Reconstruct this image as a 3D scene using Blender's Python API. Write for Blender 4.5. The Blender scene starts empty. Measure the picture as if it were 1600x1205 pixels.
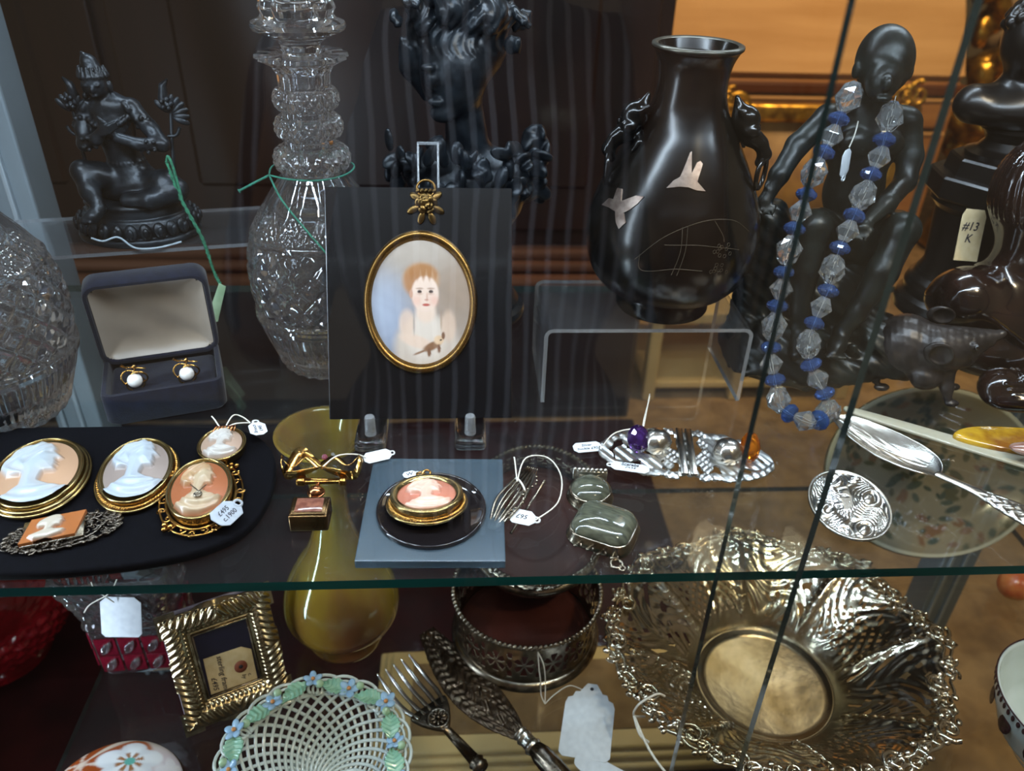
import bpy, bmesh, math, random
import numpy as np
from mathutils import Matrix, Vector, Euler
PI = math.pi
sc = bpy.context.scene
C = sc.collection
rng = np.random.default_rng(7)
random.seed(7)

# ------------------------------------------------------------------ camera
# World: x runs along the shelf, y into the cabinet, z up. Upper glass shelf: top at z = 0, front edge at y = 0.
cd = bpy.data.cameras.new('camera')
cam = bpy.data.objects.new('camera', cd); C.objects.link(cam)
cam.matrix_world = Matrix(((0.99788743, 0.00662029, -0.06462862, 0.0),
                           (-0.05797775, 0.53960264, -0.83992117, -0.288),
                           (0.02931325, 0.8418938, 0.53884652, 0.300),
                           (0, 0, 0, 1)))
cd.sensor_width = 36.0; cd.lens = 28.125; cd.clip_start = 0.01; cd.clip_end = 50
cd.dof.use_dof = True; cd.dof.focus_distance = 0.47; cd.dof.aperture_fstop = 8.5
sc.camera = cam

# ------------------------------------------------------------------ world, lights, exposure
sc.view_settings.view_transform = 'Standard'
sc.view_settings.look = 'None'
sc.view_settings.exposure = 0.0
sc.view_settings.gamma = 1.0
sc.view_settings.use_curve_mapping = False
sc.cycles.use_denoising = True
sc.cycles.max_bounces = 14
sc.cycles.transmission_bounces = 12
sc.cycles.glossy_bounces = 8
sc.cycles.transparent_max_bounces = 40
sc.cycles.sample_clamp_indirect = 6.0
w = bpy.data.worlds.new('shop_ambient'); sc.world = w; w.use_nodes = True
w.node_tree.nodes['Background'].inputs[0].default_value = (1.0, 0.77, 0.54, 1)
w.node_tree.nodes['Background'].inputs[1].default_value = 0.155

def area(name, loc, target, sx, sy, power, col):
    l = bpy.data.lights.new(name, 'AREA'); l.shape = 'RECTANGLE'; l.size = sx; l.size_y = sy
    l.energy = power; l.color = col
    o = bpy.data.objects.new(name, l); C.objects.link(o); o.location = loc
    o.rotation_euler = (Vector(target) - Vector(loc)).to_track_quat('-Z', 'Y').to_euler()
    return o
def spot(name, loc, target, power, col, size=0.05, ang=70, blend=0.6):
    l = bpy.data.lights.new(name, 'SPOT'); l.energy = power; l.color = col
    l.shadow_soft_size = size; l.spot_size = math.radians(ang); l.spot_blend = blend
    o = bpy.data.objects.new(name, l); C.objects.link(o); o.location = loc
    o.rotation_euler = (Vector(target) - Vector(loc)).to_track_quat('-Z', 'Y').to_euler()
    return o
COOL = (0.70, 0.84, 1.0); WARM = (1.0, 0.72, 0.40)
# cool LED strip under the front rail of the cabinet, and two added strips
area('led_and_added_strip', (0.05, -0.005, 0.425), (0.05, 0.13, 0.0), 0.80, 0.012, 3.9, COOL)
spot('led_spot_lamp', (-0.14, 0.00, 0.42), (-0.16, 0.10, 0.0), 0.5, COOL, 0.012, 95, 0.8)
spot('led_spot_lamp', (0.26, 0.00, 0.42), (0.24, 0.09, 0.0), 1.2, COOL, 0.012, 95, 0.8)
area('led_and_added_strip', (0.107, 0.330, 0.415), (0.107, 0.16, 0.0), 0.80, 0.012, 2.6, COOL)  # added strip, unseen: brightens the silver and crystal from behind
area('led_and_added_strip', (-0.375, -0.005, -0.02), (-0.12, 0.16, -0.06), 0.014, 0.80, 2.6, COOL)  # unseen upright strip, added so the crystal gets light from the left
# warm ceiling spots of the shop, and two added lamps
spot('ceiling_and_added_spot', (0.95, 0.55, 1.5), (0.85, 1.45, 0.0), 115, WARM, 0.06, 55, 0.7)
area('added_reflection_panel', (1.00, 1.32, 1.50), (0.95, 1.30, 0.0), 0.80, 0.40, 1.9, (1.0, 0.80, 0.52))  # added panel out of view, so the basket's well mirrors warm light
spot('ceiling_and_added_spot', (0.75, 0.75, 1.5), (0.55, 0.75, -0.5), 75, WARM, 0.05, 50, 0.7)
spot('ceiling_and_added_spot', (0.55, -0.75, 1.35), (0.26, 0.12, -0.2), 55, (1.0, 0.78, 0.50), 0.05, 40, 0.7)
spot('ceiling_and_added_spot', (-0.55, -0.35, 1.55), (-0.02, -0.62, -0.3), 30, (0.85, 0.90, 1.0), 0.08, 50, 0.8)  # unseen cool spot added to light the shirt mirrored in the doors

# ------------------------------------------------------------------ raw geometry
class G:
    """verts and faces collected into ONE mesh"""
    def __init__(s): s.V = []; s.F = []; s.n = 0; s.c = []
    def add(s, V, F, col=None):
        V = np.asarray(V, float); s.V.append(V)
        n = s.n
        if isinstance(F, np.ndarray): s.F.extend((F + n).tolist())
        else: s.F.extend([[i + n for i in f] for f in F])
        s.n += len(V)
        if col is not None: s.c.append(np.broadcast_to(np.asarray(col, float), (len(V), 3)))
        return s
    def put(s, VF, loc=(0, 0, 0), rot=(0, 0, 0), scl=1.0):
        V, F = VF
        R = np.array(Euler(rot).to_matrix())
        return s.add((np.asarray(V, float) * scl) @ R.T + np.asarray(loc, float), F)
    def mesh(s, name='m', smooth=True, angle=None):
        return mk((np.vstack(s.V), s.F), name, smooth, angle, np.vstack(s.c) if s.c else None)
def mk(VF, name='m', smooth=True, angle=None, col=None):
    V, F = VF
    me = bpy.data.meshes.new(name)
    me.from_pydata(np.asarray(V, float).tolist(), [], F.tolist() if isinstance(F, np.ndarray) else F)
    me.update()
    if smooth:
        me.polygons.foreach_set('use_smooth', np.ones(len(me.polygons), bool))
        if angle is not None: me.set_sharp_from_angle(angle=math.radians(angle))
    if col is not None:
        a = me.color_attributes.new('Col', 'FLOAT_COLOR', 'POINT')
        c4 = np.ones((len(V), 4)); c4[:, :3] = col
        a.data.foreach_set('color', c4.ravel())
    return me
def gridF(nu, nv, cu=False, cv=False, mask=None):
    """quads over a nu x nv vertex grid (index u*nv+v)"""
    iu = np.arange(nu if cu else nu - 1); iv = np.arange(nv if cv else nv - 1)
    A, B = np.meshgrid(iu, iv, indexing='ij'); A2 = (A + 1) % nu; B2 = (B + 1) % nv
    Q = np.stack([A * nv + B, A2 * nv + B, A2 * nv + B2, A * nv + B2], -1)
    if mask is not None: Q = Q[mask]
    return Q.reshape(-1, 4)
def lathe(prof, n=48, rfun=None, cap=True):
    """prof: [(r,z)...]; rfun(theta, row, R, Z)->R ; axis z; outward when going up"""
    P = np.array(prof, float); t = np.arange(n) * 2 * PI / n
    T, _ = np.meshgrid(t, P[:, 0], indexing='ij')
    Rr = np.broadcast_to(P[:, 0], T.shape).copy(); Z = np.broadcast_to(P[:, 1], T.shape).copy()
    if rfun is not None:
        o = rfun(T, Rr, Z)
        if isinstance(o, tuple): Rr, Z = o
        else: Rr = o
    V = np.stack([Rr * np.cos(T), Rr * np.sin(T), Z], -1).reshape(-1, 3)
    F = gridF(n, len(P), cu=True).tolist()
    if cap:
        m = len(P)
        if P[0, 0] > 1e-6: F.append([i * m for i in range(n)][::-1])
        if P[-1, 0] > 1e-6: F.append([i * m + m - 1 for i in range(n)])
    return V, F
def dens(prof, step):
    """resample a profile at about the given step"""
    P = np.array(prof, float); out = [P[0]]
    for a, b in zip(P[:-1], P[1:]):
        k = max(1, int(math.ceil(np.linalg.norm(b - a) / step)))
        for i in range(1, k + 1): out.append(a + (b - a) * i / k)
    return np.array(out)
def smoothc(pts, k=6, closed=False):
    """Catmull-Rom through points"""
    P = np.array(pts, float); n = len(P); out = []
    rg = range(n) if closed else range(n - 1)
    for i in rg:
        g = lambda j: P[j % n] if closed else P[min(max(j, 0), n - 1)]
        a, b, c, d = g(i - 1), g(i), g(i + 1), g(i + 2)
        for q in range(k):
            t = q / k
            out.append(0.5 * (2 * b + (c - a) * t + (2 * a - 5 * b + 4 * c - d) * t * t + (3 * b - a - 3 * c + d) * t ** 3))
    if not closed: out.append(P[-1])
    return np.array(out)
def tube(pts, r, n=8, closed=False, flat=1.0, rad=None):
    """swept tube; r number or list; flat squashes along the local binormal"""
    P = np.array(pts, float); m = len(P)
    r = np.broadcast_to(np.asarray(r, float), (m,))
    T = np.zeros_like(P)
    if closed: T = np.roll(P, -1, 0) - np.roll(P, 1, 0)
    else: T[1:-1] = P[2:] - P[:-2]; T[0] = P[1] - P[0]; T[-1] = P[-1] - P[-2]
    T /= np.linalg.norm(T, axis=1)[:, None] + 1e-12
    up = np.array([0, 0, 1.0]) if abs(T[0][2]) < 0.9 else np.array([1.0, 0, 0])
    N = np.zeros_like(P); N[0] = up - T[0] * up.dot(T[0]); N[0] /= np.linalg.norm(N[0])
    for i in range(1, m):
        v = N[i - 1] - T[i] * N[i - 1].dot(T[i]); N[i] = v / (np.linalg.norm(v) + 1e-12)
    B = np.cross(T, N); t = np.arange(n) * 2 * PI / n
    V = P[:, None] + r[:, None, None] * (np.cos(t)[None, :, None] * N[:, None] * flat + np.sin(t)[None, :, None] * B[:, None])
    V = V.reshape(-1, 3); F = gridF(m, n, cu=closed, cv=True)[:, ::-1].tolist()
    if not closed:
        F.append(list(range(n))); F.append([(m - 1) * n + i for i in range(n)][::-1])
    return V, F
def ball(r=(1, 1, 1), nu=16, nv=10):
    r = (r, r, r) if np.isscalar(r) else r
    pr = [(math.sin(PI * i / nv) if 0 < i < nv else 0.0, -math.cos(PI * i / nv)) for i in range(nv + 1)]
    pr[0] = (1e-4, -1); pr[-1] = (1e-4, 1)
    V, F = lathe(pr, nu)
    return V * np.array(r), F
def boxm(sx, sy, sz, b=0.0, seg=2, c=(0, 0, 0)):
    """box centred on c, with bevel b -> (V,F)"""
    bm = bmesh.new(); bmesh.ops.create_cube(bm, size=1.0)
    for v in bm.verts: v.co = Vector((v.co.x * sx, v.co.y * sy, v.co.z * sz))
    if b > 0: bmesh.ops.bevel(bm, geom=bm.edges[:] + bm.verts[:], offset=b, segments=seg, affect='EDGES', profile=0.5)
    bm.verts.index_update()
    V = np.array([v.co[:] for v in bm.verts]) + np.array(c); F = [[v.index for v in f.verts] for f in bm.faces]
    bm.free(); return V, F
def prism(out, h, bev=0.0, seg=2, holes=()):
    """extruded outline (xy), z from 0 to h"""
    bm = bmesh.new()
    vs = [bm.verts.new((p[0], p[1], 0)) for p in out]
    f = bm.faces.new(vs)
    if f.normal.z > 0 or True:
        bm.normal_update()
        if f.normal.z < 0: f.normal_flip()
    r = bmesh.ops.extrude_face_region(bm, geom=[f])
    tv = [e for e in r['geom'] if isinstance(e, bmesh.types.BMVert)]
    bmesh.ops.translate(bm, verts=tv, vec=(0, 0, h))
    bmesh.ops.recalc_face_normals(bm, faces=bm.faces[:])
    if bev > 0:
        ed = [e for e in bm.edges if abs(e.verts[0].co.z - e.verts[1].co.z) < 1e-9]
        bmesh.ops.bevel(bm, geom=ed, offset=bev, segments=seg, affect='EDGES', profile=0.5)
    bmesh.ops.triangulate(bm, faces=[f for f in bm.faces if len(f.verts) > 4])
    bm.verts.index_update()
    V = np.array([v.co[:] for v in bm.verts]); F = [[v.index for v in f.verts] for f in bm.faces]
    bm.free(); return V, F
def sheet(nu, nv, fun, mask=None, th=0.0, cu=False, cv=False, col=None):
    """fun(U,V in 0..1)->(X,Y,Z); mask(U,V at cell centres)->bool; th = thickness along the normal (down)"""
    u = np.arange(nu) / (nu if cu else nu - 1); v = np.arange(nv) / (nv if cv else nv - 1)
    U, W = np.meshgrid(u, v, indexing='ij'); X, Y, Z = fun(U, W)
    P = np.stack([X, Y, Z], -1)
    M = None
    if mask is not None:
        du = u[1] - u[0]; dv = v[1] - v[0]
        M = mask(U[:nu if cu else nu - 1, :nv if cv else nv - 1] + du / 2, W[:nu if cu else nu - 1, :nv if cv else nv - 1] + dv / 2)
    F = gridF(nu, nv, cu, cv, M); V = P.reshape(-1, 3)
    cc = col(U, W, P).reshape(-1, 3) if col is not None else None
    if th:
        a = np.roll(P, -1, 0) - np.roll(P, 1, 0); b = np.roll(P, -1, 1) - np.roll(P, 1, 1)
        if not cu: a[0] = P[1] - P[0]; a[-1] = P[-1] - P[-2]
        if not cv: b[:, 0] = P[:, 1] - P[:, 0]; b[:, -1] = P[:, -1] - P[:, -2]
        N = np.cross(a, b); N /= np.linalg.norm(N, axis=-1)[..., None] + 1e-12
        n0 = len(V); V = np.vstack([V, (P - N * th).reshape(-1, 3)])
        E = np.vstack([F[:, [i, (i + 1) % 4]] for i in range(4)])
        key = E.min(1) * n0 + E.max(1); uq, inv, cnt = np.unique(key, return_inverse=True, return_counts=True)
        B = E[cnt[inv] == 1]
        F = np.vstack([F, F[:, ::-1] + n0, np.stack([B[:, 0], B[:, 0] + n0, B[:, 1] + n0, B[:, 1]], 1)[:, ::-1][:, [3, 0, 1, 2]][:, ::-1]])
        if cc is not None: cc = np.vstack([cc, cc])
    used = np.unique(F); mp = -np.ones(len(V), int); mp[used] = np.arange(len(used))
    V = V[used]; F = mp[F]
    return (V, F) if cc is None else (V, F, cc[used])

# ------------------------------------------------------------------ sculpting: blended distance fields -> surface nets
class Sculpt:
    def __init__(s, lo, hi, h):
        s.h = h; s.o = np.array(lo, float); n = np.ceil((np.array(hi) - s.o) / h).astype(int) + 1
        s.F = np.full(n, 1.0); s.n = n
        s.ax = [s.o[i] + h * np.arange(n[i]) for i in range(3)]
    def _sub(s, lo, hi):
        a = np.clip(np.floor((np.array(lo) - s.o) / s.h).astype(int), 0, s.n); b = np.clip(np.ceil((np.array(hi) - s.o) / s.h).astype(int) + 1, 0, s.n)
        sl = tuple(slice(i, j) for i, j in zip(a, b))
        return sl, np.meshgrid(*[s.ax[i][sl[i]] for i in range(3)], indexing='ij')
    def _mix(s, sl, d, k, sub=False):
        F = s.F[sl]
        if sub: F = -F
        if k <= 0: r = np.minimum(F, d)
        else:
            t = np.clip(0.5 + 0.5 * (F - d) / k, 0, 1); r = F + (d - F) * t - k * t * (1 - t)
        s.F[sl] = -r if sub else r
    def cap(s, a, b, ra, rb=None, k=0.003):
        rb = ra if rb is None else rb; a = np.array(a, float); b = np.array(b, float); m = max(ra, rb) + 2 * k + 2 * s.h
        sl, (X, Y, Z) = s._sub(np.minimum(a, b) - m, np.maximum(a, b) + m)
        if 0 in X.shape: return s
        ab = b - a; t = np.clip(((X - a[0]) * ab[0] + (Y - a[1]) * ab[1] + (Z - a[2]) * ab[2]) / (ab.dot(ab) + 1e-12), 0, 1)
        d = np.sqrt((X - a[0] - ab[0] * t) ** 2 + (Y - a[1] - ab[1] * t) ** 2 + (Z - a[2] - ab[2] * t) ** 2) - (ra + (rb - ra) * t)
        s._mix(sl, d, k); return s
    def chain(s, pts, rs, k=0.003):
        for i in range(len(pts) - 1):
            s.cap(pts[i], pts[i + 1], rs[i] if not np.isscalar(rs) else rs, rs[i + 1] if not np.isscalar(rs) else rs, k)
        return s
    def ell(s, c, r, k=0.003, rot=(0, 0, 0), sub=False):
        c = np.array(c, float); r = np.array((r, r, r) if np.isscalar(r) else r, float); m = r.max() + 2 * k + 2 * s.h
        sl, (X, Y, Z) = s._sub(c - m, c + m)
        if 0 in X.shape: return s
        R = np.array(Euler(rot).to_matrix()).T
        P = np.stack([X - c[0], Y - c[1], Z - c[2]], -1) @ R.T
        k0 = np.linalg.norm(P / r, axis=-1); k1 = np.linalg.norm(P / (r * r), axis=-1) + 1e-9
        d = k0 * (k0 - 1) / k1; d = np.where(k0 < 1e-6, -r.min(), d)
        s._mix(sl, d, k, sub); return s
    def box(s, c, hs, rd=0.001, k=0.0, rot=(0, 0, 0), sub=False):
        c = np.array(c, float); hs = np.array(hs, float); m = np.linalg.norm(hs) + 2 * k + 2 * s.h
        sl, (X, Y, Z) = s._sub(c - m, c + m)
        if 0 in X.shape: return s
        R = np.array(Euler(rot).to_matrix()).T
        P = np.abs(np.stack([X - c[0], Y - c[1], Z - c[2]], -1) @ R.T) - (hs - rd)
        d = np.linalg.norm(np.maximum(P, 0), axis=-1) + np.minimum(P.max(-1), 0) - rd
        s._mix(sl, d, k, sub); return s
    def disp(s, fun, lo, hi):
        sl, (X, Y, Z) = s._sub(lo, hi); s.F[sl] += fun(X, Y, Z); return s
    def VF(s):
        F = s.F; F[0] = F[-1] = 1; F[:, 0] = F[:, -1] = 1; F[:, :, 0] = F[:, :, -1] = 1
        S = F < 0; nx, ny, nz = F.shape; cn = (nx - 1, ny - 1, nz - 1)
        cnt = np.zeros(cn, np.int8); sm = np.zeros(cn + (3,), np.float32)
        def acc(ax):
            o = [a for a in range(3) if a != ax]
            i0 = [slice(None)] * 3; i1 = [slice(None)] * 3; i0[ax] = slice(0, -1); i1[ax] = slice(1, None)
            a, b = F[tuple(i0)], F[tuple(i1)]; m = S[tuple(i0)] != S[tuple(i1)]
            t = np.where(m, a / np.where(m, a - b, 1), 0)
            for d1 in (0, 1):
                for d2 in (0, 1):
                    q = [slice(None)] * 3; q[o[0]] = slice(d1, F.shape[o[0]] - 1 + d1); q[o[1]] = slice(d2, F.shape[o[1]] - 1 + d2)
                    mm = m[tuple(q)]; cnt[...] += mm; sm[..., ax] += t[tuple(q)]; sm[..., o[0]] += mm * d1; sm[..., o[1]] += mm * d2
            return m
        ms = [acc(0), acc(1), acc(2)]
        act = cnt > 0; idx = -np.ones(cn, np.int64); ijk = np.argwhere(act); idx[act] = np.arange(len(ijk))
        V = s.o + s.h * (ijk + sm[act] / cnt[act][:, None])
        Fs = []
        for ax in range(3):
            o1, o2 = (ax + 1) % 3, (ax + 2) % 3
            E = np.argwhere(ms[ax]); E = E[(E[:, o1] > 0) & (E[:, o2] > 0) & (E[:, o1] < cn[o1]) & (E[:, o2] < cn[o2])]
            c = []
            for d1, d2 in ((1, 1), (0, 1), (0, 0), (1, 0)):
                e = E.copy(); e[:, o1] -= d1; e[:, o2] -= d2; c.append(idx[e[:, 0], e[:, 1], e[:, 2]])
            Q = np.stack(c, 1); fl = ~S[E[:, 0], E[:, 1], E[:, 2]]; Q[fl] = Q[fl][:, ::-1]; Fs.append(Q)
        return V, np.vstack(Fs)

# ------------------------------------------------------------------ objects
def tag(o, label=None, cat=None, group=None, kind=None):
    if label: o['label'] = label
    if cat: o['category'] = cat
    if group: o['group'] = group
    if kind: o['kind'] = kind
    return o
def thing(name, label, cat, loc=(0, 0, 0), rz=0.0, group=None, rot=None):
    o = bpy.data.objects.new(name, None); C.objects.link(o); o.empty_display_size = 0.01
    o.location = loc; o.rotation_euler = rot if rot else (0, 0, rz)
    return tag(o, label, cat, group)
def part(name, me, m, parent=None, loc=(0, 0, 0), rot=(0, 0, 0), label=None, smooth=True, angle=None, scale=None):
    if isinstance(me, tuple): me = mk(me, name, smooth, angle)
    elif isinstance(me, G): me = me.mesh(name, smooth, angle)
    ms = m if isinstance(m, (list, tuple)) else [m]
    if not me.materials:
        for q in ms: me.materials.append(q)
    o = bpy.data.objects.new(name, me); C.objects.link(o); o.parent = parent; o.location = loc; o.rotation_euler = rot
    if scale is not None: o.scale = scale if not np.isscalar(scale) else (scale,) * 3
    if label: o['label'] = label
    return o
def text(s, size, m, parent, loc, rot, name='writing', bold=0.0, shear=0.25, align='CENTER'):
    c = bpy.data.curves.new(name, 'FONT'); c.body = s; c.size = size; c.align_x = align; c.align_y = 'CENTER'
    c.extrude = 0.00004; c.offset = bold if bold else size * 0.012; c.shear = shear; c.resolution_u = 2
    t = bpy.data.objects.new(name, c); me = bpy.data.meshes.new_from_object(t); bpy.data.objects.remove(t)
    return part(name, me, m, parent, loc, rot)

# ------------------------------------------------------------------ materials
def lin(c):
    if isinstance(c, str): c = [int(c[i:i + 2], 16) / 255 for i in (0, 2, 4)]
    return tuple(x / 12.92 if x <= 0.04045 else ((x + 0.055) / 1.055) ** 2.4 for x in c)
MATS = {}
def mat(name, c1, rough=0.5, metal=0.0, c2=None, nscale=60.0, bump=0.0, bscale=200.0, trans=0.0, ior=1.5, coat=0.0,
        sheen=0.0, stretch=(1, 1, 1), alpha=1.0, rvar=0.0, emis=None, estr=0.0, vcol=False, sss=0.0, thin=None, spec=None, ramp=(0.35, 0.65)):
    if name in MATS: return MATS[name]
    m = bpy.data.materials.new(name); m.use_nodes = True; MATS[name] = m
    nt = m.node_tree; N = nt.nodes; L = nt.links; b = N['Principled BSDF']
    b.inputs['Base Color'].default_value = lin(c1) + (1,)
    b.inputs['Roughness'].default_value = rough; b.inputs['Metallic'].default_value = metal
    b.inputs['Transmission Weight'].default_value = trans; b.inputs['IOR'].default_value = ior
    b.inputs['Coat Weight'].default_value = coat; b.inputs['Coat Roughness'].default_value = 0.05
    b.inputs['Sheen Weight'].default_value = sheen
    if spec is not None: b.inputs['Specular IOR Level'].default_value = spec
    if sss: b.inputs['Subsurface Weight'].default_value = sss; b.inputs['Subsurface Radius'].default_value = (0.004, 0.003, 0.002); b.inputs['Subsurface Scale'].default_value = 1.0
    if thin: b.inputs['Thin Film Thickness'].default_value = thin; b.inputs['Thin Film IOR'].default_value = 1.4
    if emis: b.inputs['Emission Color'].default_value = lin(emis) + (1,); b.inputs['Emission Strength'].default_value = estr
    tc = N.new('ShaderNodeTexCoord'); mp = N.new('ShaderNodeMapping'); L.new(tc.outputs['Object'], mp.inputs[0]); mp.inputs['Scale'].default_value = stretch
    if c2 is not None:
        nz = N.new('ShaderNodeTexNoise'); nz.inputs['Scale'].default_value = nscale; nz.inputs['Detail'].default_value = 6
        cr = N.new('ShaderNodeValToRGB'); cr.color_ramp.elements[0].color = lin(c1) + (1,); cr.color_ramp.elements[1].color = lin(c2) + (1,)
        cr.color_ramp.elements[0].position, cr.color_ramp.elements[1].position = ramp
        L.new(mp.outputs[0], nz.inputs['Vector']); L.new(nz.outputs['Fac'], cr.inputs[0]); L.new(cr.outputs[0], b.inputs['Base Color'])
        if rvar:
            mr = N.new('ShaderNodeMapRange'); mr.inputs['To Min'].default_value = rough - rvar; mr.inputs['To Max'].default_value = rough + rvar
            L.new(nz.outputs['Fac'], mr.inputs[0]); L.new(mr.outputs[0], b.inputs['Roughness'])
    if vcol:
        at = N.new('ShaderNodeAttribute'); at.attribute_name = 'Col'; L.new(at.outputs['Color'], b.inputs['Base Color'])
    if bump:
        n2 = N.new('ShaderNodeTexNoise'); n2.inputs['Scale'].default_value = bscale; n2.inputs['Detail'].default_value = 4
        bp = N.new('ShaderNodeBump'); bp.inputs['Strength'].default_value = bump; bp.inputs['Distance'].default_value = 0.001
        L.new(mp.outputs[0], n2.inputs['Vector']); L.new(n2.outputs['Fac'], bp.inputs['Height']); L.new(bp.outputs[0], b.inputs['Normal'])
    return m
def pane(name, tint=(0.97, 0.985, 0.98), ior=1.5, rough=0.0, dust=0.0):
    """thin clear sheet: see-through with a Fresnel reflection on each face"""
    if name in MATS: return MATS[name]
    m = bpy.data.materials.new(name); m.use_nodes = True; MATS[name] = m
    nt = m.node_tree; N = nt.nodes; L = nt.links; N.clear()
    out = N.new('ShaderNodeOutputMaterial'); tr = N.new('ShaderNodeBsdfTransparent'); tr.inputs[0].default_value = tint + (1,)
    gl = N.new('ShaderNodeBsdfGlossy'); gl.inputs['Roughness'].default_value = rough
    ge = N.new('ShaderNodeNewGeometry'); mr = N.new('ShaderNodeMapRange')
    mr.inputs['To Min'].default_value = ior; mr.inputs['To Max'].default_value = 1 / ior; L.new(ge.outputs['Backfacing'], mr.inputs[0])
    fr = N.new('ShaderNodeFresnel'); L.new(mr.outputs[0], fr.inputs['IOR'])
    mx = N.new('ShaderNodeMixShader'); L.new(fr.outputs[0], mx.inputs[0]); L.new(tr.outputs[0], mx.inputs[1]); L.new(gl.outputs[0], mx.inputs[2])
    last = mx
    if dust:
        df = N.new('ShaderNodeBsdfDiffuse'); df.inputs[0].default_value = (0.8, 0.85, 0.9, 1)
        nz = N.new('ShaderNodeTexNoise'); nz.inputs['Scale'].default_value = 900; nz.inputs['Detail'].default_value = 3
        m2 = N.new('ShaderNodeMapRange'); m2.inputs['From Min'].default_value = 0.5; m2.inputs['From Max'].default_value = 0.8; m2.inputs['To Max'].default_value = dust * 3; m2.inputs['To Min'].default_value = dust * 0.6
        L.new(nz.outputs['Fac'], m2.inputs[0]); m3 = N.new('ShaderNodeMixShader')
        L.new(m2.outputs[0], m3.inputs[0]); L.new(mx.outputs[0], m3.inputs[1]); L.new(df.outputs[0], m3.inputs[2]); last = m3
    L.new(last.outputs[0], out.inputs[0]); return m
def wood(name, c1, c2, rough=0.35, scale=8.0, stretch=(0.6, 6, 6), coat=0.2):
    if name in MATS: return MATS[name]
    return mat(name, c1, rough, 0, c2, scale, bump=0.05, bscale=scale * 4, stretch=stretch, coat=coat)
GLASS = pane('clear_glass_pane', (0.975, 0.99, 0.985), 1.5)
SHELF = pane('shelf_glass_pane', (0.95, 0.975, 0.965), 1.5, dust=0.006)
GEDGE = mat('green_glass_edge', '0d3b3e', 0.12, 0, '17585a', 30, stretch=(0.2, 1, 1), coat=0.5)
DEDGE = mat('dark_glass_edge', '1c2624', 0.15, 0, '2e3d38', 40, stretch=(1, 1, 0.2), coat=0.5)
ACRYL = pane('clear_acrylic', (0.96, 0.965, 0.97), 1.49, dust=0.012)
AEDGE = mat('frosted_acrylic_edge', 'b9bcc0', 0.25, trans=0.75, ior=1.45)
CRYS = mat('cut_crystal', 'f4f7fa', 0.0, trans=0.985, ior=1.52)
GOLD = mat('polished_gold', 'c79c5c', 0.2, 1.0, '9a7238', 120, rvar=0.06)
PGOLD = mat('pale_gold', 'b5a072', 0.24, 1.0, '8f7748', 150, rvar=0.07)
RGOLD = mat('rose_gold', 'c98c62', 0.2, 1.0, 'a9744e', 120, rvar=0.06)
BRASS = mat('aged_brass', '94703c', 0.32, 1.0, '5e4524', 70, rvar=0.1)
GILT = mat('gilt_wood', 'c99a3c', 0.35, 0.9, '6d4a18', 45, rvar=0.1, bump=0.3, bscale=150)
SILVERW = mat('reflection_tinted_silver', 'e0d8c8', 0.18, 1.0, 'b5a585', 25, rvar=0.07, bump=0.25, bscale=60)  # warm tint stands in for golden reflections on the basket
SILVER = mat('bright_silver', 'e2e0da', 0.24, 1.0, 'b9b4a8', 90, rvar=0.06)
OSILV = mat('old_silver', 'b5aa98', 0.24, 1.0, '6c6152', 160, rvar=0.08)
BRONZE = mat('black_bronze', '14171b', 0.34, 0.45, '272d33', 90, rvar=0.1, bump=0.25, bscale=350)
BRONZE2 = mat('verdigris_bronze', '0c0b0a', 0.36, 0.1, '181d1b', 55, rvar=0.1, bump=0.2, bscale=300, spec=0.35)
BRONZE3 = mat('brown_bronze', '1d1a19', 0.36, 0.25, '332e2c', 70, rvar=0.08, bump=0.15, bscale=400)
BLKSTONE = mat('black_slate', '0d0b0a', 0.3, 0, '15110f', 60, rvar=0.05)
BLKWOOD = mat('polished_dark_wood', '120a09', 0.16, 0.0, '22140f', 60, rvar=0.05, coat=0.6, stretch=(1, 1, 0.3))
PAPER = mat('white_card', 'dfe4ea', 0.75, 0, 'd2d7de', 200)
CREAMP = mat('buff_card', 'd8c49a', 0.8, 0, 'cdb68a', 200)
INK = mat('dark_ink', '26242a', 0.6, 0, '33303a', 400)
STRING = mat('white_thread', 'e2ddd2', 0.8, 0, 'cfc9bc', 600)
VELVET = mat('black_velvet', '050508', 0.95, 0, '08080d', 300, spec=0.1, bump=0.2, bscale=1500)
PEARL = mat('white_pearl', 'efece6', 0.15, 0, 'dcd8d4', 30, coat=0.6)
# ------------------------------------------------------------------ the setting
CARPET = mat('tan_carpet', '8a6d48', 0.95, 0, '6e5434', 35, bump=0.6, bscale=900)
CREAMW = mat('cream_wall_paint', 'c9b48e', 0.9, 0, 'bda67e', 4)
DARKFL = mat('brown_shop_floor', '3a2a20', 0.6, 0, '2b1f18', 12)
def struct(name, VF, m, label, **k):
    return tag(part(name, VF, m, **k), label, None, None, 'structure')
struct('floor_1', boxm(4.4, 3.2, 0.06, c=(0.2, 1.52, -0.53)), CARPET, 'tan carpet beneath the cabinet and the furniture behind', smooth=False)
struct('floor_2', boxm(4.4, 2.0, 0.05, c=(0.2, -1.1, -1.275)), DARKFL, 'brown shop floor in front of the cabinet', smooth=False)
struct('wall_back', boxm(4.4, 0.06, 2.4, c=(0.2, 3.1, 0.7)), CREAMW, 'cream painted wall far behind the bureau', smooth=False)

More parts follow.
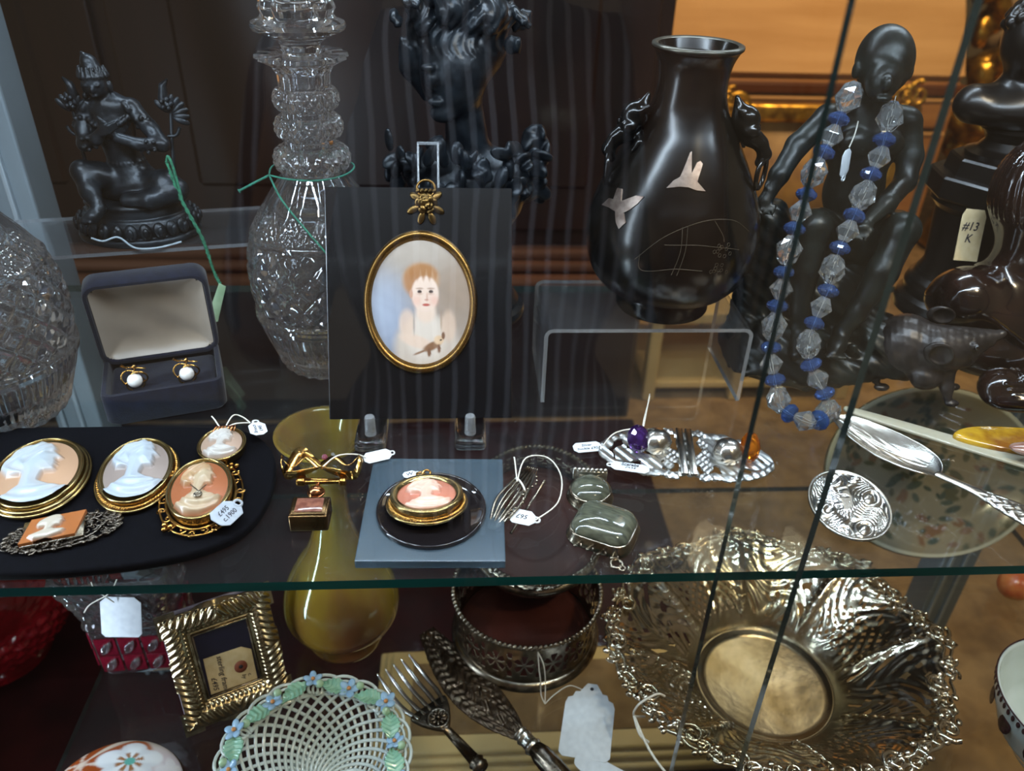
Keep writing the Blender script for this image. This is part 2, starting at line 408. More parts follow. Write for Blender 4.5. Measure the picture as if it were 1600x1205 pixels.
# dark wardrobe behind the cabinet
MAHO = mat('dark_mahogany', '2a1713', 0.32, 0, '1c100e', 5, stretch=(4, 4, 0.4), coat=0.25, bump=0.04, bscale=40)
MAHO2 = mat('lit_mahogany_moulding', '6b4632', 0.3, 0, '563626', 9, stretch=(0.3, 4, 4), coat=0.3)  # lighter brown: highlights along the mouldings are put into the colour
t = thing('wardrobe', 'dark mahogany wardrobe with brass keyhole plate standing behind the cabinet', 'wardrobe', (-0.45, 1.10, -0.50))
part('carcass', boxm(1.484, 0.46, 1.6, 0.004, c=(0, 0.0, 0.8)), MAHO, t, smooth=False)
part('plinth', boxm(1.50, 0.49, 0.26, 0.004, c=(-0.006, -0.002, 0.13)), MAHO, t, smooth=False)
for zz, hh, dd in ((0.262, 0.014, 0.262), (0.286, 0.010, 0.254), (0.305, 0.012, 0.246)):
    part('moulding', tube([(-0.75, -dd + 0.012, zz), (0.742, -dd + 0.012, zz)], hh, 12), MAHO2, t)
for xa, xb in ((-0.73, -0.02), (0.0, 0.72)):
    d = part('door', boxm(xb - xa, 0.016, 1.2, 0.003, c=((xa + xb) / 2, -0.236, 0.945)), MAHO, t, smooth=False)
    for q in (0.66, 1.24):
        part('panel', boxm(xb - xa - 0.16, 0.014, 0.50, 0.006, 1, c=((xa + xb) / 2, -0.243, q)), MAHO, d, smooth=False)
o_ = [(0, 0.024), (0.012, 0.021), (0.021, 0.023), (0.024, 0.012), (0.019, 0.0), (0.014, -0.009), (0.010, -0.02), (0.0, -0.026),
      (-0.010, -0.02), (-0.014, -0.009), (-0.019, 0.0), (-0.024, 0.012), (-0.021, 0.023), (-0.012, 0.021)]
e = part('keyhole_plate', prism(o_, 0.003, 0.001), BRASS, t, (0.189, -0.246, 0.558), (PI / 2, 0, 0), 'brass keyhole plate')
g = G().put(lathe([(0.0035, 0), (0.0035, 0.0006)], 12), (0, 0.003, 0.003)).put(boxm(0.0032, 0.012, 0.0006), (0, -0.004, 0.0033))
part('keyhole', g, mat('keyhole_black', '050404', 0.9), e)

# slant-front bureau, warm lit
ORW = mat('orange_satinwood', 'bb8a54', 0.6, 0, 'cc9c66', 7, stretch=(0.5, 4, 4), spec=0.2, bump=0.03, bscale=40)
ORW2 = mat('orange_satinwood_rail', '9a6436', 0.45, 0, 'ae7844', 9, stretch=(0.4, 4, 4), coat=0.2)
t = thing('bureau', 'orange wood slant-front bureau with brass drawer handles behind the cabinet', 'bureau', (0.78, 1.72, -0.50))
part('carcass', boxm(0.66, 0.44, 0.44, 0.004, c=(0, 0.0, 0.22)), ORW2, t, smooth=False)
part('fall_front', ([(-0.33, -0.225, 0.455), (0.33, -0.225, 0.455), (0.33, 0.02, 0.86), (-0.33, 0.02, 0.86), (-0.33, -0.205, 0.44), (0.33, -0.205, 0.44), (0.33, 0.05, 0.86), (-0.33, 0.05, 0.86)],
     [(0, 1, 2, 3), (4, 7, 6, 5), (0, 4, 5, 1), (1, 5, 6, 2), (2, 6, 7, 3), (3, 7, 4, 0)]), ORW, t, smooth=False)
part('side_panel', prism([(0.22, 0.0), (-0.20, 0.0), (0.055, 0.42), (0.22, 0.42)], 0.64), ORW2, t, (-0.32, 0, 0.44), (PI / 2, 0, PI / 2), smooth=False)
part('rail', boxm(0.68, 0.02, 0.022, 0.004, c=(0, -0.225, 0.425)), mat('dark_brown_rail', '5b2f14', 0.4), t, smooth=False)
for za, zb in ((0.345, 0.408), (0.235, 0.335), (0.125, 0.225), (0.02, 0.115)):
    d = part('drawer', boxm(0.62, 0.02, zb - za, 0.004, c=(0, -0.228, (za + zb) / 2)), ORW2, t, smooth=False)
    part('lip', boxm(0.63, 0.024, 0.006, 0.002, c=(0, -0.230, zb - 0.003)), ORW, d, smooth=False)
    for hx in (-0.2, 0.16):
        h = part('handle', tube([(hx + 0.03 * math.cos(a), -0.256 - 0.006 * math.sin(a * 2), (za + zb) / 2 - 0.016 * math.sin(a)) for a in np.linspace(0, PI, 13)], 0.003, 8), BRASS, d)
        part('back_plate', prism([(-0.04, 0), (-0.026, 0.013), (0, 0.018), (0.026, 0.013), (0.04, 0), (0.024, -0.012), (0, -0.017), (-0.024, -0.012)], 0.003, 0.001), BRASS, h, (hx, -0.239, (za + zb) / 2), (PI / 2, 0, 0))

# gilt carved frame in front of the bureau
def scroll(cx, cy, r0, turns, a0, r, sgn=1, n=26, lift=0.0):
    q = np.linspace(0, 1, n); a = a0 + sgn * q * turns * 2 * PI; rr = r0 * (1 - 0.82 * q)
    return tube(np.stack([cx + rr * np.cos(a), cy + rr * np.sin(a), lift + r * 0.8 * q], -1), r * (1 - 0.45 * q), 6)
t = thing('picture_frame', 'gilt carved picture frame with scrolled leaf corners leaning before the bureau', 'picture frame', (0.70, 1.25, -0.50), rot=(math.radians(82), 0, 0))
W2, H2 = 0.19, 0.42
for nm, x, y, sx, sy in (('rail', 0, 0.145, 2 * W2, 0.034), ('rail', 0, H2, 2 * W2, 0.034), ('stile', -W2, 0.28, 0.034, H2 - 0.14), ('stile', W2, 0.28, 0.034, H2 - 0.14)):
    r_ = part(nm, boxm(sx, sy, 0.03, 0.006, 2, c=(x, y, 0)), GILT, t)
part('leg', boxm(0.03, 0.15, 0.02, 0.004, c=(-0.15, 0.075, -0.01)), GILT, t)
part('leg', boxm(0.03, 0.15, 0.02, 0.004, c=(0.15, 0.075, -0.01)), GILT, t)
part('picture', boxm(2 * W2 - 0.02, H2 - 0.155, 0.006, c=(0, 0.282, -0.004)), mat('brown_canvas', '6b4a24', 0.6, 0, '8d6a34', 14), t)
for sx in (-1, 1):
    for yy in (0.15, H2):
        g = G()
        for k in range(9):
            g.put(scroll(sx * W2 + random.uniform(-0.05, 0.03) * sx, yy + random.uniform(-0.012, 0.05), random.uniform(0.014, 0.03), 1.3, random.uniform(0, 6), 0.006, random.choice((-1, 1)), lift=0.014))
        part('corner_scroll', g, GILT, t)
# cream painted low stand seen under the shelf
CREAMF = mat('cream_paint', 'cdb07a', 0.5, 0, 'bd9f68', 10)
t = thing('cream_stand', 'low cream painted open stand on the carpet beside the wardrobe', 'stand', (0.52, 1.02, -0.50))
part('top', boxm(0.40, 0.24, 0.02, 0.003, c=(0, 0, 0.17)), CREAMF, t, smooth=False)
part('shelf', boxm(0.38, 0.22, 0.014, 0.003, c=(0, 0, 0.03)), CREAMF, t, smooth=False)
for x in (-0.18, -0.02, 0.18):
    for y in (-0.105, 0.105): part('leg', boxm(0.022, 0.022, 0.17, 0.003, c=(x, y, 0.085)), CREAMF, t, smooth=False)
# gilt leafy ornament against the far wall
s_ = Sculpt((-0.16, -0.12, 0), (0.16, 0.12, 0.75), 0.009)
s_.cap((0, 0, 0.02), (0, 0, 0.2), 0.07, 0.03, 0.02).cap((0, 0, 0.2), (0, 0, 0.45), 0.03, 0.05, 0.02)
for i in range(42):
    a = random.uniform(0, 6.28); q = random.uniform(0.2, 0.7); rr = random.uniform(0.04, 0.11)
    s_.ell((rr * math.cos(a), 0.6 * rr * math.sin(a), q), (0.022, 0.03, 0.042), 0.008, (random.uniform(-1, 1), random.uniform(-1, 1), a))
tag(part('gilt_ornament', s_.VF(), GILT, None, (1.28, 1.62, -0.50)), 'tall gilt leafy ornament standing right of the bureau', 'ornament')
s_ = Sculpt((-0.2, -0.12, 0), (0.2, 0.12, 0.9), 0.01)
s_.cap((0, 0, 0.02), (0, 0, 0.45), 0.11, 0.08, 0.03).ell((0, 0, 0.72), (0.095, 0.1, 0.13), 0.03).cap((0, 0, 0.45), (0, 0, 0.65), 0.06, 0.05, 0.03).ell((0, 0, 0.5), (0.17, 0.09, 0.09), 0.04)
tag(part('plaster_head', s_.VF(), mat('buff_plaster', 'a98e6d', 0.8, 0, '93785a', 20), None, (1.50, 1.85, -0.50)), 'buff plaster bust partly hidden at the far right behind the cabinet', 'bust')

# ------------------------------------------------------------------ the display cabinet
ALU = mat('grey_painted_metal', '6f7a80', 0.42, 0.3, '626c72', 12, stretch=(1, 1, 0.1))
ALU2 = mat('pale_grey_bead', '96a1a8', 0.35, 0.4, '88939a', 12, stretch=(1, 1, 0.1))
cab = thing('display_cabinet', 'tall glass display cabinet with grey metal posts and sliding glass doors', 'cabinet', (0.107, 0.15, -0.4938))
for x, y in ((-0.4585, 0.205), (0.458, 0.205), (-0.52, -0.205), (0.52, -0.205)):
    pp = part('post', boxm(0.040, 0.036, 1.0, 0.002, c=(x, y, 0.5)), ALU, cab, smooth=False)
    for k in (-0.012, 0.004):
        part('bead', boxm(0.004, 0.005, 1.0, 0.001, c=(x + k, y - 0.019, 0.5)), ALU2, pp, smooth=False)
part('top_rail', boxm(1.06, 0.05, 0.04, 0.003, c=(0, -0.165, 0.95)), ALU, cab, smooth=False)
part('top_rail', boxm(0.96, 0.04, 0.04, 0.003, c=(0, 0.205, 0.95)), ALU, cab, smooth=False)
part('base_track', boxm(1.06, 0.05, 0.03, 0.003, c=(0, -0.18, 0.015)), ALU, cab, smooth=False)
def slab(name, sx, sy, sz, c, label, cat, edge, m=None, bev=0.0006):
    bm = bmesh.new(); bmesh.ops.create_cube(bm, size=1.0)
    for v in bm.verts: v.co = Vector((v.co.x * sx, v.co.y * sy, v.co.z * sz))
    dims = (sx, sy, sz); ax = dims.index(min(dims))
    for f in bm.faces: f.material_index = 0 if abs(f.normal[ax]) > 0.5 else (1 if (ax == 1 or f.normal[1] < -0.5) else 2)
    me = bpy.data.meshes.new(name); bm.to_mesh(me); bm.free()
    me.materials.append(m or GLASS); me.materials.append(edge); me.materials.append(DEDGE)
    return tag(part(name, me, [], None, c), label, cat)
slab('glass_shelf', 0.876, 0.339, 0.006, (0.107, 0.1695, -0.003), 'upper glass shelf with green front edge under the cameos and the vase', 'shelf', GEDGE, SHELF)
slab('glass_shelf', 0.825, 0.334, 0.006, (0.1325, 0.172, -0.233), 'lower glass shelf under the silver basket and the porcelain basket', 'shelf', GEDGE, SHELF)
slab('sliding_glass_door', 0.566, 0.005, 0.89, (-0.1230, -0.0255, -0.015), 'left sliding glass door of the cabinet in front of the portrait', 'glass door', DEDGE)
slab('sliding_glass_door', 0.500, 0.005, 0.89, (0.365, -0.0365, -0.015), 'right sliding glass door of the cabinet in front of the bead necklace', 'glass door', DEDGE)
# ------------------------------------------------------------------ cut crystal decanters
def dia(T, Z, n, k, wd):
    a = T / (2 * PI) * n + Z * k; b = T / (2 * PI) * n - Z * k
    da = np.abs(a - np.round(a)); db = np.abs(b - np.round(b))
    return np.clip(1 - np.minimum(da, db) / wd, 0, 1)
def decanter_mesh():
    out = [(0.0, 0.0025), (0.030, 0.0025), (0.0345, 0.0), (0.0365, 0.003), (0.0385, 0.010), (0.0435, 0.024), (0.0465, 0.034), (0.0472, 0.0375), (0.0485, 0.0385), (0.0487, 0.041), (0.0478, 0.0425), (0.0487, 0.044),
           (0.0480, 0.0455), (0.0493, 0.055), (0.0500, 0.066), (0.0497, 0.078), (0.0480, 0.088), (0.0455, 0.096), (0.0448, 0.0975), (0.0452, 0.099), (0.0440, 0.1005), (0.0385, 0.110), (0.0310, 0.121), (0.0245, 0.130), (0.0200, 0.1362)]
    neck = []
    for zc, R, r in ((0.1450, 0.0245, 0.0078), (0.1648, 0.0214, 0.0070), (0.1815, 0.0204, 0.0066)):
        neck.append((0.0160, zc - r - 0.0008))
        for q in np.linspace(-PI / 2, PI / 2, 11): neck.append((R - r * 0.75 + r * 0.75 * math.cos(q), zc + r * math.sin(q)))
        neck.append((0.0160, zc + r + 0.0008))
    lip = [(0.0158, 0.1895), (0.0162, 0.196), (0.0185, 0.2005), (0.0245, 0.2035), (0.0277, 0.2050), (0.0272, 0.2072), (0.0210, 0.2078), (0.0140, 0.2080)]
    inn = [(0.0115, 0.205), (0.0110, 0.190), (0.0112, 0.165), (0.0125, 0.140), (0.0195, 0.128), (0.0340, 0.110), (0.0408, 0.096), (0.0450, 0.080), (0.0457, 0.066), (0.0446, 0.05), (0.038, 0.022), (0.030, 0.010), (0.0, 0.008)]
    P1 = dens(out, 0.0009); P2 = dens(neck + lip, 0.0012); P3 = dens(inn, 0.006)
    P = np.vstack([P1, P2, P3]); no = len(P1); nn = no + len(P2)
    row = np.arange(len(P))
    def rf(T, R, Z):
        R = R.copy(); o = (row < no)[None, :]; k = ((row >= no) & (row < nn))[None, :]
        base = o & (Z < 0.0375) & (R > 0.034)
        fl = 0.5 + 0.5 * np.cos(T * 64); R -= np.where(base & (Z > 0.007), 0.0010 * fl * np.clip((Z - 0.007) / 0.004, 0, 1), 0)
        R -= np.where(base & (Z <= 0.007), 0.0018 * (0.5 + 0.5 * np.cos(T * 24)), 0)
        d = dia(T, Z, 20, 60, 0.30); R -= np.where(o & (Z > 0.046) & (Z < 0.0965), 0.0026 * d, 0)
        c = np.abs(((T * 12 / (2 * PI)) % 1) - 0.5) * 2; up = 0.1005 + 0.017 * np.sqrt(np.clip(1 - c * c, 0, 1))
        d2 = dia(T, Z, 60, 170, 0.3); R -= np.where(o & (Z > 0.1005) & (Z < up), 0.0010 * d2 + 0.0003, 0)
        R -= np.where(o & (Z >= up), 0.0010 * (1 - np.abs(np.cos(T * 6))), 0)
        ring = k & (R > 0.0172) & (Z < 0.1895); d3 = dia(T, Z, 22, 150, 0.35); R -= np.where(ring, 0.0013 * d3, 0)
        R -= np.where(k & (R <= 0.0172), 0.0008 * (1 - np.abs(np.cos(T * 8))), 0)
        lipm = k & (Z > 0.1995) & (R > 0.018); R -= np.where(lipm, 0.0016 * (0.5 + 0.5 * np.cos(T * 14)), 0)
        return R
    return mk(lathe(P, 360, rf, cap=False), 'decanter_body', True, 35)
def stopper_mesh():
    pr = [(0.0, 0.188), (0.0075, 0.188), (0.0085, 0.1895), (0.0108, 0.2085), (0.0120, 0.2125), (0.0165, 0.2165), (0.0240, 0.2190), (0.0268, 0.2205), (0.0276, 0.2225), (0.0268, 0.2245), (0.0225, 0.2262), (0.0212, 0.2285), (0.0225, 0.232), (0.0212, 0.237), (0.0170, 0.2425), (0.0100, 0.2458), (0.0, 0.2468)]
    def rf(T, R, Z):
        f = np.abs(np.cos(T * 5)); R = R.copy()
        R -= np.where((Z > 0.2265) & (R > 0.004), 0.0030 * (1 - f) * np.clip(R / 0.02, 0, 1), 0)
        R -= np.where((Z > 0.2265) & (np.abs(Z - 0.2375) < 0.0008), 0.0008, 0)
        R -= np.where(Z < 0.2125, R * 0.08 * (1 - np.abs(np.cos(T * 4))), 0); return R
    return mk(lathe(dens(pr, 0.001), 140, rf, cap=False), 'decanter_stopper', True, 30)
DM, SM = decanter_mesh(), stopper_mesh()
CORD = mat('green_cord', '1f6a55', 0.8, 0, '17503f', 400)
t = thing('crystal_decanter', 'tall cut crystal decanter with ringed neck and mushroom stopper beside the portrait', 'decanter', (-0.0925, 0.2225, 0.0))
part('body', DM, CRYS, t); part('stopper', SM, CRYS, t)
def cordtube(P, r): return tube(smoothc(P, 6), r, 6)
g = G().put(cordtube([(-0.0245, -0.016, 0.1385), (-0.010, -0.024, 0.1385), (0.008, -0.0235, 0.138), (0.022, -0.013, 0.1385), (0.025, 0.006, 0.1385), (0.012, 0.022, 0.1385), (-0.012, 0.0215, 0.1385), (-0.0255, 0.004, 0.1385), (-0.0245, -0.016, 0.1385)], 0.0006))
g.put(cordtube([(-0.0245, -0.016, 0.1385), (-0.015, -0.032, 0.128), (0.0, -0.042, 0.112), (0.012, -0.047, 0.098), (0.018, -0.050, 0.085)], 0.0006))
g.put(cordtube([(-0.0245, -0.016, 0.1385), (-0.035, -0.02, 0.134), (-0.043, -0.021, 0.130)], [0.0008] * 12 + [0.0016]))
part('cord', g, CORD, t, label='dark green cord tied round the neck')
t = thing('crystal_decanter', 'cut crystal decanter cut off by the left edge beside the earring box', 'decanter', (-0.2935, 0.157, 0.0), 0.4)
t.scale = (1.10, 1.10, 1.02)
part('body', DM, CRYS, t); part('stopper', SM, CRYS, t)

# ------------------------------------------------------------------ acrylic risers
def riser(label, loc, rz, w, d, h, th=0.0026):
    prof = []; r = 0.006
    for z in (0.0, h - r): prof.append((-w / 2, z))
    for a in np.linspace(PI, PI / 2, 7)[1:]: prof.append((-w / 2 + r + r * math.cos(a), h - r + r * math.sin(a)))
    pr = prof + [(-x, z) for x, z in prof[::-1]]
    P = np.array(pr); T = np.gradient(P, axis=0); T /= np.linalg.norm(T, axis=1)[:, None]; Nn = np.stack([-T[:, 1], T[:, 0]], 1)
    I = P - Nn * th
    n = len(P); V = []
    for y in (-d / 2, d / 2):
        V += [(x, y, z) for x, z in P]; V += [(x, y, z) for x, z in I]
    F = []; mi = []
    for i in range(n - 1):
        F.append((i, i + 1, 2 * n + i + 1, 2 * n + i)); mi.append(0)
        F.append((n + i, 3 * n + i, 3 * n + i + 1, n + i + 1)); mi.append(0)
        F.append((i, n + i, n + i + 1, i + 1)); mi.append(1)
        F.append((2 * n + i, 2 * n + i + 1, 3 * n + i + 1, 3 * n + i)); mi.append(1)
    F.append((0, 2 * n, 3 * n, n)); mi.append(1); F.append((n - 1, 2 * n - 1, 4 * n - 1, 3 * n - 1)); mi.append(1)
    me = mk((V, F), 'riser', True, 30); me.polygons.foreach_set('material_index', mi)
    me.materials.append(ACRYL); me.materials.append(AEDGE)
    return tag(part('acrylic_riser', me, [], None, loc, (0, 0, rz)), label, 'display riser', None)
riser('clear acrylic riser under the black vase with birds', (0.1225, 0.195, 0.0), 0.0, 0.137, 0.073, 0.056)
riser('wide clear acrylic riser under the seated dark statue', (-0.235, 0.272, 0.0), 0.195, 0.185, 0.074, 0.075)

# ------------------------------------------------------------------ seated deity statue
t = thing('seated_statue', 'small dark bronze seated deity with crown and flower stems on a lotus base', 'statue', (-0.2279, 0.2713, 0.0751))
g = G(); V, F = lathe(dens([(0.0, 0), (0.041, 0), (0.0418, 0.002), (0.041, 0.0045), (0.037, 0.0055), (0.0385, 0.008), (0.0385, 0.013), (0.036, 0.017), (0.0335, 0.018), (0.0335, 0.0195), (0.0325, 0.0235), (0.0335, 0.025), (0.031, 0.0275), (0, 0.028)], 0.0015), 60); g.add(V * (1, 0.78, 1), F)
for i in range(26):
    a = i * 2 * PI / 26; g.put(ball((0.0042, 0.0026, 0.0058), 10, 8), (0.0392 * math.cos(a), 0.78 * 0.0392 * math.sin(a), 0.0108), (0.25 * math.sin(a), -0.25 * math.cos(a), a + PI / 2))
    g.put(ball((0.0022, 0.0018, 0.0036), 8, 6), (0.0418 * math.cos(a), 0.78 * 0.0418 * math.sin(a), 0.0105), (0, 0, a + PI / 2))
part('lotus_base', g, BRONZE, t)
s_ = Sculpt((-0.05, -0.045, 0.018), (0.055, 0.035, 0.128), 0.0008)
s_.ell((0.002, 0.0, 0.034), (0.026, 0.018, 0.012), 0.004)
s_.chain([(0.004, -0.002, 0.038), (0.000, 0.0, 0.056), (-0.003, 0.0, 0.074), (-0.003, 0.001, 0.086)], [0.0150, 0.0105, 0.0125, 0.0115], 0.004)
s_.cap((-0.017, 0.001, 0.086), (0.011, 0.001, 0.087), 0.0062, 0.0062, 0.004)                                  # shoulders
s_.cap((-0.004, 0.0, 0.088), (-0.006, -0.002, 0.096), 0.0048, 0.0045, 0.002)
s_.ell((-0.0065, -0.0035, 0.102), (0.0078, 0.0088, 0.0098), 0.0015, (0.15, -0.18, 0.2))                       # head
s_.ell((-0.0055, -0.0118, 0.1005), (0.0014, 0.0022, 0.0026), 0.001)                                             # nose
for sx in (-1, 1):
    s_.ell((-0.0062 + sx * 0.0034, -0.0112, 0.1030), (0.0021, 0.0012, 0.0011), 0.0006)                          # lids
    s_.ell((-0.0064 + sx * 0.0085, -0.002, 0.1005), (0.0014, 0.0022, 0.0040), 0.0006)                           # ears
    s_.ell((-0.0064 + sx * 0.0088, -0.002, 0.0945), (0.0020, 0.0020, 0.0022), 0.0006)
s_.ell((-0.0057, -0.0112, 0.0967), (0.0024, 0.0014, 0.0010), 0.0006)                                            # mouth
for i in range(11):                                                                                              # crown points
    a = -PI / 2 + (i - 5) * 0.36; s_.cap((-0.0072 + 0.0082 * math.cos(a), -0.002 + 0.0086 * math.sin(a), 0.1075), (-0.008 + 0.0074 * math.cos(a), -0.001 + 0.0078 * math.sin(a), 0.1130), 0.0017, 0.0008, 0.0006)
s_.chain([(-0.0078, 0.0005, 0.108), (-0.0095, 0.001, 0.1150), (-0.0125, 0.0015, 0.1205)], [0.0072, 0.0050, 0.0012], 0.001)
s_.chain([(0.012, 0.001, 0.085), (0.024, -0.006, 0.074), (0.031, -0.011, 0.066)], [0.0060, 0.0052, 0.0046], 0.002)   # arm (viewer's right)
s_.chain([(0.031, -0.011, 0.066), (0.018, -0.017, 0.0675), (0.006, -0.018, 0.072)], [0.0046, 0.0040, 0.0034], 0.002)
s_.chain([(-0.018, 0.001, 0.085), (-0.020, -0.006, 0.074), (-0.019, -0.012, 0.066)], [0.0060, 0.0052, 0.0046], 0.002)
s_.chain([(-0.019, -0.012, 0.066), (-0.008, -0.018, 0.071), (-0.002, -0.0185, 0.077)], [0.0046, 0.0038, 0.0032], 0.002)
for i in range(4):                                                                                               # fingers of both hands
    s_.chain([(0.006 - i * 0.0006, -0.0195, 0.073 + i * 0.0018), (0.001, -0.0215, 0.0775 + i * 0.0018), (-0.003, -0.0205, 0.0815 + i * 0.0014)], [0.0013, 0.0011, 0.0009], 0.0004)
    s_.chain([(-0.003, -0.0205, 0.074 + i * 0.0016), (0.003, -0.0225, 0.0765 + i * 0.0014), (0.008, -0.0215, 0.0795 + i * 0.0012)], [0.0013, 0.0011, 0.0009], 0.0004)
s_.chain([(0.008, -0.004, 0.036), (0.028, -0.012, 0.040), (0.036, -0.016, 0.037)], [0.0100, 0.0088, 0.0074], 0.003)  # folded leg
s_.chain([(0.036, -0.016, 0.036), (0.020, -0.022, 0.032), (0.004, -0.022, 0.031)], [0.0072, 0.0062, 0.0048], 0.003)
s_.chain([(-0.002, -0.004, 0.038), (-0.016, -0.012, 0.045), (-0.023, -0.016, 0.049)], [0.0100, 0.0088, 0.0072], 0.003)  # raised leg
s_.chain([(-0.023, -0.017, 0.049), (-0.018, -0.024, 0.038), (-0.0125, -0.0295, 0.0285)], [0.0070, 0.0062, 0.0044], 0.003)
s_.chain([(-0.0125, -0.0295, 0.0275), (-0.016, -0.035, 0.024), (-0.020, -0.038, 0.0225)], [0.0045, 0.0045, 0.0030], 0.002)
for i in range(4): s_.ell((-0.016 - i * 0.0022, -0.0395 + i * 0.0008, 0.0222), (0.0013, 0.0022, 0.0013), 0.0005)
for i in range(15):                                                                                              # necklace and belt beads
    a = -PI / 2 + (i - 7) * 0.23; s_.ell((-0.003 + 0.0140 * math.cos(a), 0.0005 + 0.0132 * math.sin(a), 0.083 - 0.006 * math.cos((i - 7) * 0.28)), 0.0020, 0.0004).ell((-0.003 + 0.0125 * math.cos(a), -0.0005 + 0.0125 * math.sin(a), 0.0765 - 0.007 * math.cos((i - 7) * 0.28)), 0.0013, 0.0004)
    s_.ell((0.001 + 0.0118 * math.cos(a), 0.0 + 0.0118 * math.sin(a), 0.052), (0.0013, 0.0013, 0.0019), 0.0004)
for ax_, az_, ay_ in ((0.0195, 0.0785, -0.003), (-0.0193, 0.0785, -0.003), (0.024, 0.0668, -0.0145), (-0.013, 0.0685, -0.0155)):
    for i in range(8): a = i * PI / 4; s_.ell((ax_ + 0.0056 * math.cos(a), ay_ - 0.0052 * abs(math.sin(a)), az_ + 0.0036 * math.sin(a)), 0.0015, 0.0004)
for sx in (-1, 1):
    for k in range(10): s_.ell((-0.003 + sx * (0.012 + 0.0012 * k), -0.004 - 0.0008 * (k % 3), 0.090 - 0.0016 * k), (0.0022, 0.0016, 0.0024), 0.0006)
part('figure', s_.VF(), BRONZE, t)
for sx, x0, zz in ((1, 0.0335, 0.062), (-1, -0.0215, 0.062)):                                                     # flower stems at the shoulders
    g = G(); g.put(tube(smoothc([(x0, -0.009, 0.030), (x0 + sx * 0.002, -0.008, 0.06), (x0 + sx * 0.003, -0.004, 0.075), (x0 + sx * 0.004, -0.002, 0.085)], 5), 0.0013, 6))
    for k in range(9):
        a = -0.4 + k * 0.35; g.put(ball((0.0024, 0.0016, 0.0058), 8, 6), (x0 + sx * 0.004 + 0.0074 * math.cos(a) * 0.9, -0.003, 0.083 + 0.0085 * math.sin(a)), (0, PI / 2 - a, 0))
    g.put(tube([(x0 + sx * 0.004, -0.002, 0.088), (x0 + sx * 0.001, -0.002, 0.095), (x0 + sx * 0.002, -0.002, 0.102), (x0 + sx * 0.0055, -0.002, 0.106)], [0.003, 0.0036, 0.0026, 0.0006], 8))
    for k in range(5): g.put(ball(0.0017, 8, 6), (x0 + sx * 0.003 + 0.003 * math.cos(k * 1.3), -0.0055, 0.091 + 0.003 * math.sin(k * 1.3)))
    g.put(tube(smoothc([(x0, -0.006, 0.07), (x0 + sx * 0.006, -0.006, 0.071), (x0 + sx * 0.009, -0.006, 0.076)], 5), 0.0012, 6))
    part('flower_stem', g, BRONZE, t)
GCORD = mat('green_twisted_cord', '2c7a58', 0.8, 0, '184e3a', 500)
pth = smoothc([(0.0345, -0.020, 0.0575), (0.040, -0.023, 0.033), (0.050, -0.026, 0.006), (0.0545, -0.028, -0.018), (0.0585, -0.030, -0.0285)], 10)
g = G(); L_ = np.cumsum(np.r_[0, np.linalg.norm(np.diff(pth, axis=0), axis=1)])
for ph in (0, PI):
    g.put(tube(pth + np.stack([0.0007 * np.cos(L_ * 1500 + ph), np.zeros(len(L_)), 0.0007 * np.sin(L_ * 1500 + ph)], -1), 0.0009, 5))
g.put(tube(smoothc([(0.0345, -0.020, 0.0575), (0.0365, -0.021, 0.061), (0.0385, -0.022, 0.055), (0.0400, -0.023, 0.042), (0.041, -0.024, 0.032)], 8), 0.0010, 5))
c_ = part('cord', g, GCORD, t, label='green twisted cord hanging from the statue')
part('paper_tag', prism([(0, 0), (0.0048, -0.002), (0.002, -0.030), (-0.006, -0.034), (-0.004, -0.02)], 0.0006, 0.0001), mat('pale_green_paper', 'a9c3a2', 0.7, 0, '8fae8b', 80), c_, (0.0575, -0.031, -0.026), (PI / 2, 0.25, 0.3), 'pale green paper tag')
part('thread', tube(smoothc([(-0.018, -0.0395, 0.011), (-0.010, -0.041, 0.0095), (-0.001, -0.038, 0.011), (0.008, -0.037, 0.003), (0.022, -0.034, 0.002), (0.036, -0.027, 0.0035)], 6), 0.0007, 6), mat('grey_thread', '9aa6ae', 0.7), t)

# ------------------------------------------------------------------ black vase with inlaid birds
BLKV = mat('black_lacquered_bronze', '0c0a08', 0.2, 0.3, '16120e', 40, rvar=0.05)
INLAY = mat('silver_copper_inlay', '93857c', 0.35, 0.9, '6c5c53', 200, rvar=0.08)
t = thing('black_vase', 'black bronze vase with two inlaid silver birds and ring handles on a riser', 'vase', (0.1368, 0.194, 0.0562))
vp = [(0.0, 0.0), (0.0300, 0.0), (0.0308, 0.0015), (0.0306, 0.010), (0.0300, 0.0125), (0.0325, 0.0135), (0.0420, 0.0175), (0.0490, 0.026), (0.0532, 0.038), (0.0547, 0.052), (0.0535, 0.066), (0.0490, 0.080), (0.0415, 0.096), (0.0330, 0.112), (0.0262, 0.124), (0.0222, 0.133), (0.0205, 0.141), (0.0205, 0.149), (0.0218, 0.156), (0.0245, 0.1618), (0.0262, 0.1634), (0.0262, 0.1648), (0.0245, 0.1652)]
pv = smoothc(vp[6:20], 6); VP = [tuple(p_) for p_ in (list(map(tuple, vp[:6])) + [tuple(q) for q in pv] + vp[20:])]
VP += [(0.0228, 0.1648), (0.0200, 0.158), (0.0185, 0.148), (0.0190, 0.138), (0.024, 0.124), (0.0, 0.118)]
part('body', lathe(dens(VP, 0.002), 96, cap=False), BLKV, t, angle=50)
part('rim', lathe([(0.0226, 0.1650), (0.0244, 0.1660), (0.0262, 0.1653), (0.0264, 0.1642), (0.0256, 0.1634)], 96, cap=False), mat('worn_grey_rim', '5d5a50', 0.3, 0.7, '44423a', 90), t)
VR = np.array([(p_[0], p_[1]) for p_ in VP[:-6]])
def vr(z):
    q = VR[np.argsort(VR[:, 1])]; return np.interp(z, q[:, 1], q[:, 0])
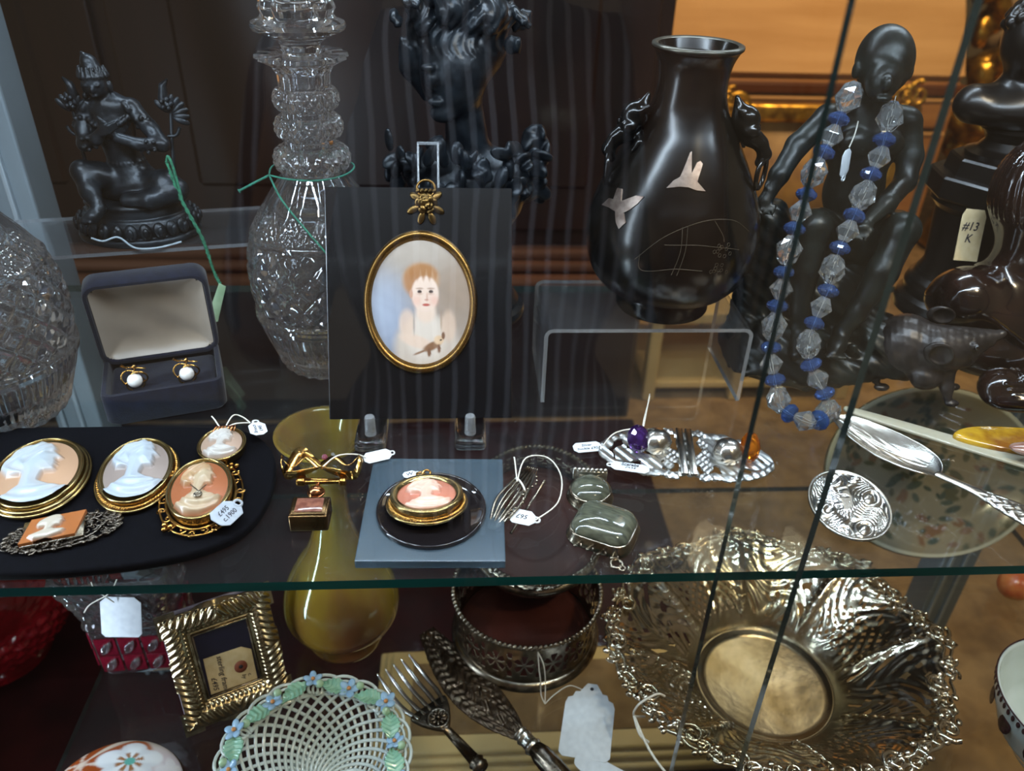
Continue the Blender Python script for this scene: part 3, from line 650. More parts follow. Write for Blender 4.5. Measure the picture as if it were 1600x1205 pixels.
def onvase(a, z, lift): # a = azimuth from the front (-y) toward +x
    r = vr(z) + lift; return np.stack([r * np.sin(a), -r * np.cos(a), z], -1)
def inlay(poly, a0, z0, scale, rot, lift=0.0005, n=None):
    P = np.array(poly) * scale; c, s2 = math.cos(rot), math.sin(rot); P = P @ np.array([[c, s2], [-s2, c]])
    bm = bmesh.new(); f = bm.faces.new([bm.verts.new((p_[0], p_[1], 0)) for p_ in P]); bmesh.ops.triangulate(bm, faces=[f])
    bmesh.ops.subdivide_edges(bm, edges=bm.edges[:], cuts=2, use_grid_fill=True); bmesh.ops.triangulate(bm, faces=bm.faces[:])
    r = bmesh.ops.extrude_face_region(bm, geom=bm.faces[:]); top = [v for v in r['geom'] if isinstance(v, bmesh.types.BMVert)]
    for v in top: v.co.z = 1
    bmesh.ops.recalc_face_normals(bm, faces=bm.faces[:])
    for v in bm.verts:
        q = onvase(np.array(a0 + v.co.x / 0.045), np.array(z0 + v.co.y), 0.0008 if v.co.z > 0.5 else -0.0004); v.co = Vector(q.tolist())
    bm.verts.index_update(); V = np.array([v.co[:] for v in bm.verts]); F = [[v.index for v in f.verts] for f in bm.faces]; bm.free(); return V, F
bird1 = [(-1.0, -0.62), (-0.72, -0.28), (-0.40, -0.10), (-0.22, 0.35), (0.02, 0.95), (0.14, 1.0), (0.22, 0.1), (0.5, 0.55), (0.72, 0.62), (0.86, 0.5), (0.62, -0.05), (0.55, -0.25), (1.0, -0.66), (0.52, -0.62), (0.1, -0.50), (-0.35, -0.5)]
bird2 = [(-1.0, 0.0), (-0.72, 0.36), (-0.42, 0.40), (-0.46, 0.86), (-0.18, 0.88), (0.02, 0.45), (0.30, 0.62), (0.62, 0.80), (0.98, 0.82), (0.78, 0.50), (0.50, 0.20), (0.30, 0.05), (0.50, -0.30), (0.28, -0.62), (0.08, -0.40), (-0.10, 0.0), (-0.5, 0.05)]
part('inlaid_bird', inlay(bird1, -0.16, 0.1015, 0.0118, 0.0), INLAY, t, smooth=False, label='silver inlaid bird, wings raised')
part('inlaid_bird', inlay(bird2, -0.98, 0.0755, 0.0140, 0.05), INLAY, t, smooth=False, label='silver inlaid bird diving to the left')
LINE = mat('engraved_line', '4a3f30', 0.5, 0.5, '3a3226', 100)
g = G()
def vline(pts, r=0.00022): g.put(tube(np.array([onvase(np.array(a + 0.12), np.array(z + 0.006), 0.0001) for a, z in smoothc(pts, 6)]), r, 4))
vline([(-0.75, 0.046), (-0.45, 0.063), (-0.05, 0.072), (0.35, 0.071), (0.62, 0.062)]); vline([(-0.45, 0.058), (-0.1, 0.059), (0.25, 0.056), (0.45, 0.053)])
vline([(-0.28, 0.069), (-0.27, 0.055), (-0.33, 0.040)]); vline([(-0.22, 0.069), (-0.22, 0.055), (-0.27, 0.040)]); vline([(0.10, 0.072), (0.20, 0.064), (0.22, 0.060)])
vline([(-0.7, 0.05), (-0.66, 0.040), (-0.3, 0.044), (0.0, 0.043)])
for i in range(18):
    a0 = 0.2 + random.uniform(-0.10, 0.12); z0 = 0.058 - random.uniform(0, 0.018)
    vline([(a0 + 0.018 * math.cos(q), z0 + 0.0011 * math.sin(q)) for q in np.linspace(0, 2 * PI, 7)], 0.00016)
part('engraving', g, LINE, t, label='fine engraved reed lines')
def handle(az):
    s_ = Sculpt((-0.026, -0.022, 0.086), (0.026, 0.022, 0.142), 0.0009)
    s_.ell((0.000, 0, 0.126), (0.0085, 0.0075, 0.0085), 0.003).ell((0.004, -0.005, 0.121), (0.005, 0.004, 0.004), 0.002).ell((0.004, 0.005, 0.121), (0.005, 0.004, 0.004), 0.002)
    s_.ell((0.006, 0, 0.116), (0.0065, 0.006, 0.0055), 0.002).cap((-0.004, 0, 0.131), (-0.007, 0.0, 0.138), 0.0045, 0.0015, 0.002)
    s_.cap((-0.001, -0.005, 0.129), (-0.005, -0.008, 0.133), 0.0030, 0.001, 0.001).cap((-0.001, 0.005, 0.129), (-0.005, 0.008, 0.133), 0.0030, 0.001, 0.001)
    s_.chain([(0.004, 0, 0.116), (0.011, 0, 0.113), (0.0145, 0, 0.107), (0.0125, 0, 0.102)], [0.0045, 0.0042, 0.0038, 0.003], 0.002)
    s_.ell((0.008, -0.0035, 0.1225), 0.0015, 0.0005).ell((0.008, 0.0035, 0.1225), 0.0015, 0.0005).chain([(-0.002, 0.0, 0.118), (-0.002, 0.007, 0.112), (0.002, 0.0085, 0.108)], [0.003, 0.0025, 0.001], 0.002)
    h = part('handle', s_.VF(), BLKV, t, ((0.0335) * math.cos(az), 0.0335 * math.sin(az), 0.0), (0, 0, az))
    part('ring', tube([(0.0125 + 0.0085 * math.sin(q) * 0.3 + 0.002, 0.0082 * math.sin(q), 0.0960 + 0.0095 * math.cos(q)) for q in np.linspace(0, 2 * PI, 33)[:-1]], 0.0015, 8, True), BLKV, h)
handle(-0.32); handle(PI + 0.15)

# ------------------------------------------------------------------ dark bust behind the portrait
t = thing('bronze_bust', 'black bronze bust of a woman with flower-dressed hair behind the portrait', 'bust', (0.0114, 0.295, 0.0002))
part('socle', lathe(dens([(0, 0), (0.040, 0), (0.041, 0.003), (0.040, 0.007), (0.034, 0.009), (0.036, 0.012), (0.033, 0.016), (0.020, 0.022), (0.016, 0.034), (0.018, 0.046), (0.026, 0.052), (0.026, 0.058), (0, 0.058)], 0.002), 64), BRONZE, t, angle=40)
s_ = Sculpt((-0.075, -0.05, 0.045), (0.065, 0.05, 0.262), 0.0013)
s_.cap((0.0, 0, 0.052), (0.0, 0, 0.085), 0.018, 0.034, 0.012).ell((-0.004, 0.0, 0.108), (0.046, 0.028, 0.026), 0.015)
s_.cap((-0.004, 0.0, 0.12), (-0.008, -0.006, 0.165), 0.017, 0.013, 0.008).ell((-0.014, -0.010, 0.187), (0.023, 0.026, 0.031), 0.006, (0.0, 0.12, 0.4))
s_.ell((-0.029, -0.028, 0.184), (0.0045, 0.006, 0.007), 0.003).ell((-0.026, -0.030, 0.170), (0.006, 0.004, 0.003), 0.002).ell((-0.022, -0.024, 0.162), (0.009, 0.008, 0.007), 0.004)
for q in (-1, 1): s_.ell((-0.022 + q * 0.009, -0.030 + q * 0.006 + 0.004, 0.192), (0.005, 0.0035, 0.003), 0.002)
r2 = np.random.default_rng(3)
for i in range(60):                                                                                             # hair
    a = r2.uniform(0, 2 * PI); e = r2.uniform(0.15, 1.5); R_ = np.array([0.030, 0.030, 0.034]) * r2.uniform(0.92, 1.1)
    c_ = np.array([-0.008, 0.0, 0.208]) + R_ * np.array([math.cos(a) * math.cos(e), math.sin(a) * math.cos(e), math.sin(e)])
    s_.ell(c_, (0.0055, 0.0075, 0.011), 0.003, (r2.uniform(-1, 1), r2.uniform(-1, 1), r2.uniform(0, 3)))
s_.ell((-0.006, 0.004, 0.205), (0.029, 0.028, 0.032), 0.008)
for i in range(26):                                                                                             # flowers and leaves in the hair
    s_.ell((r2.uniform(-0.055, 0.035), r2.uniform(-0.03, 0.01), r2.uniform(0.195, 0.245)), (0.009, 0.0035, 0.006), 0.0015, tuple(r2.uniform(-1.5, 1.5, 3)))
s_.chain([(-0.035, 0.005, 0.21), (-0.042, 0.008, 0.185), (-0.034, 0.01, 0.165)], [0.010, 0.009, 0.004], 0.006)
for i in range(90):                                                                                             # ruffled collar of leaves
    a = r2.uniform(-0.5, PI + 0.5) + PI; rr = r2.uniform(0.85, 1.15)
    s_.ell((-0.004 + 0.052 * rr * math.cos(a), 0.034 * rr * math.sin(a), r2.uniform(0.094, 0.142)), (0.0085, 0.0028, 0.0055), 0.0015, tuple(r2.uniform(-1.5, 1.5, 3)))
s_.disp(lambda X, Y, Z: 0.0006 * np.sin(X * 900 + 6 * np.sin(Z * 160)), (-0.06, -0.05, 0.2), (0.05, 0.05, 0.26))
part('figure', s_.VF(), BRONZE, t)

# ------------------------------------------------------------------ seated man of bronze
t = thing('bronze_figure', 'dark bronze nude man seated on a rock with one arm on a stump, wearing beads', 'statue', (0.255, 0.21, 0.0002))
def w(x, y, z): return (x - 0.255, y - 0.21, z)
s_ = Sculpt((-0.085, -0.065, 0.0), (0.075, 0.065, 0.235), 0.00125)
s_.ell(w(0.264, 0.224, 0.209), (0.0165, 0.0185, 0.021), 0.002, (-0.25, 0.0, 0.25)).ell(w(0.258, 0.208, 0.200), (0.010, 0.010, 0.012), 0.005)
s_.ell(w(0.2555, 0.1975, 0.201), (0.0028, 0.004, 0.0045), 0.002).ell(w(0.257, 0.199, 0.192), (0.005, 0.003, 0.002), 0.0015)
for x_ in (0.2475, 0.2815): s_.ell(w(x_, 0.224, 0.203), (0.0022, 0.0042, 0.0055), 0.001)
s_.cap(w(0.264, 0.226, 0.195), w(0.266, 0.229, 0.176), 0.0092, 0.0105, 0.004)
s_.chain([w(0.240, 0.229, 0.172), w(0.266, 0.231, 0.174), w(0.292, 0.231, 0.171)], [0.0095, 0.0100, 0.0095], 0.006)
s_.ell(w(0.266, 0.229, 0.157), (0.0265, 0.0165, 0.022), 0.006).ell(w(0.255, 0.2165, 0.160), (0.011, 0.006, 0.008), 0.004).ell(w(0.277, 0.2165, 0.160), (0.011, 0.006, 0.008), 0.004)
s_.ell(w(0.268, 0.228, 0.126), (0.0205, 0.0155, 0.026), 0.008).ell(w(0.272, 0.230, 0.090), (0.0285, 0.021, 0.020), 0.008)
s_.chain([w(0.238, 0.228, 0.172), w(0.2175, 0.217, 0.158), w(0.205, 0.206, 0.142), w(0.1985, 0.2005, 0.131)], [0.0088, 0.0072, 0.0062, 0.0044], 0.003)
s_.ell(w(0.2, 0.202, 0.1345), (0.0058, 0.0058, 0.0022), 0.0006, (0.5, 0.6, 0)).ell(w(0.1965, 0.199, 0.126), (0.0055, 0.0050, 0.0062), 0.002)
for i in range(4): s_.cap(w(0.1945 + i * 0.0024, 0.196 - i * 0.0006, 0.126), w(0.192 + i * 0.0026, 0.193 - i * 0.0006, 0.121), 0.0014, 0.0011, 0.0008)
s_.chain([w(0.294, 0.230, 0.169), w(0.2975, 0.222, 0.150), w(0.2945, 0.214, 0.136)], [0.0090, 0.0080, 0.0070], 0.003)
s_.chain([w(0.2945, 0.214, 0.136), w(0.277, 0.198, 0.127), w(0.262, 0.187, 0.119)], [0.0068, 0.0062, 0.0044], 0.003)
s_.ell(w(0.258, 0.184, 0.116), (0.0060, 0.0055, 0.0045), 0.002)
for i in range(4): s_.cap(w(0.256 + i * 0.002, 0.182 - i * 0.001, 0.116), w(0.251 + i * 0.0022, 0.179 - i * 0.001, 0.110), 0.0014, 0.0011, 0.0008)
s_.chain([w(0.287, 0.226, 0.086), w(0.292, 0.205, 0.104), w(0.2885, 0.190, 0.112)], [0.0165, 0.0140, 0.0110], 0.005)
s_.chain([w(0.2885, 0.190, 0.111), w(0.278, 0.181, 0.086), w(0.2655, 0.1755, 0.058), w(0.259, 0.174, 0.046)], [0.0105, 0.0098, 0.0065, 0.0055], 0.004)
s_.chain([w(0.259, 0.175, 0.043), w(0.253, 0.166, 0.038), w(0.248, 0.159, 0.036)], [0.0062, 0.0058, 0.0040], 0.003)
for i in range(5): s_.ell(w(0.2435 + i * 0.0028, 0.1575 - 0.0003 * i, 0.0355), (0.0016, 0.0034, 0.0017), 0.0008)
s_.chain([w(0.258, 0.226, 0.086), w(0.240, 0.208, 0.104), w(0.230, 0.193, 0.113)], [0.0165, 0.0140, 0.0110], 0.005)
s_.chain([w(0.230, 0.192, 0.112), w(0.2285, 0.188, 0.085), w(0.231, 0.185, 0.056), w(0.232, 0.184, 0.044)], [0.0105, 0.0098, 0.0066, 0.0056], 0.004)
s_.chain([w(0.232, 0.184, 0.040), w(0.228, 0.172, 0.034), w(0.225, 0.164, 0.032)], [0.0062, 0.0056, 0.0038], 0.003)
part('figure', s_.VF(), BRONZE2, t)
s_ = Sculpt((-0.085, -0.065, 0.0), (0.085, 0.065, 0.135), 0.0016)
s_.cap(w(0.2165, 0.222, 0.01), w(0.2075, 0.214, 0.110), 0.0190, 0.0140, 0.004).ell(w(0.272, 0.230, 0.048), (0.040, 0.030, 0.034), 0.012)
s_.ell(w(0.25, 0.205, 0.014), (0.068, 0.046, 0.017), 0.008).ell(w(0.296, 0.19, 0.034), (0.024, 0.022, 0.013), 0.006, (0.2, 0.3, 0)).ell(w(0.302, 0.182, 0.020), (0.022, 0.020, 0.012), 0.006, (0.1, 0.4, 0))
s_.ell(w(0.216, 0.188, 0.026), (0.026, 0.022, 0.016), 0.006, (0.2, -0.3, 0)).ell(w(0.236, 0.176, 0.018), (0.024, 0.014, 0.014), 0.006)
r2 = np.random.default_rng(5)
for i in range(22): s_.cap(w(r2.uniform(0.195, 0.31), r2.uniform(0.168, 0.2), r2.uniform(0.004, 0.03)), w(r2.uniform(0.195, 0.31), r2.uniform(0.168, 0.21), r2.uniform(0.01, 0.045)), 0.0045, 0.003, 0.003)
s_.disp(lambda X, Y, Z: 0.0011 * np.sin(X * 330 + Z * 500) * np.sin(Y * 280 + X * 120), (-0.09, -0.07, 0), (0.09, 0.07, 0.14))
s_.box((0, 0, -0.006), (0.2, 0.2, 0.006), 0.0, sub=True).box((-0.11, 0, 0.02), (0.0485, 0.2, 0.05), 0.0, sub=True)
part('rock', s_.VF(), BRONZE2, t)

# ------------------------------------------------------------------ bronze mouse
t = thing('bronze_mouse', 'dark bronze mouse with pointed nose looking right in front of the carvings', 'figurine', (0.318, 0.168, 0.0002))
def w(x, y, z): return (x - 0.318, y - 0.168, z)
s_ = Sculpt((-0.04, -0.035, 0.0), (0.055, 0.04, 0.07), 0.0007)
s_.ell(w(0.3080, 0.178, 0.0320), (0.0215, 0.0200, 0.0225), 0.004, (0, -0.2, 0)).ell(w(0.322, 0.170, 0.028), (0.0180, 0.0150, 0.0160), 0.006)
s_.cap(w(0.3240, 0.1655, 0.0375), w(0.3590, 0.1600, 0.0500), 0.0165, 0.0034, 0.004).ell(w(0.3345, 0.1610, 0.0350), (0.0150, 0.0105, 0.0105), 0.005).ell(w(0.3605, 0.1596, 0.0512), (0.0030, 0.0028, 0.0026), 0.0008)
s_.cap(w(0.340, 0.159, 0.0345), w(0.3545, 0.1585, 0.0445), 0.0050, 0.0022, 0.003)
s_.ell(w(0.3150, 0.1500, 0.0415), (0.0096, 0.0026, 0.0092), 0.0010, (0.15, 0.25, -0.45)).ell(w(0.3160, 0.1476, 0.0415), (0.0074, 0.0022, 0.0070), 0.0006, (0.15, 0.25, -0.45), True)
s_.ell(w(0.3260, 0.1770, 0.0560), (0.0092, 0.0026, 0.0080), 0.0010, (0.35, 0.2, -0.3)).ell(w(0.3270, 0.1746, 0.0565), (0.0070, 0.0020, 0.0060), 0.0006, (0.35, 0.2, -0.3), True)
s_.ell(w(0.3395, 0.1530, 0.0455), 0.0030, 0.0008)
s_.ell(w(0.318, 0.158, 0.0180), (0.0110, 0.008, 0.0090), 0.004)
s_.chain([w(0.298, 0.178, 0.024), w(0.2935, 0.176, 0.014), w(0.2930, 0.174, 0.006)], [0.0095, 0.0048, 0.0030], 0.003).ell(w(0.2965, 0.170, 0.0026), (0.0056, 0.0034, 0.0026), 0.0015)
s_.chain([w(0.331, 0.160, 0.022), w(0.3325, 0.154, 0.012), w(0.334, 0.1515, 0.005)], [0.0070, 0.0040, 0.0028], 0.003).ell(w(0.3368, 0.1495, 0.0024), (0.0050, 0.0032, 0.0024), 0.0015)
s_.chain([w(0.334, 0.174, 0.022), w(0.343, 0.174, 0.012), w(0.346, 0.172, 0.005)], [0.0070, 0.0040, 0.0028], 0.003).ell(w(0.349, 0.170, 0.0024), (0.0050, 0.0032, 0.0024), 0.0015)
s_.disp(lambda X, Y, Z: 0.00015 * np.sin(X * 900 + Z * 700) * np.sin(Y * 800 - X * 300), (-0.04, -0.035, 0), (0.05, 0.035, 0.06))
part('body', s_.VF(), BRONZE3, t)
part('eye', G().put(ball(0.0021, 12, 8), w(0.3400, 0.1508, 0.0458)), mat('glossy_black_eye', '060505', 0.05, coat=1.0), t)

# ------------------------------------------------------------------ dark bust on stepped pedestal
t = thing('pedestal_bust', 'black classical bust on a tall stepped octagonal pedestal at the right', 'bust', (0.412, 0.295, 0.0002))
part('foot', lathe(dens([(0, 0), (0.043, 0), (0.044, 0.006), (0.043, 0.012), (0.039, 0.015), (0.040, 0.022), (0.038, 0.028), (0.0345, 0.031), (0.033, 0.035), (0, 0.035)], 0.002), 64), BLKSTONE, t, angle=40)
part('column', lathe([(0, 0.035), (0.0325, 0.035), (0.0300, 0.042), (0.0345, 0.088), (0.040, 0.094), (0.040, 0.098), (0, 0.098)], 64), BLKSTONE, t, angle=35)
part('slab', lathe([(0, 0.098), (0.045, 0.099), (0.047, 0.101), (0.047, 0.115), (0.045, 0.1165), (0, 0.1165)], 8), BLKSTONE, t, rot=(0, 0, 0.2), smooth=False)
part('slab', lathe([(0, 0.1165), (0.037, 0.1165), (0.0355, 0.128), (0.034, 0.1295), (0, 0.1295)], 8), BLKSTONE, t, rot=(0, 0, 0.2), smooth=False)
part('neck_ring', lathe(dens([(0, 0.1295), (0.026, 0.1295), (0.027, 0.133), (0.020, 0.136), (0.0155, 0.142), (0.018, 0.147), (0.021, 0.150), (0.017, 0.153), (0, 0.153)], 0.0015), 48), BLKSTONE, t, angle=40)
s_ = Sculpt((-0.06, -0.045, 0.145), (0.05, 0.045, 0.245), 0.0011)
s_.cap((0, 0, 0.15), (0, 0, 0.165), 0.012, 0.026, 0.006).cap((-0.036, 0.0, 0.168), (0.034, 0, 0.168), 0.014, 0.014, 0.008).ell((-0.002, -0.006, 0.166), (0.036, 0.020, 0.014), 0.008)
s_.cap((-0.002, 0, 0.175), (-0.006, -0.002, 0.195), 0.0165, 0.0145, 0.006).ell((-0.008, -0.004, 0.213), (0.021, 0.025, 0.026), 0.004).ell((-0.014, -0.028, 0.210), (0.004, 0.005, 0.007), 0.002).ell((-0.012, -0.022, 0.198), (0.010, 0.008, 0.007), 0.004)
r2 = np.random.default_rng(8)
for i in range(70):
    a = r2.uniform(0, 2 * PI); e = r2.uniform(0.25, 1.5); s_.ell((-0.008 + 0.021 * math.cos(a) * math.cos(e), -0.002 + 0.025 * math.sin(a) * math.cos(e), 0.214 + 0.026 * math.sin(e)), 0.0040, 0.0012)
part('figure', s_.VF(), BLKSTONE, t)

# ------------------------------------------------------------------ polished wooden head with combed hair
t = thing('wood_carving', 'large polished dark wood carving of a head with combed hair at the right edge', 'carving', (0.3920, 0.205, 0.0002))
s_ = Sculpt((-0.075, -0.05, 0.0), (0.08, 0.06, 0.185), 0.0014)
s_.ell((0.004, 0.008, 0.130), (0.035, 0.036, 0.040), 0.006).cap((0.004, 0.006, 0.10), (0.004, 0.006, 0.075), 0.023, 0.021, 0.008)
s_.ell((0.0, 0.004, 0.052), (0.058, 0.030, 0.026), 0.012).ell((-0.038, -0.006, 0.060), (0.022, 0.022, 0.020), 0.008).ell((0.01, 0.0, 0.018), (0.05, 0.034, 0.026), 0.012).ell((0.036, -0.004, 0.03), (0.03, 0.026, 0.03), 0.012)
s_.ell((0.010, -0.026, 0.124), (0.010, 0.008, 0.010), 0.004).ell((0.006, -0.022, 0.112), (0.012, 0.010, 0.008), 0.005)
for i in range(7): s_.cap((-0.05 + i * 0.004, -0.018, 0.068 - i * 0.003), (0.02 + i * 0.004, -0.032, 0.022 + i * 0.005), 0.003, 0.004, 0.004)
def hair(X, Y, Z):
    a = np.arctan2(Y - 0.008, X - 0.004); return np.where(Z > 0.112, 0.0007 * np.sin(a * 40 + (Z - 0.12) * 260), 0)
s_.disp(hair, (-0.075, -0.05, 0.1), (0.08, 0.06, 0.185))
s_.box((0, 0, -0.01), (0.2, 0.2, 0.01), 0.0, sub=True)
part('figure', s_.VF(), BLKWOOD, t)
c_ = part('price_tag', prism([(-0.010, -0.018), (0.010, -0.018), (0.010, 0.014), (0.0075, 0.0185), (-0.0075, 0.0185), (-0.010, 0.014)], 0.0006, 0.0001), CREAMP, t, (-0.026, 0.0285, 0.0905), (1.25, 0.12, 0.12), 'cream paper price tag')
text('#13\nK', 0.0085, INK, c_, (-0.002, 0.002, 0.0008), (0, 0, 0))
# dark glossy carving lying in front of it
t = thing('carved_shell', 'glossy dark wood ribbed carving lying in front of the bronze mouse at right', 'carving', (0.392, 0.150, 0.0002), 0.12)
s_ = Sculpt((-0.045, -0.03, 0.0), (0.05, 0.03, 0.034), 0.0008)
s_.ell((0.0, 0.0, 0.012), (0.036, 0.019, 0.0115), 0.003, (0, -0.12, 0)).ell((0.022, 0.004, 0.016), (0.026, 0.020, 0.014), 0.005).ell((-0.022, 0.006, 0.014), (0.015, 0.013, 0.0125), 0.004)
for i in range(5): s_.chain([(-0.028 + i * 0.002, -0.004 - i * 0.0025, 0.0215 - i * 0.003), (-0.005, -0.008 - i * 0.0028, 0.0215 - i * 0.0035), (0.02, -0.010 - i * 0.0026, 0.020 - i * 0.003)], [0.0012, 0.0028, 0.002], 0.0012)
s_.chain([(-0.012, -0.012, 0.019), (-0.0135, 0.0, 0.0245), (-0.0115, 0.012, 0.022)], [0.002, 0.0022, 0.002], 0.001).chain([(-0.008, -0.013, 0.018), (-0.0095, 0.0, 0.0245), (-0.0075, 0.012, 0.022)], [0.0016, 0.002, 0.0016], 0.001)
s_.box((0, 0, -0.01), (0.2, 0.2, 0.01), 0.0, sub=True)
part('body', s_.VF(), BLKWOOD, t)
# ------------------------------------------------------------------ helpers for jewellery
def sd(X, Y, poly):
    """signed distance to a polygon, negative inside"""
    P = np.array(poly, float); d = np.full(X.shape, 1e9); ins = np.zeros(X.shape, bool)
    for a, b in zip(P, np.roll(P, -1, 0)):
        e = b - a; wx = X - a[0]; wy = Y - a[1]; t_ = np.clip((wx * e[0] + wy * e[1]) / (e.dot(e) + 1e-12), 0, 1)
        d = np.minimum(d, np.hypot(wx - e[0] * t_, wy - e[1] * t_))
        c = ((a[1] > Y) != (b[1] > Y)) & (X < (b[0] - a[0]) * (Y - a[1]) / (b[1] - a[1] + 1e-12) + a[0]); ins ^= c
    return np.where(ins, -d, d)
def ellipse(rx, ry, n=64, z=0.0): a = np.arange(n) * 2 * PI / n; return np.stack([rx * np.cos(a), ry * np.sin(a), np.full(n, z)], -1)
def roperim(rx, ry, z, r, turns, n=480):
    g = G(); a = np.arange(n) * 2 * PI / n
    for ph in (0, PI):
        q = a * turns + ph; rr = r * 0.62 * np.cos(q)
        g.put(tube(np.stack([(rx + rr) * np.cos(a), (ry + rr) * np.sin(a), z + r * 0.62 * np.sin(q)], -1), r * 0.7, 5, True))
    return g
def ss(a, b, x): t_ = np.clip((x - a) / (b - a), 0, 1); return t_ * t_ * (3 - 2 * t_)
def ink_tag(parent, loc, rot, wd, ht, txt, size, m=PAPER, clip=0.28, name='price_tag', label='small white card price tag'):
    c = clip * ht
    o = [(-wd / 2 + c, -ht / 2), (wd / 2 - c, -ht / 2), (wd / 2, -ht / 2 + c), (wd / 2, ht / 2 - c), (wd / 2 - c, ht / 2), (-wd / 2 + c, ht / 2), (-wd / 2, ht / 2 - c), (-wd / 2, -ht / 2 + c)]
    p_ = part(name, prism(o, 0.0005, 0.0001), m, parent, loc, rot, label)
    part('eyelet', tube(ellipse(ht * 0.17, ht * 0.17, 16), ht * 0.06, 6, True), m, p_, (wd / 2 + ht * 0.08, 0, 0.00025))
    if txt: text(txt, size, INK, p_, (-0.0004, 0, 0.0006), (0, 0, 0))
    return p_
def thread(parent, pts, r=0.00045, m=None): return part('thread', tube(smoothc(pts, 6), r, 6), m or STRING, parent)
LADY = [(0.10, 0.84), (0.30, 0.76), (0.42, 0.62), (0.455, 0.51), (0.44, 0.45), (0.60, 0.26), (0.53, 0.225), (0.465, 0.20), (0.515, 0.155), (0.475, 0.125), (0.505, 0.085), (0.455, 0.04), (0.485, -0.025), (0.41, -0.10), (0.24, -0.09), (0.19, -0.22), (0.36, -0.31), (0.80, -0.42), (0.70, -0.74),
        (0.10, -0.98), (-0.46, -0.92), (-0.84, -0.54), (-0.48, -0.36), (-0.26, -0.24), (-0.24, -0.06), (-0.52, -0.02), (-0.68, 0.20), (-0.62, 0.46), (-0.42, 0.68), (-0.14, 0.82)]
SHELLC = mat('carved_shell', 'ffffff', 0.32, vcol=True, coat=0.25)
def cameo_relief(rx, ry, hgt, base, white, tint=0.0, poly=LADY, cent=(0, 0), bigger=1.0, nr=64, na=150):
    b0, w0 = np.array(lin(base)), np.array(lin(white))
    def geo(U, W):
        a = U * 2 * PI; r = W ** 0.8; A = r * np.cos(a); B = r * np.sin(a)
        px, py = (A - cent[0]) / bigger, (B - cent[1]) / bigger
        d = sd(px, py, poly); m = ss(0.0, -0.09, d); h = m * 0.55 + 0.35 * ss(-0.02, -0.30, d)
        hair = ss(0.08, -0.02, d) * ss(0.30, 0.42, py - 0.55 * (px - 0.15) + 0.0) * ss(0.36, 0.22, px - 0.2 * py)
        hair = np.clip(hair + ss(0.08, -0.02, d) * ss(-0.12, -0.2, px) * ss(-0.18, -0.08, py), 0, 1)
        h += hair * 0.16 * np.sin(px * 20 + 7 * np.sin(py * 6)) * m
        cl = ss(-0.36, -0.46, py) * m; h += cl * 0.13 * np.sin(np.hypot(px - 0.1, py - 0.15) * 32)
        eye = np.exp(-(((px - 0.30) / 0.05) ** 2 + ((py - 0.40) / 0.035) ** 2)); h -= eye * 0.10 * m
        return A, B, h, m, hair, r
    def fun(U, W):
        A, B, h, m, hair, r = geo(U, W); return A * rx, B * ry, hgt * (0.55 * (1 - r * r) + h)
    def col(U, W, P):
        A, B, h, m, hair, r = geo(U, W); k = np.clip(m * (0.45 + 0.62 * h), 0, 1)[..., None]
        sh = 0.5 + 0.5 * np.sin(A * 3 + B * 2 + 1); bb = b0 * (0.88 + 0.2 * sh[..., None]); ww = w0 * (1 - tint * hair[..., None] * np.array([0.1, 0.35, 0.6]))
        return bb * (1 - k) + ww * k
    V, F, cc = sheet(na, nr, fun, cu=True, col=col)
    return mk((V, F[:, ::-1] if False else F), 'cameo', True, None, cc)
def flipme(me):
    me.flip_normals(); return me
def cameo(label, loc, rz, rx, ry, base, white, rim='plain', tint=0.0, rot=None, hgt=0.0042, up=0.0045, bigger=1.0, cent=(0, 0)):
    t = thing('cameo_brooch', label, 'brooch', loc, rz, rot=rot)
    part('backing', lathe(dens([(0, 0), (0.93, 0), (1.0, 0.0016), (1.0, up + 0.0008), (0.94, up + 0.0010), (0, up)], 0.4), 64), PGOLD, t, scale=(rx, ry, 1.0))
    part('carved_panel', flipme(cameo_relief(rx * 0.95, ry * 0.95, hgt, base, white, tint, bigger=bigger, cent=cent)), SHELLC, t, (0, 0, up + 0.0006), label='carved shell panel with a woman in profile')
    part('bezel', tube(ellipse(rx * 0.985, ry * 0.985, 80, up + 0.0010), 0.0009, 8, True), PGOLD, t)
    if rim == 'rope': part('rope_border', roperim(rx * 1.05, ry * 1.04, 0.0024, 0.0011, 46), GOLD, t); part('edge', tube(ellipse(rx * 1.12, ry * 1.09, 80, 0.0012), 0.0009, 8, True), PGOLD, t)
    if rim == 'step':
        part('border', tube(ellipse(rx * 1.05, ry * 1.04, 80, 0.0028), 0.0014, 8, True), PGOLD, t); part('edge', tube(ellipse(rx * 1.11, ry * 1.085, 80, 0.0014), 0.0012, 8, True), PGOLD, t)
    return t

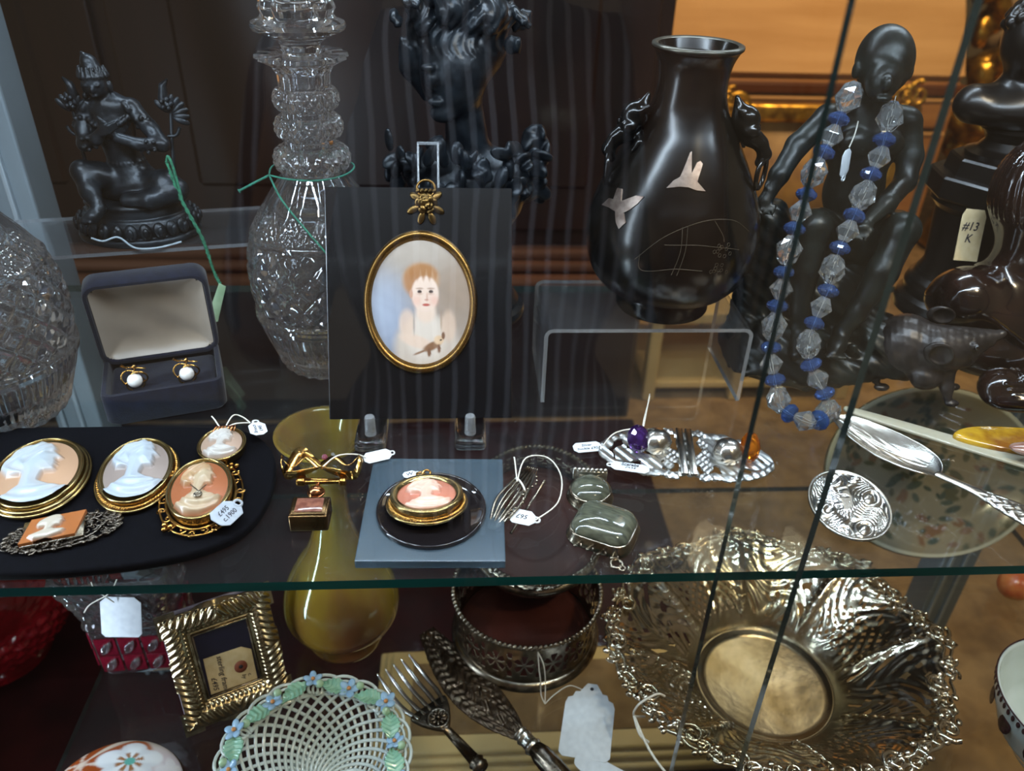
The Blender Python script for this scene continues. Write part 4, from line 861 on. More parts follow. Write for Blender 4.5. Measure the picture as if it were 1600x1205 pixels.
# ------------------------------------------------------------------ velvet pad with cameos
o_ = [(-0.36, 0.004), (-0.20, 0.004), (-0.165, 0.008), (-0.135, 0.016), (-0.115, 0.030), (-0.1065, 0.052), (-0.1062, 0.078), (-0.112, 0.100), (-0.126, 0.117), (-0.146, 0.124), (-0.20, 0.1275), (-0.36, 0.126)]
oc = np.vstack([o_[0], smoothc(o_[1:11], 6), o_[11]]); ctr = np.array([-0.22, 0.065])
tag(part('velvet_pad', prism([tuple(p_ - ctr) for p_ in oc], 0.006, 0.0018, 3), VELVET, None, (ctr[0], ctr[1], 0.0001)), 'black velvet pad with a rounded end under the shell cameos', 'display pad')
ZP = 0.0063
def tilt(ax, ay, rz): return (Matrix.Rotation(rz, 3, 'Z') @ Euler((ax, ay, 0)).to_matrix()).to_euler()
cameo('large white shell cameo of draped woman in stepped gold mount at far left', (-0.2340, 0.0745, ZP + 0.001), 0, 0.0228, 0.0315, 'b08a6c', 'a4abb0', 'step', rot=tilt(-0.0, 0.0, 0.30), bigger=1.22, cent=(-0.10, -0.10))
cameo('bluish white cameo of woman in profile with gold rope border', (-0.1815, 0.0755, ZP + 0.001), 0, 0.0192, 0.0290, '8f8078', 'a6afb8', 'rope', rot=tilt(0, 0, 0.20), bigger=1.16)
t = cameo('orange habille cameo with tiny pendant in gold filigree mount and grey tag', (-0.1410, 0.0555, ZP + 0.002), 0, 0.0165, 0.0255, '9c5c3a', 'b09c80', 'plain', 0.6, rot=tilt(0, 0, 0.20), up=0.006)
g = G()
for i in range(22):
    a = i * 2 * PI / 22; rr = 1.16 if i % 2 else 1.22
    g.put(scroll(0.0165 * rr * math.cos(a), 0.0255 * (rr - 0.04) * math.sin(a), 0.0024, 1.1, a, 0.0007, 1 if i % 2 else -1, 14, 0.001))
g.put(tube(ellipse(0.0178, 0.0270, 64, 0.0012), 0.0010, 6, True)); g.put(tube(ellipse(0.0215, 0.0312, 64, 0.0006), 0.0007, 6, True))
for q in range(4):
    a = PI / 4 + q * PI / 2
    for k in range(3): g.put(ball(0.0016, 10, 6), (0.0225 * math.cos(a) + 0.002 * math.cos(k * 2.1), 0.0315 * math.sin(a) + 0.002 * math.sin(k * 2.1), 0.0016))
part('filigree_border', g, GOLD, t)
g = G().put(tube(smoothc([(-0.0035, -0.0035, 0.0125), (0.0, -0.0085, 0.0128), (0.0008, -0.0105, 0.0128)], 5), 0.0003, 5)).put(tube(smoothc([(0.0045, -0.004, 0.0118), (0.002, -0.0085, 0.0125), (0.0008, -0.0105, 0.0128)], 5), 0.0003, 5)).put(tube(ellipse(0.0017, 0.0017, 16), 0.0006, 6, True), (0.0008, -0.0125, 0.0128))
pd = part('necklace', g, OSILV, t); part('diamond', ball((0.0012, 0.0012, 0.0008), 8, 5), CRYS, pd, (0.0008, -0.0125, 0.0130), smooth=False)
c_ = ink_tag(t, (0.0145, -0.0238, 0.0062), (0.35, 0.1, 1.15), 0.0175, 0.0125, '£495\nc.1900', 0.0040, mat('grey_card', 'a7adb5', 0.75, 0, '9ba1aa', 200), 0.25, label='grey card price tag')
c_.rotation_euler = (0.35, 0.1, 1.0)
t = cameo('small round white cameo with tied thread and white price tag on velvet', (-0.1402, 0.0985, ZP + 0.001), 0.1, 0.0132, 0.0160, 'a68c7a', 'b5b0aa', 'plain', hgt=0.0036)
thread(t, [(-0.002, 0.013, 0.007), (-0.006, 0.019, 0.010), (-0.0085, 0.024, 0.009)]); thread(t, [(0.0, 0.012, 0.007), (0.005, 0.019, 0.012), (0.010, 0.020, 0.010), (0.0145, 0.0175, 0.007)])
thread(t, [(0.0, 0.012, 0.007), (0.006, 0.0145, 0.009), (0.0145, 0.0175, 0.007)])
g = G()
for k in range(7): g.put(tube(smoothc([(-0.006 + k * 0.002, 0.009, 0.0075), (-0.004 + k * 0.0018, 0.012, 0.0095), (-0.002 + k * 0.001, 0.0135, 0.0075)], 5), 0.0005, 5))
part('spray', g, RGOLD, t, label='pink gold spray at the top')
c_ = ink_tag(t, (0.0195, 0.0115, 0.0062), (0.12, 0, 1.85), 0.0135, 0.0100, 'Brooch\n£445', 0.0031)
# bar brooch with rectangular cameo
t = thing('bar_cameo_brooch', 'dark silver filigree bar brooch with a rectangular orange cameo', 'brooch', (-0.2045, 0.0310, ZP + 0.0005), 0.30)
r2 = np.random.default_rng(11); g = G()
for i in range(70):
    x = r2.uniform(-0.027, 0.027); y = r2.uniform(-1, 1) * 0.0125 * (1 - (abs(x) / 0.030) ** 3); g.put(scroll(x, y, r2.uniform(0.0018, 0.0034), 1.2, r2.uniform(0, 6), 0.0006, r2.choice((-1, 1)), 12, 0.001))
for i in range(26):
    a = i * 2 * PI / 26; g.put(ball((0.0022, 0.0013, 0.0009), 8, 5), (0.027 * math.cos(a), 0.0125 * math.sin(a), 0.0014), (0, 0, a + 0.6))
g.put(tube(ellipse(0.0262, 0.0122, 64, 0.0008), 0.0008, 6, True)); g.put(tube(ellipse(0.0180, 0.0100, 64, 0.0010), 0.0007, 6, True))
for i in range(14): g.put(ball((0.0022, 0.0010, 0.0008), 8, 5), (-0.004 + 0.010 * math.cos(i * 0.45), 0.010 * math.sin(i * 0.45), 0.0026), (0, 0, i * 0.45))
part('filigree', g, mat('dark_marcasite_silver', '6e655b', 0.28, 1.0, '3a342e', 300, rvar=0.08), t)
bc, wc = np.array(lin('9c5c2e')), np.array(lin('b4a898'))
def rgeo(U, W):
    A = U * 2 - 1; B = W * 2 - 1; d = sd(A * 1.15 + 0.1, B * 0.92, LADY); return A, B, ss(0, -0.1, d), d
def rfun(U, W): A, B, m, d = rgeo(U, W); return A * 0.0128 + B * 0.0022, B * 0.0088, 0.0048 + 0.0016 * m + 0.0010 * ss(0, -0.3, d)
def rcol(U, W, P): A, B, m, d = rgeo(U, W); m = m[..., None]; return bc * (1 - m) + wc * m
V, F, cc = sheet(70, 56, rfun, th=0.0022, col=rcol)
part('carved_panel', mk((V, F), 'c', True, 40, cc), SHELLC, t, (-0.004, 0.001, 0), label='orange rectangular shell panel')
part('panel_mount', boxm(0.029, 0.0192, 0.0016, 0.0004, c=(-0.004, 0.001, 0.0024)), OSILV, t)

# ------------------------------------------------------------------ earring box and pearl earrings
NAVY = mat('navy_velvet', '0a0c18', 0.9, 0, '0e1222', 200, sheen=0.12, spec=0.15, bump=0.3, bscale=1200)
SATIN = mat('cream_satin', '8a7d6e', 0.38, 0, '7d7061', 30, sheen=0.3)
t = thing('earring_box', 'open navy velvet jewellery box with cream satin lid', 'jewellery box', (-0.1935, 0.169, 0.0002), 0.30)
BW, BD, BH = 0.072, 0.054, 0.022
def rrect(wd, ht, r, n=6): 
    o = []
    for cx, cy, a0 in ((wd / 2 - r, ht / 2 - r, 0), (-wd / 2 + r, ht / 2 - r, PI / 2), (-wd / 2 + r, -ht / 2 + r, PI), (wd / 2 - r, -ht / 2 + r, 1.5 * PI)):
        o += [(cx + r * math.cos(a0 + q * PI / 2 / n), cy + r * math.sin(a0 + q * PI / 2 / n)) for q in range(n + 1)]
    return o
def shell(wd, dp, h, r, th, fl):
    """open tray with rounded corners"""
    rings = [(wd - 0.004, dp - 0.004, r, 0.0), (wd, dp, r, 0.003), (wd, dp, r, h - 0.0012), (wd - 0.0012, dp - 0.0012, r, h), (wd - 2 * th + 0.001, dp - 2 * th + 0.001, r - th * 0.5, h), (wd - 2 * th, dp - 2 * th, r - th * 0.5, h - 0.001), (wd - 2 * th, dp - 2 * th, r - th * 0.5, fl)]
    V = []; m = 28
    for a, b, rr, z in rings: V += [(x, y, z) for x, y in rrect(a, b, rr)]
    F = gridF(len(rings), m, cv=True)[:, ::-1].tolist(); F.append(list(range(m))[::-1]); F.append([(len(rings) - 1) * m + i for i in range(m)]); return V, F
part('base', shell(BW, BD, BH, 0.006, 0.0035, 0.005), NAVY, t, angle=50)
part('cushion', prism(rrect(BW - 0.008, BD - 0.008, 0.004), 0.010, 0.002, 3), NAVY, t, (0, 0, 0.005))
lid = part('lid', shell(BW + 0.002, 0.062, 0.018, 0.009, 0.003, 0.003), NAVY, t, (0, 0.0325, 0.0515), (math.radians(98), 0, 0), angle=50)
def lf(U, W):
    A = U * 2 - 1; B = W * 2 - 1; e = np.maximum(np.abs(A), np.abs(B)) ** 5
    rc = np.clip(np.abs(A) * np.abs(B), 0, 1) ** 14 * 0.1
    return A * 0.0335 * (1 - rc), B * 0.0285 * (1 - rc), 0.007 + 0.0095 * e + 0.0004 * np.sin(6 * (A + B)) * (1 - e)
part('satin_lining', sheet(40, 40, lf), SATIN, lid, label='cream satin lining')
part('hinge', tube([(-0.028, 0.0275, 0.0215), (0.028, 0.0275, 0.0215)], 0.0016, 8), BRASS, t)
def earring(label, loc, rz):
    e = thing('pearl_earring', label, 'earring', loc, rz, 'pearl earrings in the navy box')
    part('pearl', ball(0.0046, 24, 16), PEARL, e, (0, -0.001, 0.0065)); g = G()
    for k in range(3):
        a = k * 2 * PI / 3 + 0.5
        P = [(0.0030 * math.cos(a) + 0.0052 * math.cos(q), -0.0015 * math.sin(q + a), 0.0065 + 0.0030 * math.sin(a) + 0.0048 * math.sin(q)) for q in np.linspace(0, 2 * PI, 29)[:-1]]
        g.put(tube(P, 0.0006, 6, True))
    g.put(ball((0.003, 0.002, 0.003), 10, 8), (0, 0.002, 0.0065)); part('gold_knot', g, GOLD, e)
    g = G().put(tube([(-0.006, 0.003, 0.0150), (0.0075, 0.0025, 0.0125)], 0.0005, 6)).put(tube([(0, 0.0028, 0.008), (0.0008, 0.003, 0.0150)], 0.0006, 6)).put(ball((0.0014, 0.0014, 0.0018), 10, 6), (0.0008, 0.003, 0.0140)).put(tube([(-0.0066, 0.003, 0.0162), (-0.0035, 0.003, 0.0136)], [0.0012, 0.0004], 6))
    part('screw_fitting', g, GOLD, e)
earring('left pearl earring in gold knot setting inside navy box', (-0.2065, 0.1555, 0.0153), 0.25); earring('right pearl earring in gold knot setting inside navy box', (-0.1765, 0.1635, 0.0153), 0.25)

# ------------------------------------------------------------------ portrait miniature on an easel
t = thing('portrait_miniature', 'black framed oval portrait miniature of a child holding a small dog', 'portrait', (-0.0245, 0.1285, 0.0088), rot=(math.radians(90 - 27), 0, 0))
EBON = mat('black_lacquer_board', '08080a', 0.25, 0, '0c0c0f', 20, coat=0.15)
FW, FH = 0.1140, 0.1425
part('board', boxm(FW, FH, 0.006, 0.0006, c=(0, FH / 2, 0.0)), EBON, t, smooth=False)
OX, OY, ORX, ORY = 0.0005, 0.0725, 0.0305, 0.0385
part('bezel', lathe([(1.0, 0.0), (1.13, 0.0), (1.15, 0.0012), (1.13, 0.0026), (1.07, 0.0032), (1.02, 0.0022), (0.99, 0.0002)], 96, cap=False), BRASS, t, (OX, OY, 0.003), scale=(ORX, ORY, 1.0))
def paint(U, W, P):
    a = U * 2 * PI; A = W * np.cos(a); B = W * np.sin(a)
    def L(c): return np.array(lin(c))
    def over(c, col, m): return c * (1 - m[..., None]) + L(col) * m[..., None]
    def blob(x, y, rx, ry, s=0.35, rot=0.0):
        X = (A - x) * math.cos(rot) + (B - y) * math.sin(rot); Y = -(A - x) * math.sin(rot) + (B - y) * math.cos(rot)
        return ss(1 + s, 1 - s, np.hypot(X / rx, Y / ry))
    c = np.broadcast_to(L('a29a92'), A.shape + (3,)).copy()
    c = over(c, '8f9bb0', blob(-0.75, -0.55, 0.7, 0.75, 0.8)); c = over(c, 'a5b2c8', blob(-0.8, -0.1, 0.45, 0.5, 0.8) * 0.8); c = over(c, '9d8672', blob(0.75, 0.25, 0.5, 0.6, 0.8) * 0.7); c = over(c, 'b4aa9f', blob(0.1, 0.9, 0.7, 0.35, 0.8) * 0.7)
    n_ = 0.5 + 0.5 * np.sin(A * 14 + 5 * np.sin(B * 6)) * np.sin(B * 9); c = c * (0.95 + 0.08 * n_[..., None])
    c = over(c, 'c8bdb2', blob(0.12, -0.72, 0.66, 0.52, 0.18)); c = over(c, 'd9d0c6', blob(0.10, -0.55, 0.40, 0.36, 0.3)); c = over(c, 'dcc4b2', blob(-0.28, -0.33, 0.16, 0.22, 0.3) * 0.8); c = over(c, 'd6bda9', blob(0.56, -0.38, 0.15, 0.25, 0.3) * 0.8)
    c = over(c, 'e0cab9', blob(-0.10, -0.62, 0.34, 0.10, 0.3, -0.25)); c = over(c, 'e2cdbd', blob(0.1, -0.14, 0.20, 0.18, 0.3))
    c = over(c, 'b8916c', blob(0.01, 0.36, 0.36, 0.27, 0.22)); c = over(c, 'a06c42', blob(-0.16, 0.33, 0.16, 0.20, 0.4) * 0.7)
    c = over(c, 'e6d1c3', blob(0.09, 0.14, 0.275, 0.285, 0.10)); st = ss(0.35, 0.5, B + 0.16 * np.abs(np.sin(A * 26)) - 0.10) * blob(0.03, 0.4, 0.34, 0.22, 0.2); c = over(c, 'a3703f', st * 0.85)
    for ex in (-0.02, 0.21):
        c = over(c, '8d6c58', blob(ex, 0.225, 0.075, 0.016, 0.4) * 0.6); c = over(c, '3b2c28', blob(ex, 0.175, 0.045, 0.026, 0.35)); c = over(c, 'b89684', blob(ex, 0.14, 0.06, 0.02, 0.6) * 0.5)
    c = over(c, 'c9a391', blob(0.13, 0.09, 0.022, 0.07, 0.6) * 0.7); c = over(c, 'b27a69', blob(0.12, 0.045, 0.045, 0.016, 0.5) * 0.6); c = over(c, 'b45a50', blob(0.11, -0.035, 0.075, 0.022, 0.4)); c = over(c, 'dca795', blob(0.27, 0.03, 0.08, 0.08, 0.8) * 0.6); c = over(c, 'dca795', blob(-0.08, 0.03, 0.08, 0.08, 0.8) * 0.5)
    c = over(c, 'c69c86', blob(-0.19, 0.14, 0.035, 0.07, 0.4)); c = over(c, '8c8a8a', blob(-0.14, -0.34, 0.02, 0.16, 0.6) * 0.6); c = over(c, 'a58a70', blob(0.41, -0.3, 0.02, 0.14, 0.6) * 0.6)
    c = c * np.array([0.80, 0.76, 0.74]); c = over(c, '7c5a41', blob(0.22, -0.70, 0.19, 0.065, 0.3, 0.35)); c = over(c, 'c7a98a', blob(0.36, -0.60, 0.10, 0.075, 0.3)); c = over(c, '6b4a36', blob(0.45, -0.53, 0.035, 0.06, 0.3)); c = over(c, '6f4d38', blob(0.16, -0.80, 0.04, 0.07, 0.3)); c = over(c, '6f4d38', blob(0.36, -0.74, 0.035, 0.07, 0.3)); c = over(c, '7c5a41', blob(-0.03, -0.80, 0.13, 0.018, 0.4, 0.3)); c = over(c, '2d211c', blob(0.40, -0.60, 0.02, 0.014, 0.4))
    return c
def pf(U, W): a = U * 2 * PI; return ORX * W * np.cos(a), ORY * W * np.sin(a), 0.0012 * (1 - W * W)
V, F, cc = sheet(220, 110, pf, cu=True, col=paint)
part('painting', flipme(mk((V, F), 'painting', True, None, cc)), mat('ivory_painting', 'ffffff', 0.4, vcol=True, coat=0.6), t, (OX, OY, 0.0032), label='painted oval of a red-haired child in white')
g = G(); r2 = np.random.default_rng(2)
for lay, (n_, rr, zz) in enumerate(((6, 0.0050, 0.0015), (5, 0.0032, 0.0030), (3, 0.0014, 0.0042))):
    for i in range(n_):
        a = i * 2 * PI / n_ + lay * 0.5; g.put(ball((0.0030 - lay * 0.0005, 0.0022, 0.0011), 10, 6), (rr * math.cos(a), rr * math.sin(a) - 0.001, zz), (0.5 * math.sin(a), -0.5 * math.cos(a), a + PI / 2))
for a, q in ((-0.5, 0.0085), (-1.9, 0.0095), (-1.2, 0.0100), (3.6, 0.0090), (0.6, 0.0075), (2.6, 0.0075)):
    g.put(ball((0.0042, 0.0022, 0.0007), 10, 6), (q * math.cos(a), q * math.sin(a) - 0.001, 0.0008), (0, 0.2, a))
for i in range(5): g.put(ball(0.0016, 8, 6), (-0.005 + i * 0.0025, 0.0062, 0.0016))
hg = part('rose_hanger', g, mat('dark_brass', '7d6238', 0.35, 1.0, '4b3a20', 150, rvar=0.1), t, (0.0045, FH - 0.0085, 0.0035))
part('hanging_ring', tube([(0.0055 * math.cos(a), 0.0075 + 0.0050 * math.sin(a), 0.0015) for a in np.linspace(0, 2 * PI, 33)[:-1]], 0.0008, 8, True), BRASS, hg)
t = thing('acrylic_easel', 'clear acrylic easel with two pegs holding the portrait miniature', 'easel', (-0.0245, 0.128, 0.0002))
for sx in (-1, 1):
    tg = part('tongue', boxm(0.0195, 0.060, 0.0075, 0.0030, 3, c=(sx * 0.0305, 0.0055, 0.0038)), mat('thick_clear_acrylic', 'eef1f5', 0.02, trans=1.0, ior=1.45), t)
    part('peg', lathe(dens([(0, 0), (0.0036, 0), (0.0032, 0.012), (0.0028, 0.0128), (0, 0.013)], 0.002), 20), AEDGE, tg, (sx * 0.0305, -0.0140, 0.0074), angle=40)
part('back_bar', boxm(0.080, 0.012, 0.006, 0.001, c=(0, 0.0415, 0.0032)), ACRYL, t, smooth=False)
g = G()
for sx in (-1, 1): g.put(boxm(0.0014, 0.003, 0.170, 0.0003), (0.0055 + sx * 0.0062, 0.0500, 0.080), (-math.radians(25), 0, 0))
g.put(boxm(0.0138, 0.003, 0.0014, 0.0003), (0.0055, 0.0862, 0.1570))
part('back_prop', g, AEDGE, t)

# ------------------------------------------------------------------ gold bow brooch with fob
t = thing('bow_brooch', 'yellow gold ribbon bow brooch with hanging bead and square seal locket', 'brooch', (-0.0805, 0.078, 0.0002))
def ribbon(P, wd, twist, n=40):
    P = smoothc(P, 8); m = len(P); a = np.linspace(0, twist, m)
    T = np.gradient(P, axis=0); T /= np.linalg.norm(T, axis=1)[:, None]
    Nn = np.stack([-T[:, 1], T[:, 0], 0 * a], -1); Bz = np.cross(T, Nn)
    D = Nn * np.cos(a)[:, None] + Bz * np.sin(a)[:, None]
    V = np.vstack([P + D * wd / 2, P - D * wd / 2]); F = [(i, i + 1, m + i + 1, m + i) for i in range(m - 1)]
    return V, F
def rib(g, P, wd, tw):
    V, F = ribbon(P, wd, tw); m = len(V) // 2; W_ = V + np.array([0, 0, 0.0006]); n0 = len(V)
    FF = [tuple(f) for f in F] + [tuple(i + n0 for i in f[::-1]) for f in F]
    for i in range(m - 1): FF += [(i, i + n0, i + 1 + n0, i + 1), (m + i, m + i + 1, m + i + 1 + n0, m + i + n0)]
    g.add(np.vstack([V, W_]), FF)
g = G()
rib(g, [(0.0, 0, 0.010), (-0.008, 0.006, 0.013), (-0.016, 0.001, 0.009), (-0.022, 0.004, 0.014), (-0.019, -0.004, 0.008), (-0.008, -0.003, 0.009), (0, 0, 0.010)], 0.006, 2.4)
rib(g, [(0.0, 0, 0.010), (0.008, 0.005, 0.013), (0.016, 0.001, 0.010), (0.023, 0.004, 0.014), (0.020, -0.005, 0.008), (0.008, -0.003, 0.009), (0, 0, 0.010)], 0.006, -2.2)
rib(g, [(-0.018, -0.003, 0.009), (-0.012, 0.008, 0.015), (-0.004, 0.004, 0.011)], 0.006, 1.4)
part('bow', g, GOLD, t)
g = G().put(boxm(0.026, 0.0022, 0.0022, 0.0005), (0.002, -0.008, 0.006)).put(boxm(0.005, 0.006, 0.004, 0.0008), (-0.010, -0.0065, 0.006)).put(boxm(0.004, 0.007, 0.004, 0.0008), (0.0135, -0.0065, 0.006)).put(tube([(-0.010, -0.003, 0.004), (0.013, -0.002, 0.002)], 0.0011, 6))
part('bar', g, GOLD, t)
part('pink_stone', ball((0.0018, 0.0018, 0.0016), 8, 5), mat('pink_gem', 'd98a9e', 0.03, trans=0.8, ior=1.7), t, (0.0025, 0.004, 0.0145), smooth=False)
fb = part('fob', G().put(tube([(0.0, -0.010, 0.006), (0.0, -0.013, 0.007)], 0.0012, 6)).put(ball((0.0044, 0.0042, 0.0042), 20, 12), (0, -0.0175, 0.0062)).put(tube(ellipse(0.0044, 0.0044, 32), 0.0006, 6, True), (0, -0.0175, 0.0062)).put(tube([(0.0012 * math.cos(a), -0.0235 + 0.0012 * math.sin(a), 0.0055) for a in np.linspace(0, 6.28, 17)[:-1]], 0.0004, 6, True)), RGOLD, t, label='rose gold bead')
lk = part('locket', G().put(boxm(0.0205, 0.0165, 0.0105, 0.0010), (-0.0005, -0.0345, 0.0057)).put(boxm(0.0180, 0.0140, 0.0010, 0.0004), (-0.0005, -0.0345, 0.0113)), mat('brown_gold', '8f6f4a', 0.25, 1.0, '5f4a31', 90, rvar=0.08), t)
part('locket_panel', boxm(0.0145, 0.0108, 0.0006, 0.0002, c=(-0.0005, -0.0345, 0.0120)), mat('red_brown_stone', '8a5a48', 0.12, 0, '6a4034', 300, coat=0.6), lk)
c_ = ink_tag(t, (0.0315, 0.0130, 0.0075), (0.25, 0.0, 0.35), 0.0165, 0.0080, '', 0.003); thread(t, [(0.002, -0.002, 0.012), (0.010, 0.003, 0.016), (0.020, 0.008, 0.013), (0.025, 0.011, 0.008)])

# ------------------------------------------------------------------ acrylic block and cameo on it
t = thing('acrylic_plate', 'frosted blue-white square acrylic plate with an oval well near the front edge', 'display plate', (-0.0145, 0.049, 0.0002), -0.03)
FROST = mat('frosted_acrylic', '8096a6', 0.25, 0, '6f8798', 25, trans=0.8, ior=1.45)
part('plate', boxm(0.0765, 0.0845, 0.0052, 0.0006, c=(0, 0, 0.0026)), FROST, t, smooth=False)
wl = part('well', lathe([(0.0, 0.0004), (0.84, 0.0004), (0.97, 0.0020), (1.0, 0.0026), (1.02, 0.0016), (1.02, 0.0)], 64, cap=False), mat('dark_clear_well', '1b1718', 0.05, coat=0.8), t, (-0.0015, -0.004, 0.0050), scale=(0.0295, 0.0300, 1.0))
for k in (0.80, 0.88, 0.95): part('ridge', tube(ellipse(0.0295 * k, 0.0300 * k, 64, 0.0062), 0.00030, 5, True), mat('clear_ridge', 'c5d2dc', 0.05, trans=0.6), wl, (-0.0, 0, -0.0045)).parent = wl
t = cameo('pinkish oval cameo with plain gold mount and twisted rim on acrylic plate', (-0.0185, 0.0475, 0.0078), 0, 0.0192, 0.0196, 'b5705a', 'd6b3a0', 'rope', rot=tilt(-0.16, 0.0, 0.12), hgt=0.0030, up=0.0052, bigger=0.95)
part('flat_mount', lathe([(0.80, 0.0), (1.0, 0.0), (1.02, 0.0008), (0.98, 0.0016), (0.84, 0.0016), (0.80, 0.0004)], 80, cap=False), PGOLD, t, (0, 0, 0.0062), scale=(0.0196, 0.0200, 1))
part('bail', G().put(tube(ellipse(0.0022, 0.0016, 20), 0.0007, 6, True), (-0.0015, 0.0235, 0.006)).put(tube(ellipse(0.0022, 0.0016, 20), 0.0007, 6, True), (0.002, 0.0240, 0.006), (0.8, 0, 0)), GOLD, t)
ink_tag(t, (-0.0075, 0.0262, 0.0045), (0.1, 0, 0.3), 0.008, 0.006, 'W', 0.004)

# ------------------------------------------------------------------ silver spray pin
t = thing('spray_pin', 'slender silver leaf spray pin with white thread and paper tag', 'pin', (0.0300, 0.057, 0.0004), math.radians(62))
g = G()
for k in range(6):
    y0 = (k - 2.5) * 0.0024
    g.put(tube(smoothc([(-0.030, 0.0005 * (k - 2.5), 0.003), (-0.010, y0 * 1.1, 0.0055 + 0.001 * (k % 2)), (0.010, y0 * 0.9, 0.006), (0.028, y0 * 0.5 + 0.001, 0.004)], 6), [0.0004] + [0.0009] * 16 + [0.0004] * 2, 6))
for k in range(14): g.put(ball(0.0009, 8, 5), (-0.020 + k * 0.003, -0.006 + 0.0016 * math.sin(k), 0.0062))
part('leaf', g, OSILV, t); part('pin_stem', tube([(-0.026, -0.010, 0.002), (0.022, -0.0095, 0.0025)], 0.0008, 8), OSILV, t)
part('knot', tube([(0.004 * math.cos(a) + 0.008, 0.005 * math.cos(a), 0.0050 + 0.0038 * math.sin(a)) for a in np.linspace(0, 6.28, 25)[:-1]], 0.0006, 6, True), STRING, t)
thread(t, [(0.008, 0.002, 0.008), (0.024, 0.004, 0.013), (0.034, -0.006, 0.010), (0.026, -0.018, 0.006), (0.006, -0.024, 0.004), (-0.012, -0.018, 0.003)]); thread(t, [(0.008, 0.002, 0.008), (0.022, 0.010, 0.011), (0.030, 0.014, 0.006)])
ink_tag(t, (-0.013, -0.0105, 0.0030), (0.15, 0.1, -1.3), 0.0150, 0.0100, '£95', 0.0042)

# ------------------------------------------------------------------ green stone pendants
GST = mat('olive_green_stone', '5c5d4e', 0.10, 0, '3d4036', 120, coat=0.5, stretch=(1, 4, 1), sss=0.15)
t = thing('stone_brooch', 'round olive green stone in silver mount with a beaded bar', 'brooch', (0.0735, 0.0590, 0.0002), -0.1)
part('mount', lathe(dens([(0, 0), (0.0128, 0), (0.0135, 0.0015), (0.0128, 0.0035), (0.0118, 0.0045), (0.0122, 0.0070), (0.0110, 0.0075), (0, 0.0060)], 0.002), 48), OSILV, t)
part('stone', lathe([(0.0112, 0.0), (0.0108, 0.0016), (0.0090, 0.0038), (0.0060, 0.0052), (0.0030, 0.0058), (0.0001, 0.0060)], 48), GST, t, (0, 0, 0.0066))
g = G().put(boxm(0.0200, 0.0026, 0.0060, 0.0006), (0, 0.0125, 0.0075))
for i in range(8): g.put(ball(0.0013, 10, 8), (-0.0088 + i * 0.0025, 0.0122, 0.0112))
part('beaded_bar', g, SILVER, t)
t = thing('stone_pendant', 'large cushion-shaped olive green stone in silver mount with ring', 'pendant', (0.0765, 0.0290, 0.0002), math.radians(-28))
def cush(h, s0, lev):
    o = np.array(rrect(0.034 * s0, 0.0305 * s0, 0.008 * s0, 5)); return o
def cushion(levels, cap0=True):
    V = []; m = 24
    for s0, z in levels: V += [(x, y, z) for x, y in rrect(0.0345 * s0, 0.0300 * s0, 0.0085 * s0, 5)]
    F = gridF(len(levels), m, cv=True)[:, ::-1].tolist(); F.append(list(range(m))[::-1]); F.append([(len(levels) - 1) * m + i for i in range(m)]); return V, F
part('mount', cushion([(0.96, 0), (1.04, 0.001), (1.06, 0.003), (1.0, 0.0045), (0.98, 0.0070), (0.95, 0.0078), (0.9, 0.0075)]), OSILV, t)
part('stone', cushion([(0.95, 0.0068), (0.93, 0.0090), (0.86, 0.0112), (0.72, 0.0130), (0.5, 0.0142), (0.25, 0.0147), (0.05, 0.0148)]), GST, t)
g = G()
for i in range(4): g.put(tube([(-0.010 + 0.0068 * i, -0.0165, 0.002), (-0.010 + 0.0068 * i + 0.003, -0.0175, 0.0055)], 0.0009, 6))
g.put(tube(ellipse(0.003, 0.003, 24), 0.0009, 6, True), (0.014, -0.0195, 0.002)).put(tube(ellipse(0.0016, 0.0016, 16), 0.0006, 6, True), (0.0175, -0.021, 0.002)); part('ring', g, OSILV, t)

# ------------------------------------------------------------------ silver belt buckle
t = thing('silver_buckle', 'openwork silver two-part belt buckle with round bosses and two price tags', 'buckle', (0.1375, 0.0945, 0.0002), math.radians(-9))
def bout(x):   # half height of the scalloped outline
    ax = np.abs(x); b_ = 0.0235 * np.sqrt(np.clip(1 - (ax / 0.0535) ** 2.6, 0, 1)) + 0.0016 * np.abs(np.sin(ax * 190)) ; return np.where(ax > 0.038, b_ * 0.92, b_) * np.where(ax < 0.006, 0.9, 1)
def bmask(U, W):
    x = (U * 2 - 1) * 0.0545; y = (W * 2 - 1) * 0.0285; h = bout(x); inside = (np.abs(y) < h) & (np.abs(x) < 0.0532)
    band = (np.abs(y) > h - 0.0062) | (np.abs(x) > 0.0480 - 0.004 * np.abs(np.sin(y * 240)))
    cen = np.abs(x) < 0.0052; cx = np.where(x < 0, -0.0225, 0.0245); dx = x - cx; rr = np.hypot(dx, y); an = np.arctan2(y, dx)
    petal = (rr < 0.0190 * np.abs(np.cos(an * 2.5 + 0.6)) ** 0.6 + 0.003) & (rr > 0.004); ring = (np.abs(rr - 0.0098) < 0.0016); side = (np.abs(np.abs(x) - 0.0115) < 0.0022 + 0.0016 * np.cos(y * 520))
    tips = (np.abs(y - 0.0035 * np.sin(x * 300)) < 0.0020) & (np.abs(x) > 0.036) & (np.abs(x) < 0.044)
    return inside & (band | cen | petal | (side & (np.abs(y) < h - 0.002)) | ring | tips)
